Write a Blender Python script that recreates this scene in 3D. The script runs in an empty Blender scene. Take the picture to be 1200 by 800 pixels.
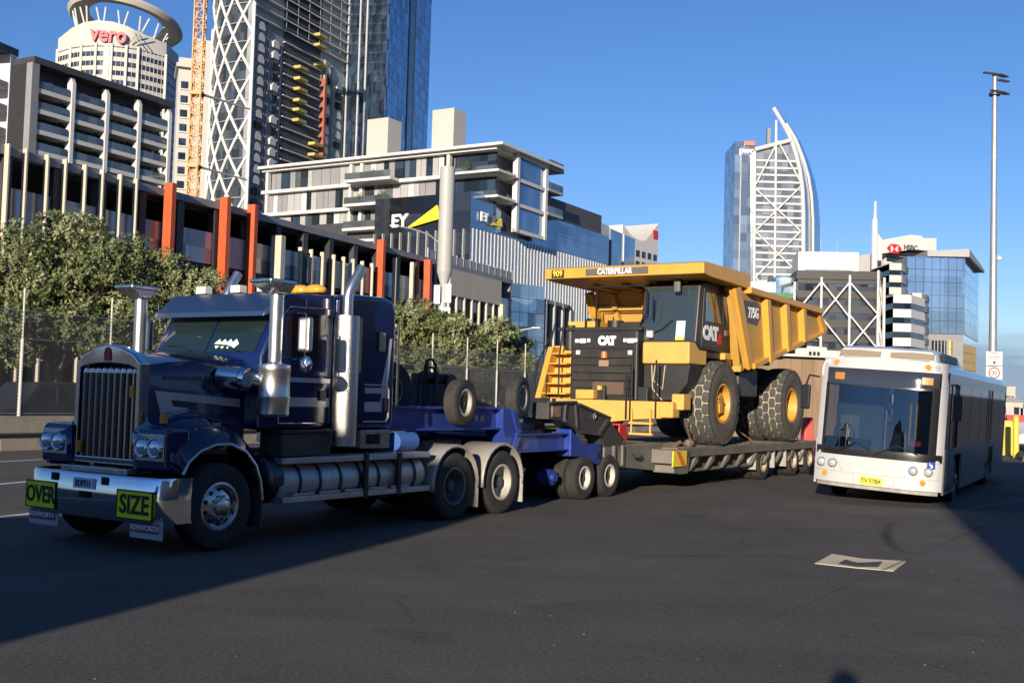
import bpy, bmesh, math, random
from mathutils import Vector, Matrix
rad = math.radians
random.seed(7)
scene = bpy.context.scene
C = scene.collection

# ------------------------------------------------------------------ camera
FPX, CAM_H, PITCH, ROLL = 1300.0, 1.93, rad(2.85), rad(1.65)      # focal length in pixels of the 1200 px wide photograph
_R0 = Vector((1, 0, 0)); CF = Vector((0, math.cos(PITCH), math.sin(PITCH))); _U0 = _R0.cross(CF)
CU = _U0 * math.cos(ROLL) - _R0 * math.sin(ROLL); CR = _R0 * math.cos(ROLL) + _U0 * math.sin(ROLL)
CP = Vector((0, 0, CAM_H))
cd = bpy.data.cameras.new('camera'); cam = bpy.data.objects.new('camera', cd); C.objects.link(cam)
cd.sensor_fit = 'HORIZONTAL'; cd.sensor_width = 36.0; cd.lens = 36.0 * FPX / 1200.0
cd.clip_start = 0.05; cd.clip_end = 6000
cam.matrix_world = Matrix(((CR.x, CU.x, -CF.x, CP.x), (CR.y, CU.y, -CF.y, CP.y), (CR.z, CU.z, -CF.z, CP.z), (0, 0, 0, 1)))
scene.camera = cam

# ------------------------------------------------------------------ sky, sun, exposure
SUN_AZ, SUN_EL = rad(196.3), rad(12.6)          # clockwise from +Y
w = bpy.data.worlds.new('World'); scene.world = w; w.use_nodes = True
nt = w.node_tree; bg = nt.nodes['Background']
sky = nt.nodes.new('ShaderNodeTexSky'); sky.sky_type = 'NISHITA'; sky.sun_disc = False
sky.sun_elevation = SUN_EL; sky.sun_rotation = SUN_AZ; sky.altitude = 0; sky.air_density = 1.0; sky.dust_density = 0.0; sky.ozone_density = 3.0
hs = nt.nodes.new('ShaderNodeHueSaturation'); hs.inputs['Saturation'].default_value = 1.10; hs.inputs['Value'].default_value = 1.0
tn = nt.nodes.new('ShaderNodeMix'); tn.data_type = 'RGBA'; tn.blend_type = 'MULTIPLY'; tn.inputs['Factor'].default_value = 1; tn.inputs[7].default_value = (.98,1.02,1.30,1)
nt.links.new(sky.outputs[0], tn.inputs[6]); nt.links.new(tn.outputs[2], hs.inputs['Color'])
# a low bank of cloud all round the horizon
tc = nt.nodes.new('ShaderNodeTexCoord'); sx = nt.nodes.new('ShaderNodeSeparateXYZ'); nt.links.new(tc.outputs['Generated'], sx.inputs[0])
mp = nt.nodes.new('ShaderNodeMapping'); mp.inputs['Scale'].default_value = (2.2, 2.2, 16); nt.links.new(tc.outputs['Generated'], mp.inputs[0])
nz = nt.nodes.new('ShaderNodeTexNoise'); nz.inputs['Scale'].default_value = 2.6; nz.inputs['Detail'].default_value = 6; nz.inputs['Roughness'].default_value = 0.55
nt.links.new(mp.outputs[0], nz.inputs['Vector'])
el = nt.nodes.new('ShaderNodeMapRange'); el.inputs['From Min'].default_value = 0.11; el.inputs['From Max'].default_value = 0.02
nt.links.new(sx.outputs['Z'], el.inputs['Value'])
ad = nt.nodes.new('ShaderNodeMath'); ad.operation = 'ADD'; nt.links.new(el.outputs[0], ad.inputs[0]); nt.links.new(nz.outputs['Fac'], ad.inputs[1])
cr = nt.nodes.new('ShaderNodeMapRange'); cr.inputs['From Min'].default_value = 0.80; cr.inputs['From Max'].default_value = 1.25
nt.links.new(ad.outputs[0], cr.inputs['Value'])
cm = nt.nodes.new('ShaderNodeMath'); cm.operation = 'MULTIPLY'; cm.inputs[1].default_value = 0.85; nt.links.new(cr.outputs[0], cm.inputs[0])
mx = nt.nodes.new('ShaderNodeMix'); mx.data_type = 'RGBA'; nt.links.new(cm.outputs[0], mx.inputs['Factor'])
nt.links.new(hs.outputs[0], mx.inputs[6]); mx.inputs[7].default_value = (2.1, 3.0, 4.6, 1)
nt.links.new(mx.outputs[2], bg.inputs['Color']); bg.inputs['Strength'].default_value = 0.059
sd = bpy.data.lights.new('sun', 'SUN'); sd.energy = 4.1; sd.angle = rad(0.53); sd.color = (1.0, 0.87, 0.70)
sun = bpy.data.objects.new('sun', sd); C.objects.link(sun)
SDIR = Vector((math.sin(SUN_AZ) * math.cos(SUN_EL), math.cos(SUN_AZ) * math.cos(SUN_EL), math.sin(SUN_EL)))   # towards the sun
sun.rotation_euler = SDIR.to_track_quat('Z', 'Y').to_euler(); sun.location = (-30, -60, 60)
scene.view_settings.view_transform = 'Standard'; scene.view_settings.look = 'None'
scene.view_settings.exposure = 0.93; scene.view_settings.gamma = 1.0; scene.view_settings.use_curve_mapping = False
scene.render.engine = 'CYCLES'

# ------------------------------------------------------------------ measuring: photo pixel -> point of the place
def ray(x, y): return CF + CR * ((x - 600) / FPX) - CU * ((y - 400) / FPX)
def gz(x, y, z=0.0):                      # point at height z
    d = ray(x, y); return CP + d * ((z - CAM_H) / d.z)
def at(x, y, Y):                          # point at distance Y
    d = ray(x, y); return CP + d * (Y / d.y)

# ------------------------------------------------------------------ materials
MT = {}
def mat(name, col, rough=0.5, metal=0.0, var=0.0, scale=6.0, dirt=None, dirt_amt=0.5, bump=0.0, bscale=60.0, coat=0.0, spec=None, rvar=0.0, stretch=None, alpha=None, trans=0.0, emit=None):
    if name in MT: return MT[name]
    m = bpy.data.materials.new(name); m.use_nodes = True; t = m.node_tree; b = t.nodes['Principled BSDF']
    b.inputs['Base Color'].default_value = (*col, 1); b.inputs['Roughness'].default_value = rough; b.inputs['Metallic'].default_value = metal
    if coat: b.inputs['Coat Weight'].default_value = coat; b.inputs['Coat Roughness'].default_value = 0.04
    if spec is not None: b.inputs['Specular IOR Level'].default_value = spec
    if alpha is not None: b.inputs['Alpha'].default_value = alpha
    if trans: b.inputs['Transmission Weight'].default_value = trans
    if emit: b.inputs['Emission Color'].default_value = (*emit[0], 1); b.inputs['Emission Strength'].default_value = emit[1]
    if var or dirt or bump or rvar:
        c = t.nodes.new('ShaderNodeTexCoord'); mpn = t.nodes.new('ShaderNodeMapping'); t.links.new(c.outputs['Object'], mpn.inputs[0])
        if stretch: mpn.inputs['Scale'].default_value = stretch
        def noise(s, d=5, r=0.6):
            n = t.nodes.new('ShaderNodeTexNoise'); n.inputs['Scale'].default_value = s; n.inputs['Detail'].default_value = d; n.inputs['Roughness'].default_value = r
            t.links.new(mpn.outputs[0], n.inputs['Vector']); return n
        n1 = noise(scale)
        cur = None
        if var:
            mr = t.nodes.new('ShaderNodeMapRange'); mr.inputs['From Min'].default_value = 0.3; mr.inputs['From Max'].default_value = 0.7
            mr.inputs['To Min'].default_value = 1 - var; mr.inputs['To Max'].default_value = 1 + var * 0.6
            t.links.new(n1.outputs['Fac'], mr.inputs['Value'])
            mu = t.nodes.new('ShaderNodeMix'); mu.data_type = 'RGBA'; mu.blend_type = 'MULTIPLY'; mu.inputs['Factor'].default_value = 1
            mu.inputs[6].default_value = (*col, 1); t.links.new(mr.outputs[0], mu.inputs[7]); cur = mu.outputs[2]
        if dirt:
            n2 = noise(scale * 0.45, 7, 0.7)
            rr = t.nodes.new('ShaderNodeMapRange'); rr.inputs['From Min'].default_value = 0.42; rr.inputs['From Max'].default_value = 0.72
            rr.inputs['To Max'].default_value = dirt_amt; t.links.new(n2.outputs['Fac'], rr.inputs['Value'])
            md = t.nodes.new('ShaderNodeMix'); md.data_type = 'RGBA'; t.links.new(rr.outputs[0], md.inputs['Factor'])
            if cur: t.links.new(cur, md.inputs[6])
            else: md.inputs[6].default_value = (*col, 1)
            md.inputs[7].default_value = (*dirt, 1); cur = md.outputs[2]
        if cur: t.links.new(cur, b.inputs['Base Color'])
        if rvar:
            rr2 = t.nodes.new('ShaderNodeMapRange'); rr2.inputs['To Min'].default_value = max(0, rough - rvar); rr2.inputs['To Max'].default_value = min(1, rough + rvar)
            t.links.new(n1.outputs['Fac'], rr2.inputs['Value']); t.links.new(rr2.outputs[0], b.inputs['Roughness'])
        if bump:
            nb = noise(bscale, 4, 0.6); bp = t.nodes.new('ShaderNodeBump'); bp.inputs['Strength'].default_value = bump; bp.inputs['Distance'].default_value = 0.02
            t.links.new(nb.outputs['Fac'], bp.inputs['Height']); t.links.new(bp.outputs[0], b.inputs['Normal'])
    MT[name] = m
    return m
def glass_facade(name, col, rough=0.06, metal=0.75, var=0.35, cell=(3.0, 3.0, 3.4), bump=0.03):
    """coated building glass: tinted mirror whose tint and tilt differ a little from pane to pane"""
    if name in MT: return MT[name]
    m = mat(name, col, rough, metal); t = m.node_tree; b = t.nodes['Principled BSDF']
    c = t.nodes.new('ShaderNodeTexCoord'); mpn = t.nodes.new('ShaderNodeMapping'); t.links.new(c.outputs['Object'], mpn.inputs[0])
    mpn.inputs['Scale'].default_value = [1 / k for k in cell]
    fl = t.nodes.new('ShaderNodeVectorMath'); fl.operation = 'FLOOR'; t.links.new(mpn.outputs[0], fl.inputs[0])
    wn = t.nodes.new('ShaderNodeTexWhiteNoise'); t.links.new(fl.outputs[0], wn.inputs['Vector'])
    mr = t.nodes.new('ShaderNodeMapRange'); mr.inputs['To Min'].default_value = 1 - var; mr.inputs['To Max'].default_value = 1 + var * 0.5
    t.links.new(wn.outputs['Value'], mr.inputs['Value'])
    mu = t.nodes.new('ShaderNodeMix'); mu.data_type = 'RGBA'; mu.blend_type = 'MULTIPLY'; mu.inputs['Factor'].default_value = 1
    mu.inputs[6].default_value = (*col, 1); t.links.new(mr.outputs[0], mu.inputs[7]); t.links.new(mu.outputs[2], b.inputs['Base Color'])
    if bump:
        n = t.nodes.new('ShaderNodeTexNoise'); n.inputs['Scale'].default_value = 0.35; n.inputs['Detail'].default_value = 2; t.links.new(c.outputs['Object'], n.inputs['Vector'])
        bp = t.nodes.new('ShaderNodeBump'); bp.inputs['Strength'].default_value = bump * 8; bp.inputs['Distance'].default_value = 0.05
        t.links.new(n.outputs['Fac'], bp.inputs['Height']); t.links.new(bp.outputs[0], b.inputs['Normal'])
    return m

# ------------------------------------------------------------------ mesh helpers
class MB:
    def __init__(s, M=None): s.v = []; s.f = []; s.mi = []; s.sm = []; s.cur = 0; s.M = M
    def add(s, vs, fs, smooth=False):
        o = len(s.v)
        for p in vs:
            p = Vector(p); s.v.append(tuple(s.M @ p) if s.M else tuple(p))
        for f in fs: s.f.append(tuple(o + i for i in f)); s.mi.append(s.cur); s.sm.append(smooth)
        return s
    def box(s, x0, x1, y0, y1, z0, z1):
        return s.add([(x0,y0,z0),(x1,y0,z0),(x1,y1,z0),(x0,y1,z0),(x0,y0,z1),(x1,y0,z1),(x1,y1,z1),(x0,y1,z1)],
                     [(0,3,2,1),(4,5,6,7),(0,1,5,4),(1,2,6,5),(2,3,7,6),(3,0,4,7)])
    def prism(s, poly, ax, c0, c1):
        n = len(poly)
        def P(a, b, c): return {'x': (c, a, b), 'y': (a, c, b), 'z': (a, b, c)}[ax]
        area = sum(poly[i][0]*poly[(i+1)%n][1]-poly[(i+1)%n][0]*poly[i][1] for i in range(n))
        if (area < 0) != (ax == 'y'): poly = poly[::-1]
        vs = [P(a, b, c0) for a, b in poly] + [P(a, b, c1) for a, b in poly]
        fs = [tuple(range(n))[::-1], tuple(range(n, 2*n))] + [(i, (i+1)%n, n+(i+1)%n, n+i) for i in range(n)]
        if c1 < c0: fs = [f[::-1] for f in fs]
        return s.add(vs, fs)
    def bar(s, p0, p1, w, h, up=(0,0,1)):
        p0 = Vector(p0); p1 = Vector(p1); d = (p1-p0).normalized(); u = Vector(up)
        if abs(d.dot(u)) > .98: u = Vector((1,0,0))
        a = d.cross(u).normalized()*w/2; b = a.cross(d).normalized()*h/2
        vs = [p0-a-b,p0+a-b,p0+a+b,p0-a+b,p1-a-b,p1+a-b,p1+a+b,p1-a+b]
        return s.add(vs, [(0,3,2,1),(4,5,6,7),(0,1,5,4),(1,2,6,5),(2,3,7,6),(3,0,4,7)][:] )
    def ring(s, c, d, r, n, ref=None):
        d = d.normalized(); u = ref or (Vector((0,0,1)) if abs(d.z) < .9 else Vector((1,0,0)))
        a = d.cross(u).normalized(); b = a.cross(d)
        return [c + (a*math.cos(t)+b*math.sin(t))*r for t in [2*math.pi*i/n for i in range(n)]]
    def cyl(s, p0, p1, r0, r1=None, n=16, cap=True):
        p0 = Vector(p0); p1 = Vector(p1); r1 = r0 if r1 is None else r1; d = p1-p0
        A = s.ring(p0, d, r0, n); B = s.ring(p1, d, r1, n)
        s.add(A+B, [(i, n+i, n+(i+1)%n, (i+1)%n) for i in range(n)], True)
        if cap: s.add(A, [tuple(range(n))]); s.add(B, [tuple(range(n))[::-1]])
        return s
    def tube(s, pts, r, n=8):
        pts = [Vector(p) for p in pts]; k = len(pts); rs = []; ref = None
        for i, p in enumerate(pts):
            d = (pts[min(i+1,k-1)]-pts[max(i-1,0)]).normalized()
            if ref is None: ref = Vector((0,0,1)) if abs(d.z) < .8 else Vector((1,0,0))
            a = d.cross(ref).normalized(); b = a.cross(d); ref = b
            rr = r[i] if isinstance(r, (list, tuple)) else r
            rs += [p+(a*math.cos(t)+b*math.sin(t))*rr for t in [2*math.pi*j/n for j in range(n)]]
        fs = [(i*n+j, (i+1)*n+j, (i+1)*n+(j+1)%n, i*n+(j+1)%n) for i in range(k-1) for j in range(n)]
        s.add(rs, fs, True); s.add(rs[:n], [tuple(range(n))]); s.add(rs[-n:], [tuple(range(n))[::-1]])
        return s
    def lathe(s, prof, o=(0,0,0), ax='y', n=32, smooth=True, closed=False):
        o = Vector(o); m = len(prof); vs = []
        for i in range(n):
            t = 2*math.pi*i/n; c, q = math.cos(t), math.sin(t)
            for r, hh in prof:
                vs.append(o + Vector({'x': (hh, r*c, r*q), 'y': (r*q, hh, r*c), 'z': (r*c, r*q, hh)}[ax]))
        rng = range(m) if closed else range(m-1)
        fs = [(i*m+j, i*m+(j+1)%m, ((i+1)%n)*m+(j+1)%m, ((i+1)%n)*m+j) for i in range(n) for j in rng]
        return s.add(vs, [f[::-1] for f in fs], smooth)
    def loft(s, rings, closed=True, smooth=True, cap=False):
        m = len(rings[0]); k = len(rings); vs = [p for r in rings for p in r]
        fs = [(i*m+j, i*m+(j+1)%m, (i+1)*m+(j+1)%m, (i+1)*m+j) for i in range(k-1) for j in range(m if closed else m-1)]
        s.add(vs, fs, smooth)
        if cap: s.add(rings[0], [tuple(range(m))[::-1]]); s.add(rings[-1], [tuple(range(m))])
        return s
    def ell(s, c, r, n=12, m=8):
        c = Vector(c); rings = []
        for i in range(m+1):
            t = math.pi*i/m; rings.append([c+Vector((r[0]*math.sin(t)*math.cos(p), r[1]*math.sin(t)*math.sin(p), r[2]*math.cos(t))) for p in [2*math.pi*j/n for j in range(n)]])
        return s.loft(rings)
    def quad(s, a, b, c, d): return s.add([a,b,c,d], [(0,1,2,3)])
    def mesh(s, name, mats):
        me = bpy.data.meshes.new(name); me.from_pydata(s.v, [], s.f)
        for m in (mats if isinstance(mats, (list, tuple)) else [mats]): me.materials.append(m)
        me.polygons.foreach_set('material_index', s.mi); me.polygons.foreach_set('use_smooth', s.sm)
        bm = bmesh.new(); bm.from_mesh(me); bmesh.ops.recalc_face_normals(bm, faces=bm.faces); bm.to_mesh(me); bm.free()
        me.set_sharp_from_angle(angle=rad(32)); me.update(); return me
    def build(s, name, mats, parent=None, bevel=0.0, seg=2, loc=None, rz=0.0):
        o = bpy.data.objects.new(name, s.mesh(name, mats)); C.objects.link(o); o.parent = parent
        if loc is not None: o.location = loc
        if rz: o.rotation_euler.z = rz
        if bevel:
            for p in o.data.polygons: p.use_smooth = True
            b = o.modifiers.new('bevel', 'BEVEL'); b.width = bevel; b.segments = seg; b.limit_method = 'ANGLE'; b.angle_limit = rad(35); b.harden_normals = True
        return o
def inst(me, name, parent=None, loc=(0,0,0), rot=(0,0,0), sc=None):
    o = bpy.data.objects.new(name, me); C.objects.link(o); o.parent = parent; o.location = loc; o.rotation_euler = rot
    if sc: o.scale = sc
    return o
def thing(name, label, cat, loc=(0,0,0), rz=0.0, group=None):
    o = bpy.data.objects.new(name, None); C.objects.link(o); o.location = loc; o.rotation_euler = (0,0,rz); o.empty_display_size = .3
    o['label'] = label; o['category'] = cat
    if group: o['group'] = group
    return o
def tag(o, label, cat, group=None):
    o['label'] = label; o['category'] = cat
    if group: o['group'] = group
    return o
def struct(o): o['kind'] = 'structure'; return o
def stuff(o): o['kind'] = 'stuff'; return o
_txt = {}
def text(name, s, size, m, parent, M, depth=0.004, bold=0.0, sx=1.0, align='CENTER', space=1.0):
    """lettering as a mesh in the XY plane of M (x to the reader's right, y up)"""
    cu = bpy.data.curves.new('t', 'FONT'); cu.body = s; cu.size = size; cu.align_x = align; cu.align_y = 'CENTER'; cu.extrude = depth; cu.offset = bold; cu.resolution_u = 3; cu.space_character = space
    ob = bpy.data.objects.new('t', cu); C.objects.link(ob)
    dg = bpy.context.evaluated_depsgraph_get(); me = bpy.data.meshes.new_from_object(ob.evaluated_get(dg))
    bpy.data.objects.remove(ob); bpy.data.curves.remove(cu)
    me.transform(M @ Matrix.Diagonal((sx,1,1,1))); me.materials.clear(); me.materials.append(m); me.name = name
    o = bpy.data.objects.new(name, me); C.objects.link(o); o.parent = parent
    return o
def frame(o, x, y):                       # matrix from origin, reading direction and up direction
    o = Vector(o); x = Vector(x).normalized(); y = Vector(y); y = (y - x*y.dot(x)).normalized(); z = x.cross(y)
    return Matrix(((x.x,y.x,z.x,o.x),(x.y,y.y,z.y,o.y),(x.z,y.z,z.z,o.z),(0,0,0,1)))
# ------------------------------------------------------------------ shared materials
chrome = mat('chrome', (.80,.80,.81), .08, 1.0, rvar=.05, scale=9)
alu = mat('polished_aluminium', (.62,.61,.58), .26, 1.0, var=.15, scale=8, rvar=.1)
alu_dull = mat('dull_aluminium', (.58,.56,.52), .45, .7, var=.2, scale=5, dirt=(.22,.19,.15), dirt_amt=.4)
rubber = mat('tyre_rubber', (.022,.021,.020), .78, 0, var=.25, scale=9, dirt=(.10,.09,.075), dirt_amt=.28)
rubber_dusty = mat('dusty_tyre_rubber', (.024,.0235,.022), .85, 0, var=.25, scale=7, dirt=(.085,.078,.065), dirt_amt=.35)
black = mat('black_paint', (.012,.012,.013), .45, 0, var=.2, scale=6)
black_steel = mat('black_steel', (.02,.02,.021), .5, .2, var=.3, scale=5, dirt=(.06,.055,.05), dirt_amt=.4)
void_black = mat('dark_recess', (.006,.006,.006), .8)
amber = mat('amber_lens', (.75,.22,.015), .2, 0, coat=.5)
red_lens = mat('red_lens', (.5,.012,.012), .2, 0, coat=.5)
lens = mat('headlamp_glass', (.75,.78,.80), .06, .55, coat=1)
white_paint = mat('white_paint', (.60,.59,.57), .42, 0, var=.06, scale=4, dirt=(.45,.40,.33), dirt_amt=.18)
dark_glass = mat('dark_glass', (.012,.016,.020), .03, 0, coat=1.0)
clear_glass = mat('windscreen_glass', (.75,.85,.85), .0, 0, trans=1.0, spec=.5)
clear_glass.node_tree.nodes['Principled BSDF'].inputs['IOR'].default_value = 1.12
navy = mat('navy_paint', (.003,.010,.062), .22, 0, coat=1.0, var=.1, scale=3)
silver_stripe = mat('silver_stripe', (.50,.49,.48), .35, .3, var=.1)
yellow_sign = mat('fluorescent_yellow', (.98,.86,.0), .5)
ink = mat('black_lettering', (.01,.01,.01), .6)
white_ink = mat('white_lettering', (.80,.80,.78), .5)
red_ink = mat('red_lettering', (.55,.02,.025), .5)

# ------------------------------------------------------------------ ground
def asphalt():
    m = bpy.data.materials.new('asphalt'); m.use_nodes = True; t = m.node_tree; b = t.nodes['Principled BSDF']
    g = t.nodes.new('ShaderNodeNewGeometry')
    def noise(s, d=5, r=.6, sc=None):
        n = t.nodes.new('ShaderNodeTexNoise'); n.inputs['Scale'].default_value = s; n.inputs['Detail'].default_value = d; n.inputs['Roughness'].default_value = r
        if sc:
            mp = t.nodes.new('ShaderNodeMapping'); mp.inputs['Scale'].default_value = sc; mp.inputs['Rotation'].default_value = (0,0,rad(-60)); t.links.new(g.outputs['Position'], mp.inputs[0]); t.links.new(mp.outputs[0], n.inputs['Vector'])
        else: t.links.new(g.outputs['Position'], n.inputs['Vector'])
        return n
    def ramp(src, a, bb, lo, hi):
        r = t.nodes.new('ShaderNodeMapRange'); r.inputs['From Min'].default_value = a; r.inputs['From Max'].default_value = bb; r.inputs['To Min'].default_value = lo; r.inputs['To Max'].default_value = hi
        t.links.new(src, r.inputs['Value']); return r.outputs[0]
    big = ramp(noise(.22, 4).outputs['Fac'], .3, .7, .84, 1.12)
    streak = ramp(noise(.9, 5, .6, (.22, 1.3, 1)).outputs['Fac'], .35, .7, .93, 1.07)       # wheel-polished bands along the lane
    grit = ramp(noise(26, 6, .8).outputs['Fac'], .36, .66, .62, 1.38)
    v = t.nodes.new('ShaderNodeTexVoronoi'); v.inputs['Scale'].default_value = 22; t.links.new(g.outputs['Position'], v.inputs['Vector'])
    chip = ramp(v.outputs['Distance'], .02, .16, 1.9, 1.0)
    v2 = t.nodes.new('ShaderNodeTexVoronoi'); v2.feature = 'DISTANCE_TO_EDGE'; v2.inputs['Scale'].default_value = .42
    wj = t.nodes.new('ShaderNodeMix'); wj.data_type = 'RGBA'; wj.inputs['Factor'].default_value = .12; t.links.new(g.outputs['Position'], wj.inputs[6]); t.links.new(noise(1.6, 6, .7).outputs['Color'], wj.inputs[7]); t.links.new(wj.outputs[2], v2.inputs['Vector'])
    crk = ramp(v2.outputs['Distance'], .002, .006, .0, 1.0); msk = ramp(noise(.35, 3).outputs['Fac'], .50, .60, 1.0, .0)
    cm_ = t.nodes.new('ShaderNodeMath'); cm_.operation = 'MAXIMUM'; t.links.new(crk, cm_.inputs[0]); t.links.new(msk, cm_.inputs[1]); crack = ramp(cm_.outputs[0], 0, 1, .72, 1.0)
    stain = ramp(noise(.75, 4, .55).outputs['Fac'], .60, .72, 1.0, .74)
    cur = big
    for x in (streak, grit, chip, crack, stain):
        k = t.nodes.new('ShaderNodeMath'); k.operation = 'MULTIPLY'; t.links.new(cur, k.inputs[0]); t.links.new(x, k.inputs[1]); cur = k.outputs[0]
    mu = t.nodes.new('ShaderNodeMix'); mu.data_type = 'RGBA'; mu.blend_type = 'MULTIPLY'; mu.inputs['Factor'].default_value = 1
    mu.inputs[6].default_value = (.112,.104,.092,1); t.links.new(cur, mu.inputs[7])
    du = t.nodes.new('ShaderNodeMix'); du.data_type = 'RGBA'; t.links.new(ramp(noise(.6, 7, .68).outputs['Fac'], .50, .80, 0, .42), du.inputs['Factor'])
    t.links.new(mu.outputs[2], du.inputs[6]); du.inputs[7].default_value = (.19,.17,.14,1)
    t.links.new(du.outputs[2], b.inputs['Base Color'])
    t.links.new(ramp(noise(.8, 5).outputs['Fac'], .3, .7, .72, .95), b.inputs['Roughness']); b.inputs['Specular IOR Level'].default_value = .08
    bp = t.nodes.new('ShaderNodeBump'); bp.inputs['Strength'].default_value = .8; bp.inputs['Distance'].default_value = .015
    t.links.new(noise(30, 6, .8).outputs['Fac'], bp.inputs['Height']); t.links.new(bp.outputs[0], b.inputs['Normal'])
    return m
asph = asphalt()
g = MB(); g.quad((-2500,-200,0),(2500,-200,0),(2500,4000,0),(-2500,4000,0)); struct(g.build('ground', asph))
line_mat = mat('road_line_paint', (.74,.73,.70), .7, 0, var=.15, scale=9, dirt=(.2,.19,.17), dirt_amt=.4)
def strip(name, a, b, wd, z=.004, m=line_mat):
    a = Vector((a[0],a[1],0)); b = Vector((b[0],b[1],0)); d = (b-a).normalized(); n = Vector((-d.y,d.x,0))*wd/2; L = (b-a).length; k = max(1,int(L/.6)); q = MB()
    for i in range(k):
        p = a+(b-a)*i/k; r = a+(b-a)*(i+1)/k
        q.quad((*(p-n).xy,z),(*(r-n).xy,z),(*(r+n).xy,z),(*(p+n).xy,z))
    o = q.build(name, m); struct(o); return o
for p, q_ in ((gz(0,605.4), gz(42,601)), (gz(0,567), gz(38,563.6)), (gz(0,540.8), gz(54,538))):
    d = (q_-p).normalized(); strip('lane_line', p-d*5, p+d*30, .14)
strip('lane_line', gz(1130,597), gz(1130,597)+(gz(1200,585)-gz(1130,597))*3, .07, m=mat('shaded_line_paint', (.14,.14,.135), .8, 0, var=.3, scale=5))  # white line painted dark grey for the shade it lies in
# tan repair patch with a darker fill in its middle
tan = mat('tan_repair_concrete', (.72,.60,.40), .85, 0, var=.15, scale=3, dirt=(.30,.24,.16), dirt_amt=.30, bump=.3, bscale=40)
q = MB(); pts = [gz(955,660),gz(975,649),gz(1010,654.5),gz(1062,657.5),gz(1047,669),gz(1000,665)]
q.add([(p.x,p.y,.0) for p in pts]+[(p.x,p.y,.006) for p in pts], [tuple(range(6,12))]+[(i,(i+1)%6,6+(i+1)%6,6+i) for i in range(6)]); struct(q.build('repair_patch', tan))
q = MB(); pts = [gz(982,661),gz(991,656),gz(997,658),gz(1006,660),gz(1034,658.5),gz(1029,664.5),gz(1005,664.5)]
q.add([(p.x,p.y,.012) for p in pts], [tuple(range(7))]); q.add([(p.x,p.y,.0) for p in pts]+[(p.x,p.y,.012) for p in pts], [(i,(i+1)%7,7+(i+1)%7,7+i) for i in range(7)])
struct(q.build('patch_fill', mat('dark_patch_fill', (.055,.052,.05), .9, 0, var=.3, scale=8)))
dust = mat('pale_dust', (.15,.13,.11), .95, 0)
def dust_alpha(m, s=1.2, lo=.42, hi=.75, mx_=.6):
    t = m.node_tree; b = t.nodes['Principled BSDF']; g = t.nodes.new('ShaderNodeNewGeometry'); n = t.nodes.new('ShaderNodeTexNoise'); n.inputs['Scale'].default_value = s; n.inputs['Detail'].default_value = 6
    t.links.new(g.outputs['Position'], n.inputs['Vector']); uv = t.nodes.new('ShaderNodeUVMap'); sp = t.nodes.new('ShaderNodeSeparateXYZ'); t.links.new(uv.outputs[0], sp.inputs[0])
    def edge(o):                         # fades towards the sheet's rim
        a = t.nodes.new('ShaderNodeMath'); a.operation = 'PINGPONG'; a.inputs[1].default_value = .5; t.links.new(o, a.inputs[0]); k = t.nodes.new('ShaderNodeMapRange'); k.inputs['From Max'].default_value = .45; k.interpolation_type = 'SMOOTHSTEP'; t.links.new(a.outputs[0], k.inputs['Value']); return k.outputs[0]
    r = t.nodes.new('ShaderNodeMapRange'); r.inputs['From Min'].default_value = lo-.25; r.inputs['From Max'].default_value = hi; r.inputs['To Max'].default_value = mx_; t.links.new(n.outputs['Fac'], r.inputs['Value']); cur = r.outputs[0]
    for e in (edge(sp.outputs['X']), edge(sp.outputs['Y'])):
        k = t.nodes.new('ShaderNodeMath'); k.operation = 'MULTIPLY'; t.links.new(cur, k.inputs[0]); t.links.new(e, k.inputs[1]); cur = k.outputs[0]
    t.links.new(cur, b.inputs['Alpha'])
dust_alpha(dust)
def mark(name, path, wd, z, m):
    me = bpy.data.meshes.new(name); vs = []; fs = []; uv = []; n = len(path)
    for i, p in enumerate(path):
        d = (path[min(i+1,n-1)]-path[max(i-1,0)]).normalized(); nn = Vector((-d.y,d.x,0))*wd/2
        vs += [(p.x-nn.x,p.y-nn.y,z),(p.x+nn.x,p.y+nn.y,z)]
    for i in range(n-1): fs.append((2*i,2*i+2,2*i+3,2*i+1)); uv += [(i/(n-1),0),((i+1)/(n-1),0),((i+1)/(n-1),1),(i/(n-1),1)]
    me.from_pydata(vs, [], fs); l = me.uv_layers.new(name='UVMap')
    for k, c in enumerate(uv): l.data[k].uv = c
    me.materials.append(m); o = bpy.data.objects.new(name, me); C.objects.link(o); struct(o); return o
mark('dust_streak', [gz(x,y) for x,y in ((1040,659),(1070,658),(1100,657),(1130,657),(1165,656))], .75, .005, dust)
mark('dust_streak', [gz(x,y) for x,y in ((1072,668),(1060,680),(1045,690),(1025,697),(1005,703))], .28, .005, dust)
tyremark = mat('tyre_mark', (.018,.018,.018), .8); dust_alpha(tyremark, 2.0, .3, .7, .55)
mark('tyre_mark', [gz(x,y) for x,y in ((1060,605),(1044,614),(1037,626),(1042,636),(1055,646),(1068,654))], .26, .007, tyremark)
mark('tyre_mark', [gz(x,y) for x,y in ((700,654),(780,652),(860,651),(955,650))], .10, .007, tyremark)

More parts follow.
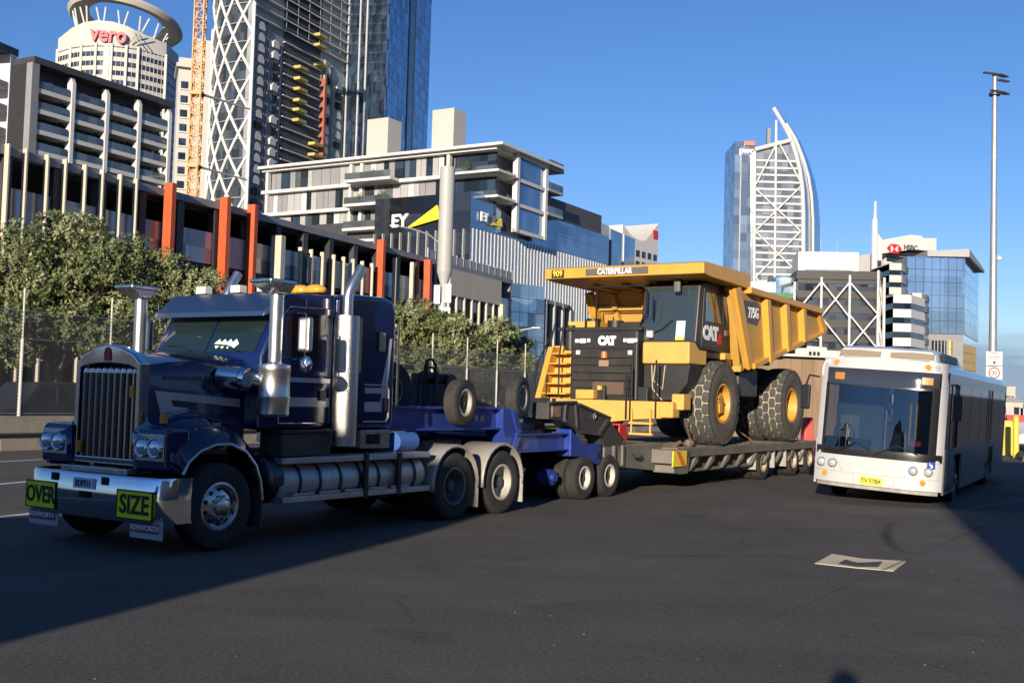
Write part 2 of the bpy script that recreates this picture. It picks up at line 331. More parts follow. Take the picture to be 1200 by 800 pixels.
for u_, w_ in ((-.9,.05),(8.2,.05)):                    # paving joints, and a few loose stones
    p0 = Vector((u_,5,0)); d_ = Vector((math.sin(rad(33)),math.cos(rad(33)),0)); mark('paving_joint', [p0+d_*k*3 for k in range(14)], w_, .006, tyremark)
random.seed(31); q = MB()
for k in range(70):
    y = 4.5+random.random()**1.6*18; x = random.uniform(-.45,.47)*y; r = random.uniform(.004,.010); c = Vector((x,y,r*.5)); vs = [c+Vector((math.cos(a+k)*r*random.uniform(.7,1.2),math.sin(a+k)*r*random.uniform(.7,1.2),-r*.5)) for a in (0,1.57,3.14,4.71)]+[c+Vector((0,0,r*.6))]
    q.add(vs, [(0,1,4),(1,2,4),(2,3,4),(3,0,4)])
o_ = q.build('loose_stones', mat('pale_stone', (.20,.185,.16), .9)); stuff(o_)
# ------------------------------------------------------------------ wheels
def tyre_mesh(R, W, rim, m, grooves=4, n=40):
    """road tyre, axis y, outer face towards -y, centred on y=0"""
    h = W/2; p = [(rim, -h*.80), (rim+.02, -h*.95), (rim+(R-rim)*.45, -h*1.03), (R-.05, -h*.98), (R-.018, -h*.88)]
    gw = .012; span = h*1.6
    for i in range(grooves):
        c = -h*.8 + span*(i+.5)/grooves
        p += [(R-.002, c-gw-.004), (R-.016, c-gw), (R-.016, c+gw), (R-.002, c+gw+.004)]
    p += [(R-.018, h*.88), (R-.05, h*.98), (rim+(R-rim)*.45, h*1.03), (rim+.02, h*.95), (rim, h*.80)]
    return MB().lathe(p, n=n, closed=True).mesh('tyre', m)
def rim_mesh(rim, W, style, m, hubm, holes=10):
    h = W/2; q = MB()
    if style == 'steer':
        q.lathe([(rim+.002,-h*.8),(rim+.002,-h*.93),(rim-.028,-h*.96),(rim-.042,-h*.86),(rim-.05,-h*.55),(rim*.74,-h*.62),(rim*.60,-h*.86),(rim*.40,-h*.93),(rim*.34,-h*.95),(rim*.33,-h*1.22),(rim*.24,-h*1.32),(.0,-h*1.34)], n=40)
        q.cur = 1
        for i in range(holes):
            a = 2*math.pi*i/holes; r = rim*.68; q.cyl((r*math.sin(a),-h*.70,r*math.cos(a)),(r*math.sin(a),-h*.80,r*math.cos(a)),.028,n=10)
        q.cur = 0
        for i in range(10):
            a = 2*math.pi*(i+.5)/10; r = rim*.45; q.cyl((r*math.sin(a),-h*.9,r*math.cos(a)),(r*math.sin(a),-h*1.18,r*math.cos(a)),.017,n=6)
    else:                                   # deep-dished dual
        q.lathe([(rim+.002,-h*.8),(rim+.002,-h*.93),(rim-.028,-h*.96),(rim-.04,-h*.85),(rim-.05,h*.2),(rim*.75,h*.45),(rim*.55,h*.40),(rim*.5,h*.38)], n=40)
        q.cur = 1
        q.lathe([(rim*.5,h*.42),(rim*.48,h*.1),(rim*.36,-.01),(rim*.30,-h*.45),(rim*.22,-h*.52),(0,-h*.53)], n=20)
        for i in range(8):
            a = 2*math.pi*(i+.5)/8; r = rim*.66; q.cyl((r*math.sin(a),h*.43,r*math.cos(a)),(r*math.sin(a),h*.36,r*math.cos(a)),.026,n=8)
    return q.mesh('wheel', [m, hubm])
def put_wheel(parent, rimme, tyreme, loc, flip=False, name='wheel', spin=0.0, inner=None, innerdy=.34):
    o = inst(rimme, name, parent, loc, (0, spin, math.pi if flip else 0))
    inst(tyreme, 'tyre', o)
    if inner: inst(inner, 'inner_tyre', o, (0, innerdy, 0))
    return o

# ------------------------------------------------------------------ the convoy's line: x runs back along the trucks, near side is -y
TH = rad(33); RZ = math.pi/2 - TH
TD = Vector((math.sin(TH), math.cos(TH), 0)); TY = Vector((-math.cos(TH), math.sin(TH), 0)); TO = Vector((-4.44, 13.98, 0))
def conv(s, y=0, z=0): return TO + TD*s + TY*y + Vector((0,0,z))
# ------------------------------------------------------------------ prime mover
K = thing('prime_mover', 'navy blue bonneted prime mover with chrome grille, stacks and yellow OVER SIZE boards', 'truck', TO, RZ)
# chassis
stack = mat('polished_stack', (.66,.63,.58), .34, 1.0, rvar=.06, scale=7)
q = MB()
for sy in (-.42,.42): q.box(-.55,6.9,sy-.04,sy+.04,.74,1.02)
for x in (.3,1.6,3.0,4.2,5.4,6.8): q.box(x-.05,x+.05,-.38,.38,.78,.98)
for x in (0,4.77,6.10): q.cyl((x,-.95,.52),(x,.95,.52),.075,n=10)
q.box(4.4,6.5,-.3,.3,.55,.72)
q.build('chassis', black_steel, K, .008)
# bumper
out = [(-.48,-1.26),(-.66,-1.26),(-.80,-1.235),(-.88,-1.18),(-.925,-1.08),(-.945,-.9),(-.955,-.4),(-.96,0),(-.955,.4),(-.945,.9),(-.925,1.08),(-.88,1.18),(-.80,1.235),(-.66,1.26),(-.48,1.26)]
ins = [(x+.06 if abs(y)<1.2 else x, y*.955) for x, y in out]
q = MB(); ringz = [(.37,.02),(.40,0),(.62,-.008),(.86,0),(.89,.02)]
q.loft([[(x+o,y,z) for x,y in out] for z,o in ringz], closed=False)
q.loft([[(x+.02,y,.89) for x,y in out],[(x+.02,y,.89) for x,y in ins],[(x+.02,y,.37) for x,y in ins],[(x+.02,y,.37) for x,y in out]], closed=False, smooth=False)
bump = q.build('bumper', chrome, K)
for sy in (-.32,.63):
    MB().box(-.972,-.94,sy-.055,sy+.055,.77,.86).build('tow_slot', void_black, bump)
MB().box(-.985,-.945,-.07,.13,.60,.675).build('tow_slot', void_black, bump)
# bumper step plate under the grille
MB().box(-.90,-.45,-.62,.62,.895,.96).build('step_plate', alu, K, .012)
# grille
oz = [(-.60,1.0),(-.60,2.20),(-.46,2.31),(-.2,2.395),(0,2.42),(.2,2.395),(.46,2.31),(.60,2.20),(.60,1.0)]
iz = [(-.53,1.07),(-.53,2.13),(-.40,2.17),(-.2,2.19),(0,2.20),(.2,2.19),(.40,2.17),(.53,2.13),(.53,1.07)]
q = MB(); F = -.76
q.loft([[(F+.03,y,z) for y,z in oz],[(F,y*.985,z-.01) for y,z in oz],[(F+.005,y,z) for y,z in iz],[(F+.10,y,z) for y,z in iz]], closed=True, smooth=False)
q.loft([[(F+.14,y,z) for y,z in oz],[(F+.03,y,z) for y,z in oz]], closed=False, smooth=False)
q.box(F+.0,F+.14,-.598,.598,1.0,1.07)
gs = q.build('grille_surround', chrome, K, .012)
MB().box(F+.11,F+.13,-.54,.54,1.04,2.21).build('radiator_mesh', mat('radiator_mesh', (.012,.012,.013), .6, .3, bump=.8, bscale=120), K)
gbar = mat('grille_bar_chrome', (.36,.36,.37), .2, 1.0)
for i in range(9):
    y = -.46 + .115*i; pl = [(F+.075,y-.030),(F+.02,y-.016),(F+.008,y),(F+.02,y+.016),(F+.075,y+.030)]
    q = MB(); q.prism(pl, 'z', 1.06, 2.08); q.cur = 1
    q.loft([[(x,yy,2.08) for x,yy in pl],[(F+.075+(x-F-.075)*.75,y+(yy-y)*1.1,2.13) for x,yy in pl],[(F+.08+(x-F-.075)*.1,y+(yy-y)*.3,2.165) for x,yy in pl]], smooth=False)
    q.build('grille_bar', [gbar, chrome], K, .004)
MB().prism([(-.05,2.22),(.05,2.22),(.062,2.31),(.04,2.37),(0,2.39),(-.04,2.37),(-.062,2.31)], 'x', F-.012, F+.02).build('badge', red_ink, K)
for y,z in ((-.475,1.86),(.47,1.18)): MB().box(F-.012,F+.03,y-.035,y+.035,z-.07,z+.07).build('marker_lamp', amber, K, .008)
# bonnet
def hood_ring(x, w, zb, zt, cr):
    return [(x,-w,zb),(x,-w*1.0,zt-.20),(x,-w*.97,zt-.09),(x,-w*.90,zt-.03),(x,-w*.72,zt),(x,-w*.3,zt+cr*.7),(x,0,zt+cr),(x,w*.3,zt+cr*.7),(x,w*.72,zt),(x,w*.90,zt-.03),(x,w*.97,zt-.09),(x,w,zt-.20),(x,w,zb)]
q = MB(); q.loft([hood_ring(x,w,zb,zt,c) for x,w,zb,zt,c in ((-.63,.575,1.02,2.21,.12),(-.3,.60,1.05,2.26,.085),(0,.64,1.1,2.285,.08),(.4,.71,1.2,2.315,.07),(.74,.78,1.25,2.34,.06))], closed=False)
hood = q.build('bonnet', navy, K)
# silver swoosh on the bonnet side and lettering
q = MB(); yy = lambda x: -(.575+.205*(x+.58)/1.32)-.006
def side_poly(q, poly, off=0):
    n = len(poly); q.add([(x,yy(x)-off,z) for x,z in poly]+[(x,yy(x)+.02,z) for x,z in poly], [tuple(range(n))]+[(i,(i+1)%n,n+(i+1)%n,n+i) for i in range(n)])
side_poly(q, [(-.52,1.88),(.66,1.80),(.66,1.70),(-.30,1.775),(-.28,1.70),(-.05,1.675),(-.1,1.66),(-.42,1.56)])
q.build('side_stripe', silver_stripe, hood)
text('bonnet_lettering', 'KENWORTH', .085, mat('dim_silver', (.16,.16,.18), .35, .8), hood, frame((-.05,yy(-.05)-.004,2.04),(1,-.155,0),(0,0,1)), sx=1.5)
# front fenders with headlamp pods
cx_ = [(-.80,1.40),(-.62,1.52),(-.35,1.62),(-.1,1.66),(.15,1.63),(.38,1.53),(.56,1.36),(.68,1.10),(.72,.62)]
lip = [(-.60,.93),(-.52,1.07),(-.36,1.19),(-.12,1.265),(.12,1.265),(.36,1.17),(.53,1.0),(.62,.80),(.66,.57)]
for sg in (-1,1):
    rings = []
    for t_, yv, dz in ((0,.58,.0),(.12,.80,.0),(.30,1.0,0),(.62,1.15,0),(1.0,1.225,0)):
        rings.append([(a[0]*(1-t_)+b[0]*t_, sg*yv, a[1]*(1-t_)+b[1]*t_) for a, b in zip(cx_, lip)])
    rings.append([(x, sg*1.215, z-.02) for x, z in lip])
    q = MB(); q.loft(rings, closed=False)
    q.add([(-.80,sg*.58,1.40),(-.79,sg*1.0,1.30),(-.70,sg*1.19,1.16),(-.62,sg*1.225,.95),(-.70,sg*1.16,.94),(-.76,sg*.58,.94)], [(0,1,2,3,4,5)])
    fd = q.build('front_fender', navy, K); md = fd.modifiers.new('solid','SOLIDIFY'); md.thickness = .02; md.offset = 1
    MB().tube([(x, sg*1.228, z-.004) for x, z in lip], .022, 8).build('fender_trim', alu, fd)
    MB().box(.66,.69,min(sg*.85,sg*1.22),max(sg*.85,sg*1.22),.22,.70).build('mud_flap', mat('mud_flap', (.05,.05,.05), .7, var=.2), fd, .006)
    pod = MB().prism([(-.80,.97),(-.80,1.40),(-.74,1.45),(-.45,1.45),(-.45,.97)], 'y', sg*.605, sg*1.16).build('headlamp_pod', navy, K, .04, 3)
    MB().box(-.812,-.79,min(sg*.66,sg*1.13),max(sg*.66,sg*1.13),1.07,1.38).build('headlamp_bezel', alu, pod, .012)
    for k, yv in enumerate((.785,1.015)):
        q = MB(); q.lathe([(.0,-.805),(.112,-.805),(.118,-.84),(.108,-.86),(.098,-.845),(.094,-.82)], (0,sg*yv,1.225), 'x', 28)
        hl = q.build('headlamp', chrome, pod)
        q = MB(); q.lathe([(.10,-.838),(.08,-.862),(.05,-.874),(0,-.878)], (0,sg*yv,1.225), 'x', 24); q.build('headlamp_lens', lens, hl)
    MB().cyl((-.55,sg*.80,1.50),(-.55,sg*.80,1.61),.05,.045,n=14).build('marker_lamp', amber, K, .01)
    if sg < 0: MB().box(-.05,.06,-1.10,-1.05,1.475,1.515).build('fender_badge', alu, fd)
# cab and sleeper
def cabw(z): return 1.03
cab_prof = [(.74,1.42),(.74,2.36),(1.02,2.92),(1.08,3.10),(1.22,3.19),(2.12,3.245),(2.12,1.42)]
q = MB(); q.prism(cab_prof, 'y', -1.03, 1.03); cab = q.build('cab', navy, K, .05, 3)
sl_prof = [(2.13,1.42),(2.13,3.24),(2.5,3.30),(3.15,3.32),(3.36,3.27),(3.42,3.1),(3.42,1.42)]
q = MB(); q.prism(sl_prof, 'y', -1.05, 1.05); slp = q.build('sleeper', navy, K, .07, 3)
# windscreen
gsm = mat('truck_windscreen', (.010,.020,.022), .02, 0, coat=1.0)
d = Vector((.28,0,.56)).normalized(); nn = Vector((-.56,0,.28)).normalized()
for a, b in ((-.90,-.02),(.02,.90)):
    q = MB(); o = Vector((.74,0,2.36))+nn*.012; P = lambda y,t: o+d*t+Vector((0,y,0))
    q.add([P(a,.05),P(b,.05),P(b,.58),P(a,.58)]+[P(a,.05)-nn*.02,P(b,.05)-nn*.02,P(b,.58)-nn*.02,P(a,.58)-nn*.02], [(0,1,2,3),(0,4,5,1),(1,5,6,2),(2,6,7,3),(3,7,4,0)]); ws = q.build('windscreen', gsm, cab)
    MB().tube([P(a+.25,.04)+nn*.03, P(a+.5,.12)+nn*.03, P(a+.78,.14)+nn*.03], .010, 6).build('wiper', black, ws)
o = Vector((.74,0,2.36))+nn*.016
for i in range(4):
    y = -.18-.105*i; c = o+d*.16+Vector((0,y,0)); r = .075
    MB().add([c+Vector((0,-r,0))+nn*.004,c+d*r+nn*.004,c+Vector((0,r,0))+nn*.004,c-d*r+nn*.004],[(0,1,2,3)]).build('permit_sticker', mat('pale_green_sticker', (.55,.75,.65), .6), cab)
# visor
q = MB(); pv = [(.74,2.86),(.76,2.93),(1.08,3.20),(1.12,3.17),(1.0,2.95)]
q.prism(pv, 'y', -1.045, 1.045); q.build('sun_visor', mat('brushed_visor', (.46,.46,.46), .28, 1.0), K, .012)
for y in (-.62,-.12,.55): MB().box(1.10,1.24,y-.09,y+.09,3.215,3.32).build('roof_marker_lamp', white_paint, cab, .012)
# door, trim and side window (near side and far side)
for sg in (-1,1):
    y0 = sg*1.031; y1 = sg*1.047
    q = MB(); q.prism([(1.06,1.50),(1.06,2.86),(1.2,3.02),(2.02,3.05),(2.02,1.50)], 'y', y0, y1); dr = q.build('door', navy, K, .008)
    q = MB(); q.prism([(1.16,2.36),(1.16,2.82),(1.27,2.93),(1.92,2.96),(1.92,2.36)], 'y', y1, y1+sg*.006); q.build('side_window', dark_glass, dr)
    q = MB(); lp = [(1.06,1.50),(1.06,2.86),(1.2,3.02),(2.02,3.05),(2.02,1.50),(1.06,1.50)]
    q.tube([(x, y1+sg*.004, z) for x, z in lp], .012, 6); q.build('door_trim', chrome, dr)
    MB().box(1.80,1.93,min(y1,y1+sg*.03),max(y1,y1+sg*.03),1.80,1.94).build('door_handle', black, dr, .008)
    q = MB(); q.prism([(.78,2.04),(2.02,2.04),(2.02,2.10),(.78,2.10)], 'y', y1, y1+sg*.004); q.prism([(1.0,1.72),(2.02,1.72),(2.02,1.84),(1.0,1.84)], 'y', y1, y1+sg*.004); q.build('side_stripe', silver_stripe, dr)
    ys = sg*1.05; q = MB(); q.prism([(2.75,2.0),(3.1,2.0),(3.28,2.72),(3.32,2.72),(3.20,1.66),(2.75,1.66),(2.75,1.80),(3.08,1.80),(3.12,1.92),(2.75,1.92)], 'y', ys, ys+sg*.004); q.build('side_stripe', silver_stripe, slp)
    q = MB(); q.tube([(x, ys+sg*.006, z) for x, z in ((2.72,1.52),(3.22,1.52),(3.28,1.58),(3.28,1.98),(3.22,2.04),(2.72,2.04))], .012, 6); q.build('locker_trim', alu_dull, slp)
    MB().box(3.14,3.24,min(ys,ys+sg*.03),max(ys,ys+sg*.03),1.66,1.86).build('locker_latch', black, slp, .01)
    MB().box(3.0,3.14,min(ys,ys+sg*.04),max(ys,ys+sg*.04),2.52,2.80).build('sleeper_lamp', mat('lamp_housing', (.45,.36,.22), .3, .5), slp, .02)
    MB().box(2.72,3.36,min(sg*.80,sg*1.03),max(sg*.80,sg*1.03),1.14,1.40).build('sleeper_bracket', alu, K, .01)
    MB().box(2.84,3.14,min(sg*1.02,sg*1.035),max(sg*1.02,sg*1.035),1.20,1.34).build('bracket_opening', void_black, K)
    MB().tube([(3.46,sg*1.06,1.75),(3.46,sg*1.06,2.95)], .018, 8).build('grab_rail', chrome, slp)
    # air cleaner
    xa, ya = .72, sg*1.30
    q = MB(); q.lathe([(0,1.60),(.17,1.60),(.195,1.63),(.195,1.82),(.200,1.83),(.200,1.86),(.195,1.87),(.195,2.16),(.200,2.17),(.200,2.22),(.19,2.245),(.10,2.26),(.085,2.28),(.085,3.12),(0,3.12)], (xa,ya,0), 'z', 32)
    ac = q.build('air_cleaner', stack, K)
    q = MB(); q.add([(xa-.10,ya-.12,3.13),(xa+.10,ya-.12,3.13),(xa+.10,ya+.12,3.13),(xa-.10,ya+.12,3.13),(xa-.30,ya-.18,3.25),(xa+.14,ya-.18,3.24),(xa+.14,ya+.18,3.24),(xa-.30,ya+.18,3.25)],[(0,3,2,1),(4,5,6,7),(0,1,5,4),(1,2,6,5),(2,3,7,6),(3,0,4,7)])
    q.box(xa-.31,xa+.15,ya-.19,ya+.19,3.25,3.30); q.build('intake_cap', alu, ac, .015)
    q = MB(); q.cyl((.40,sg*.72,2.08),(.44,sg*1.06,2.06),.14,n=24); q.cyl((.44,sg*1.05,2.06),(.46,sg*1.12,2.05),.15,n=24); q.cyl((.50,sg*1.12,2.05),(.70,sg*1.22,2.0),.10,n=18); q.build('intake_elbow', chrome, ac)
    # exhaust
    xm, ym = 2.16, sg*1.20
    q = MB(); q.lathe([(0,1.20),(.165,1.20),(.17,1.23),(.17,1.42),(.173,1.43),(.173,2.94),(.165,2.97),(0,2.97)], (xm,ym,0), 'z', 32)
    ex = q.build('muffler', mat('perforated_shield', (.48,.47,.45), .30, 1.0, bump=.5, bscale=70), K)
    q = MB(); q.tube([(xm,ym,2.95),(xm,ym,3.22),(xm+.02,ym,3.30),(xm+.08,ym+sg*.01,3.42),(xm+.17,ym+sg*.02,3.55),(xm+.24,ym+sg*.02,3.66)], .072, 16); q.build('exhaust_pipe', stack, ex)
    MB().box(xm+.18,xm+.24,ym-.07,ym+.07,2.2,2.95).build('muffler_bracket', mat('bracket_gold', (.45,.30,.10), .35, .6), ex)
    # mirror
    xi, yi = 1.02, sg*1.52
    q = MB(); q.tube([(1.16,sg*1.05,2.92),(1.10,sg*1.28,2.93),(xi,yi,2.90),(xi,yi,2.36),(1.10,sg*1.28,2.33),(1.16,sg*1.05,2.36)], .014, 8); q.tube([(xi+.1,yi-sg*.1,2.97),(xi+.1,yi-sg*.1,3.10)], .006, 5); mi = q.build('mirror_arm', chrome, K)
    mm = MB().box(xi-.05,xi+.04,yi-.10,yi+.10,2.42,2.86).build('mirror', stack, mi, .03); MB().box(xi-.056,xi-.048,yi-.04,yi+.05,2.46,2.82).build('mirror_plate', white_paint, mm)
    MB().ell((xi,yi+sg*.02,2.26),(.04,.11,.11)).build('spot_mirror', chrome, mi)
    # tool box, tank, rails
    MB().box(1.0,1.92,min(sg*.80,sg*1.20),max(sg*.80,sg*1.20),1.08,1.38).build('tool_box', mat('tread_plate', (.055,.055,.055), .4, .5, bump=.7, bscale=45), K, .015)
    MB().box(.95,1.97,min(sg*.78,sg*1.24),max(sg*.78,sg*1.24),1.38,1.42).build('step_top', black_steel, K, .01)
    q = MB(); q.lathe([(0,.80),(.18,.82),(.29,.90),(.33,1.02),(.33,1.06)], (0,sg*.88,.80), 'x', 28); q.build('tank_dome', mat('tank_dome', (.09,.09,.10), .3, .8), K)
    q = MB(); q.lathe([(0,1.0),(.24,1.0),(.25,1.02),(.25,4.0),(.24,4.02),(0,4.02)], (0,sg*.95,.74), 'x', 28); tk = q.build('fuel_tank', alu_dull, K)
    for x in (1.34,1.72,2.12,2.52,2.92,3.35,3.75): q = MB(); q.lathe([(.256,x),(.260,x),(.260,x+.05),(.256,x+.05)], (0,sg*.95,.74), 'x', 24, closed=True); q.build('tank_strap', black, tk)
    q = MB(); q.prism([(1.0,.985),(4.1,.985),(4.1,1.07),(1.0,1.07)], 'y', sg*.85, sg*1.23); q.build('upper_rail', alu_dull, K, .015)
    q = MB(); q.prism([(1.02,.49),(4.1,.49),(4.1,.57),(1.02,.57)], 'y', sg*1.0, sg*1.24); q.build('lower_step', alu_dull, K, .012)
    for x in (1.4,1.9,2.4,2.9,3.4): MB().box(x-.2,x+.2,min(sg*1.19,sg*1.235),max(sg*1.19,sg*1.235),.57,.61).build('step_tread', alu, K, .006)
    for x in (2.62,3.35): MB().box(x-.04,x+.04,min(sg*1.2,sg*1.255),max(sg*1.2,sg*1.255),.46,1.08).build('step_hanger', black, K, .006)
# rear deck gear
q = MB(); q.box(3.5,4.4,-.6,.6,1.03,1.10); q.box(4.9,6.0,-.45,.45,1.03,1.20); q.build('fifth_wheel', black_steel, K, .02)
q = MB(); q.cyl((3.55,-.95,1.22),(4.0,-.95,1.22),.14,n=18); q.build('air_tank', mat('blue_air_tank', (.05,.12,.35), .4), K, .02)
MB().cyl((3.9,-.5,1.1),(3.9,-.5,1.42),.09,n=14).build('cream_canister', white_paint, K, .02)
# drive mudguards
for xw in (4.77,6.10):
    for sg in (-1,1):
        q = MB(); A = [rad(a) for a in range(-8,189,14)]; R1 = .62
        ring = lambda y, r: [(xw-r*math.cos(a), y, .55+r*math.sin(a)) for a in A]
        q.loft([ring(sg*.60,R1),ring(sg*1.23,R1),ring(sg*1.25,R1-.015),ring(sg*1.25,R1-.05)], closed=False)
        mg = q.build('drive_mudguard', mat('mudguard_alloy', (.40,.38,.34), .5, .35, var=.12, scale=4), K); md = mg.modifiers.new('s','SOLIDIFY'); md.thickness = .012
        MB().box(xw+.60,xw+.615,min(sg*.62,sg*1.24),max(sg*.62,sg*1.24),.16,.55).build('mud_flap', mat('pale_flap', (.32,.31,.28), .7, var=.2), mg)
# roof beacon
q = MB(); q.box(2.30,2.52,-.52,.08,3.30,3.33); q.build('beacon_base', black, K)
q = MB(); q.ell((2.41,-.36,3.37),(.13,.18,.085),16,10); q.ell((2.41,-.06,3.37),(.13,.18,.085),16,10); q.build('amber_beacon', mat('beacon_amber', (.85,.33,.02), .12, 0, coat=1), K)
# boards, plate, flaps
def board(name, text_, y0, y1, z0, z1, size, sx, tilt=0):
    x = -.968; b = MB().box(x,x+.014,min(y0,y1),max(y0,y1),z0,z1).build(name, yellow_sign, K, .004)
    cy, cz = (y0+y1)/2, (z0+z1)/2
    q = MB()
    for a in ((min(y0,y1)-.008,max(y0,y1)+.008,z0-.008,z0+.006),(min(y0,y1)-.008,max(y0,y1)+.008,z1-.006,z1+.008),(min(y0,y1)-.008,min(y0,y1)+.006,z0,z1),(max(y0,y1)-.006,max(y0,y1)+.008,z0,z1)): q.box(x-.004,x+.014,*a)
    q.build('board_frame', ink, b)
    text('board_lettering', text_, size, ink, b, frame((x-.004,cy,cz-.005),(0,-1,0),(0,0,1)), bold=.006, sx=sx)
board('oversize_board', 'SIZE', -.56,-1.17,.42,.735,.30,.92)
board('oversize_board', 'OVER', 1.17,.60,.42,.735,.28,.80)
pm = MB().box(-.985,-.955,-.14,.24,.705,.83).build('number_plate', mat('plate_white', (.62,.68,.74), .4), K, .004)
text('plate_lettering', 'RDP311', .105, ink, pm, frame((-.987,.05,.765),(0,-1,0),(0,0,1)), bold=.002, sx=.82)
for y0, y1 in ((-.72,-1.28),(1.20,.62)):
    b = MB().box(-.90,-.885,min(y0,y1),max(y0,y1),.20,.42).build('front_flap', mat('white_flap', (.45,.44,.44), .5), K, .01)
    MB().box(-.916,-.899,min(y0,y1)+.06,max(y0,y1)-.03,.275,.375).build('flap_panel', mat('flap_red', (.30,.02,.03), .5), b)
    text('flap_lettering', 'KENWORTH', .085, white_ink, b, frame((-.919,(y0+y1)/2+.0,.325),(0,-1,0),(0,0,1)), bold=.002, sx=.98)
# wheels
ty_s = tyre_mesh(.52, .29, .295, rubber); ty_d = tyre_mesh(.52, .28, .295, rubber_dusty); ty_i = ty_d
rim_s = rim_mesh(.295, .29, 'steer', alu, void_black); rim_d = rim_mesh(.295, .28, 'dual', mat('cream_rim', (.50,.47,.40), .45, .2, var=.2, scale=8, dirt=(.2,.17,.13), dirt_amt=.4), mat('hub_grey', (.10,.10,.10), .5, .4))
for sg in (-1,1):
    put_wheel(K, rim_s, ty_s, (0, sg*1.075, .52), sg > 0)
    put_wheel(K, rim_mesh(.295,.28,'dual', mat('grey_rim', (.16,.16,.16), .45, .5), mat('hub_grey',(0,0,0))), ty_d, (4.77, sg*1.085, .52), sg > 0, inner=ty_d)
    put_wheel(K, rim_d, ty_d, (6.10, sg*1.085, .52), sg > 0, inner=ty_d)
# ------------------------------------------------------------------ dolly
dblue = mat('dolly_blue', (.016,.046,.27), .38, .1, coat=.4, var=.18, scale=3, dirt=(.10,.10,.14), dirt_amt=.25)
tgrey = mat('trailer_grey', (.145,.135,.118), .6, .1, var=.2, scale=3, dirt=(.22,.19,.15), dirt_amt=.5, bump=.1, bscale=30)
tgrey_d = mat('trailer_dark_grey', (.050,.048,.046), .5, .15, var=.25, scale=3, dirt=(.14,.12,.10), dirt_amt=.35)
D = thing('trailer_dolly', 'bright blue two-axle dolly coupled between navy truck and low loader', 'trailer', conv(0,.3), RZ)
q = MB()
for sg in (-1,1):
    y0, y1 = sorted((sg*.70, sg*.95)); yo = sg*1.05
    q.box(3.55,6.85,y0,y1,1.39,1.71)
    q.box(3.5,6.9,*sorted((sg*.62,yo)),1.70,1.74); q.box(3.5,6.8,*sorted((sg*.62,yo)),1.36,1.40)
q.box(3.55,3.75,-.95,.95,1.36,1.70); q.box(3.9,6.7,-.68,.68,1.38,1.52)
q.build('gooseneck', dblue, D, .01)
for sg in (-1,1):
    q = MB(); q.prism([(6.70,1.72),(7.0,1.72),(7.24,1.30),(7.05,.96),(6.90,.96),(6.72,1.36)], 'y', sg*.72, sg*1.10)
    q.build('gusset', dblue, D, .012)
    q = MB(); q.bar((7.02,sg*1.12,.97),(7.20,sg*1.12,1.30),.05,.12); q.bar((7.20,sg*1.12,1.30),(7.0,sg*1.12,1.72),.05,.12); q.build('gusset_rib', dblue, D, .006)
    for x in (6.05,6.22): MB().box(x,x+.11,*sorted((sg*.948,sg*.962)),1.50,1.60).build('reflector', mat('reflector_grey', (.25,.26,.32), .3), D)
    q = MB(); q.prism([(7.0,.98),(7.10,1.25),(8.92,1.27),(8.92,.98)], 'y', sg*.95, sg*1.06); q.box(7.0,8.92,*sorted((sg*.9,sg*1.16)),.955,.985); q.box(7.08,8.92,*sorted((sg*.9,sg*1.16)),1.25,1.28); q.build('side_beam', dblue, D, .008)
    q = MB(); q.prism([(8.90,1.36),(9.05,1.28),(9.45,1.06),(10.12,1.06),(10.12,.64),(9.9,.66),(9.3,.82),(8.9,.84)], 'y', sg*.86, sg*1.20); q.build('rear_bracket', dblue, D, .02)
    MB().box(9.94,10.02,*sorted((sg*1.195,sg*1.215)),.78,.90).build('bracket_slot', void_black, D)
    MB().box(7.1,7.4,*sorted((sg*.9,sg*1.05)),.45,.96).build('suspension_post', dblue, D, .02)
    q = MB(); q.cyl((8.62,sg*.75,.45),(8.62,sg*.98,.45),.15,n=20); q.cyl((8.62,sg*.95,.45),(8.62,sg*1.06,.45),.08,n=16); q.build('hub_drum', dblue, D, .02)
q = MB(); q.box(7.05,9.0,-.94,.94,1.20,1.24); q.box(9.0,10.1,-.85,.85,1.02,1.05); q.build('deck', dblue, D)
q = MB()
for x in (9.41,10.43): q.cyl((x,-.95,.42),(x,.95,.42),.07,n=10)
q.box(9.2,10.7,-.5,.5,.45,.65); q.build('axles', black_steel, D)
MB().box(9.2,9.85,-.8,.8,1.06,1.32).build('turntable', tgrey, D, .05)
q = MB(); q.box(7.4,8.6,-.75,.2,1.24,1.34); q.box(7.5,8.4,-.7,.1,1.34,1.47); q.build('equipment_tray', mat('grey_dust_panel', (.30,.29,.27), .7, var=.3, scale=6), D, .02)
q = MB(); q.cyl((8.25,-.60,1.47),(8.25,-.60,1.64),.05,n=10); q.cyl((8.36,-.55,1.47),(8.36,-.55,1.58),.04,n=10); q.bar((8.15,-.7,1.55),(8.5,-.5,1.5),.05,.05); q.build('valve_cluster', alu_dull, D)
MB().prism([(8.15,1.47),(8.55,1.47),(8.35,1.80)], 'y', -.35,-.33).build('warning_triangle', mat('triangle_white', (.55,.55,.55), .5), D)
MB().box(8.55,8.95,-.6,-.3,1.27,1.48).build('rusty_box', mat('rust_red', (.30,.08,.04), .7, var=.3), D, .03)
tyS = tyre_mesh(.42, .24, .225, rubber_dusty, 4, 36)
rimW = rim_mesh(.225, .24, 'dual', mat('white_rim', (.60,.57,.50), .45, .1, var=.15, scale=9, dirt=(.25,.21,.16), dirt_amt=.4), mat('hub_dark', (.045,.045,.05), .5, .3))
for x in (9.41,10.43):
    for sg in (-1,1):
        put_wheel(D, rimW, tyS, (x, sg*1.13, .42), sg > 0, inner=tyS, innerdy=.27); put_wheel(D, rimW, tyS, (x, sg*.48, .42), sg > 0, inner=tyS, innerdy=.25) if x < 10 else None
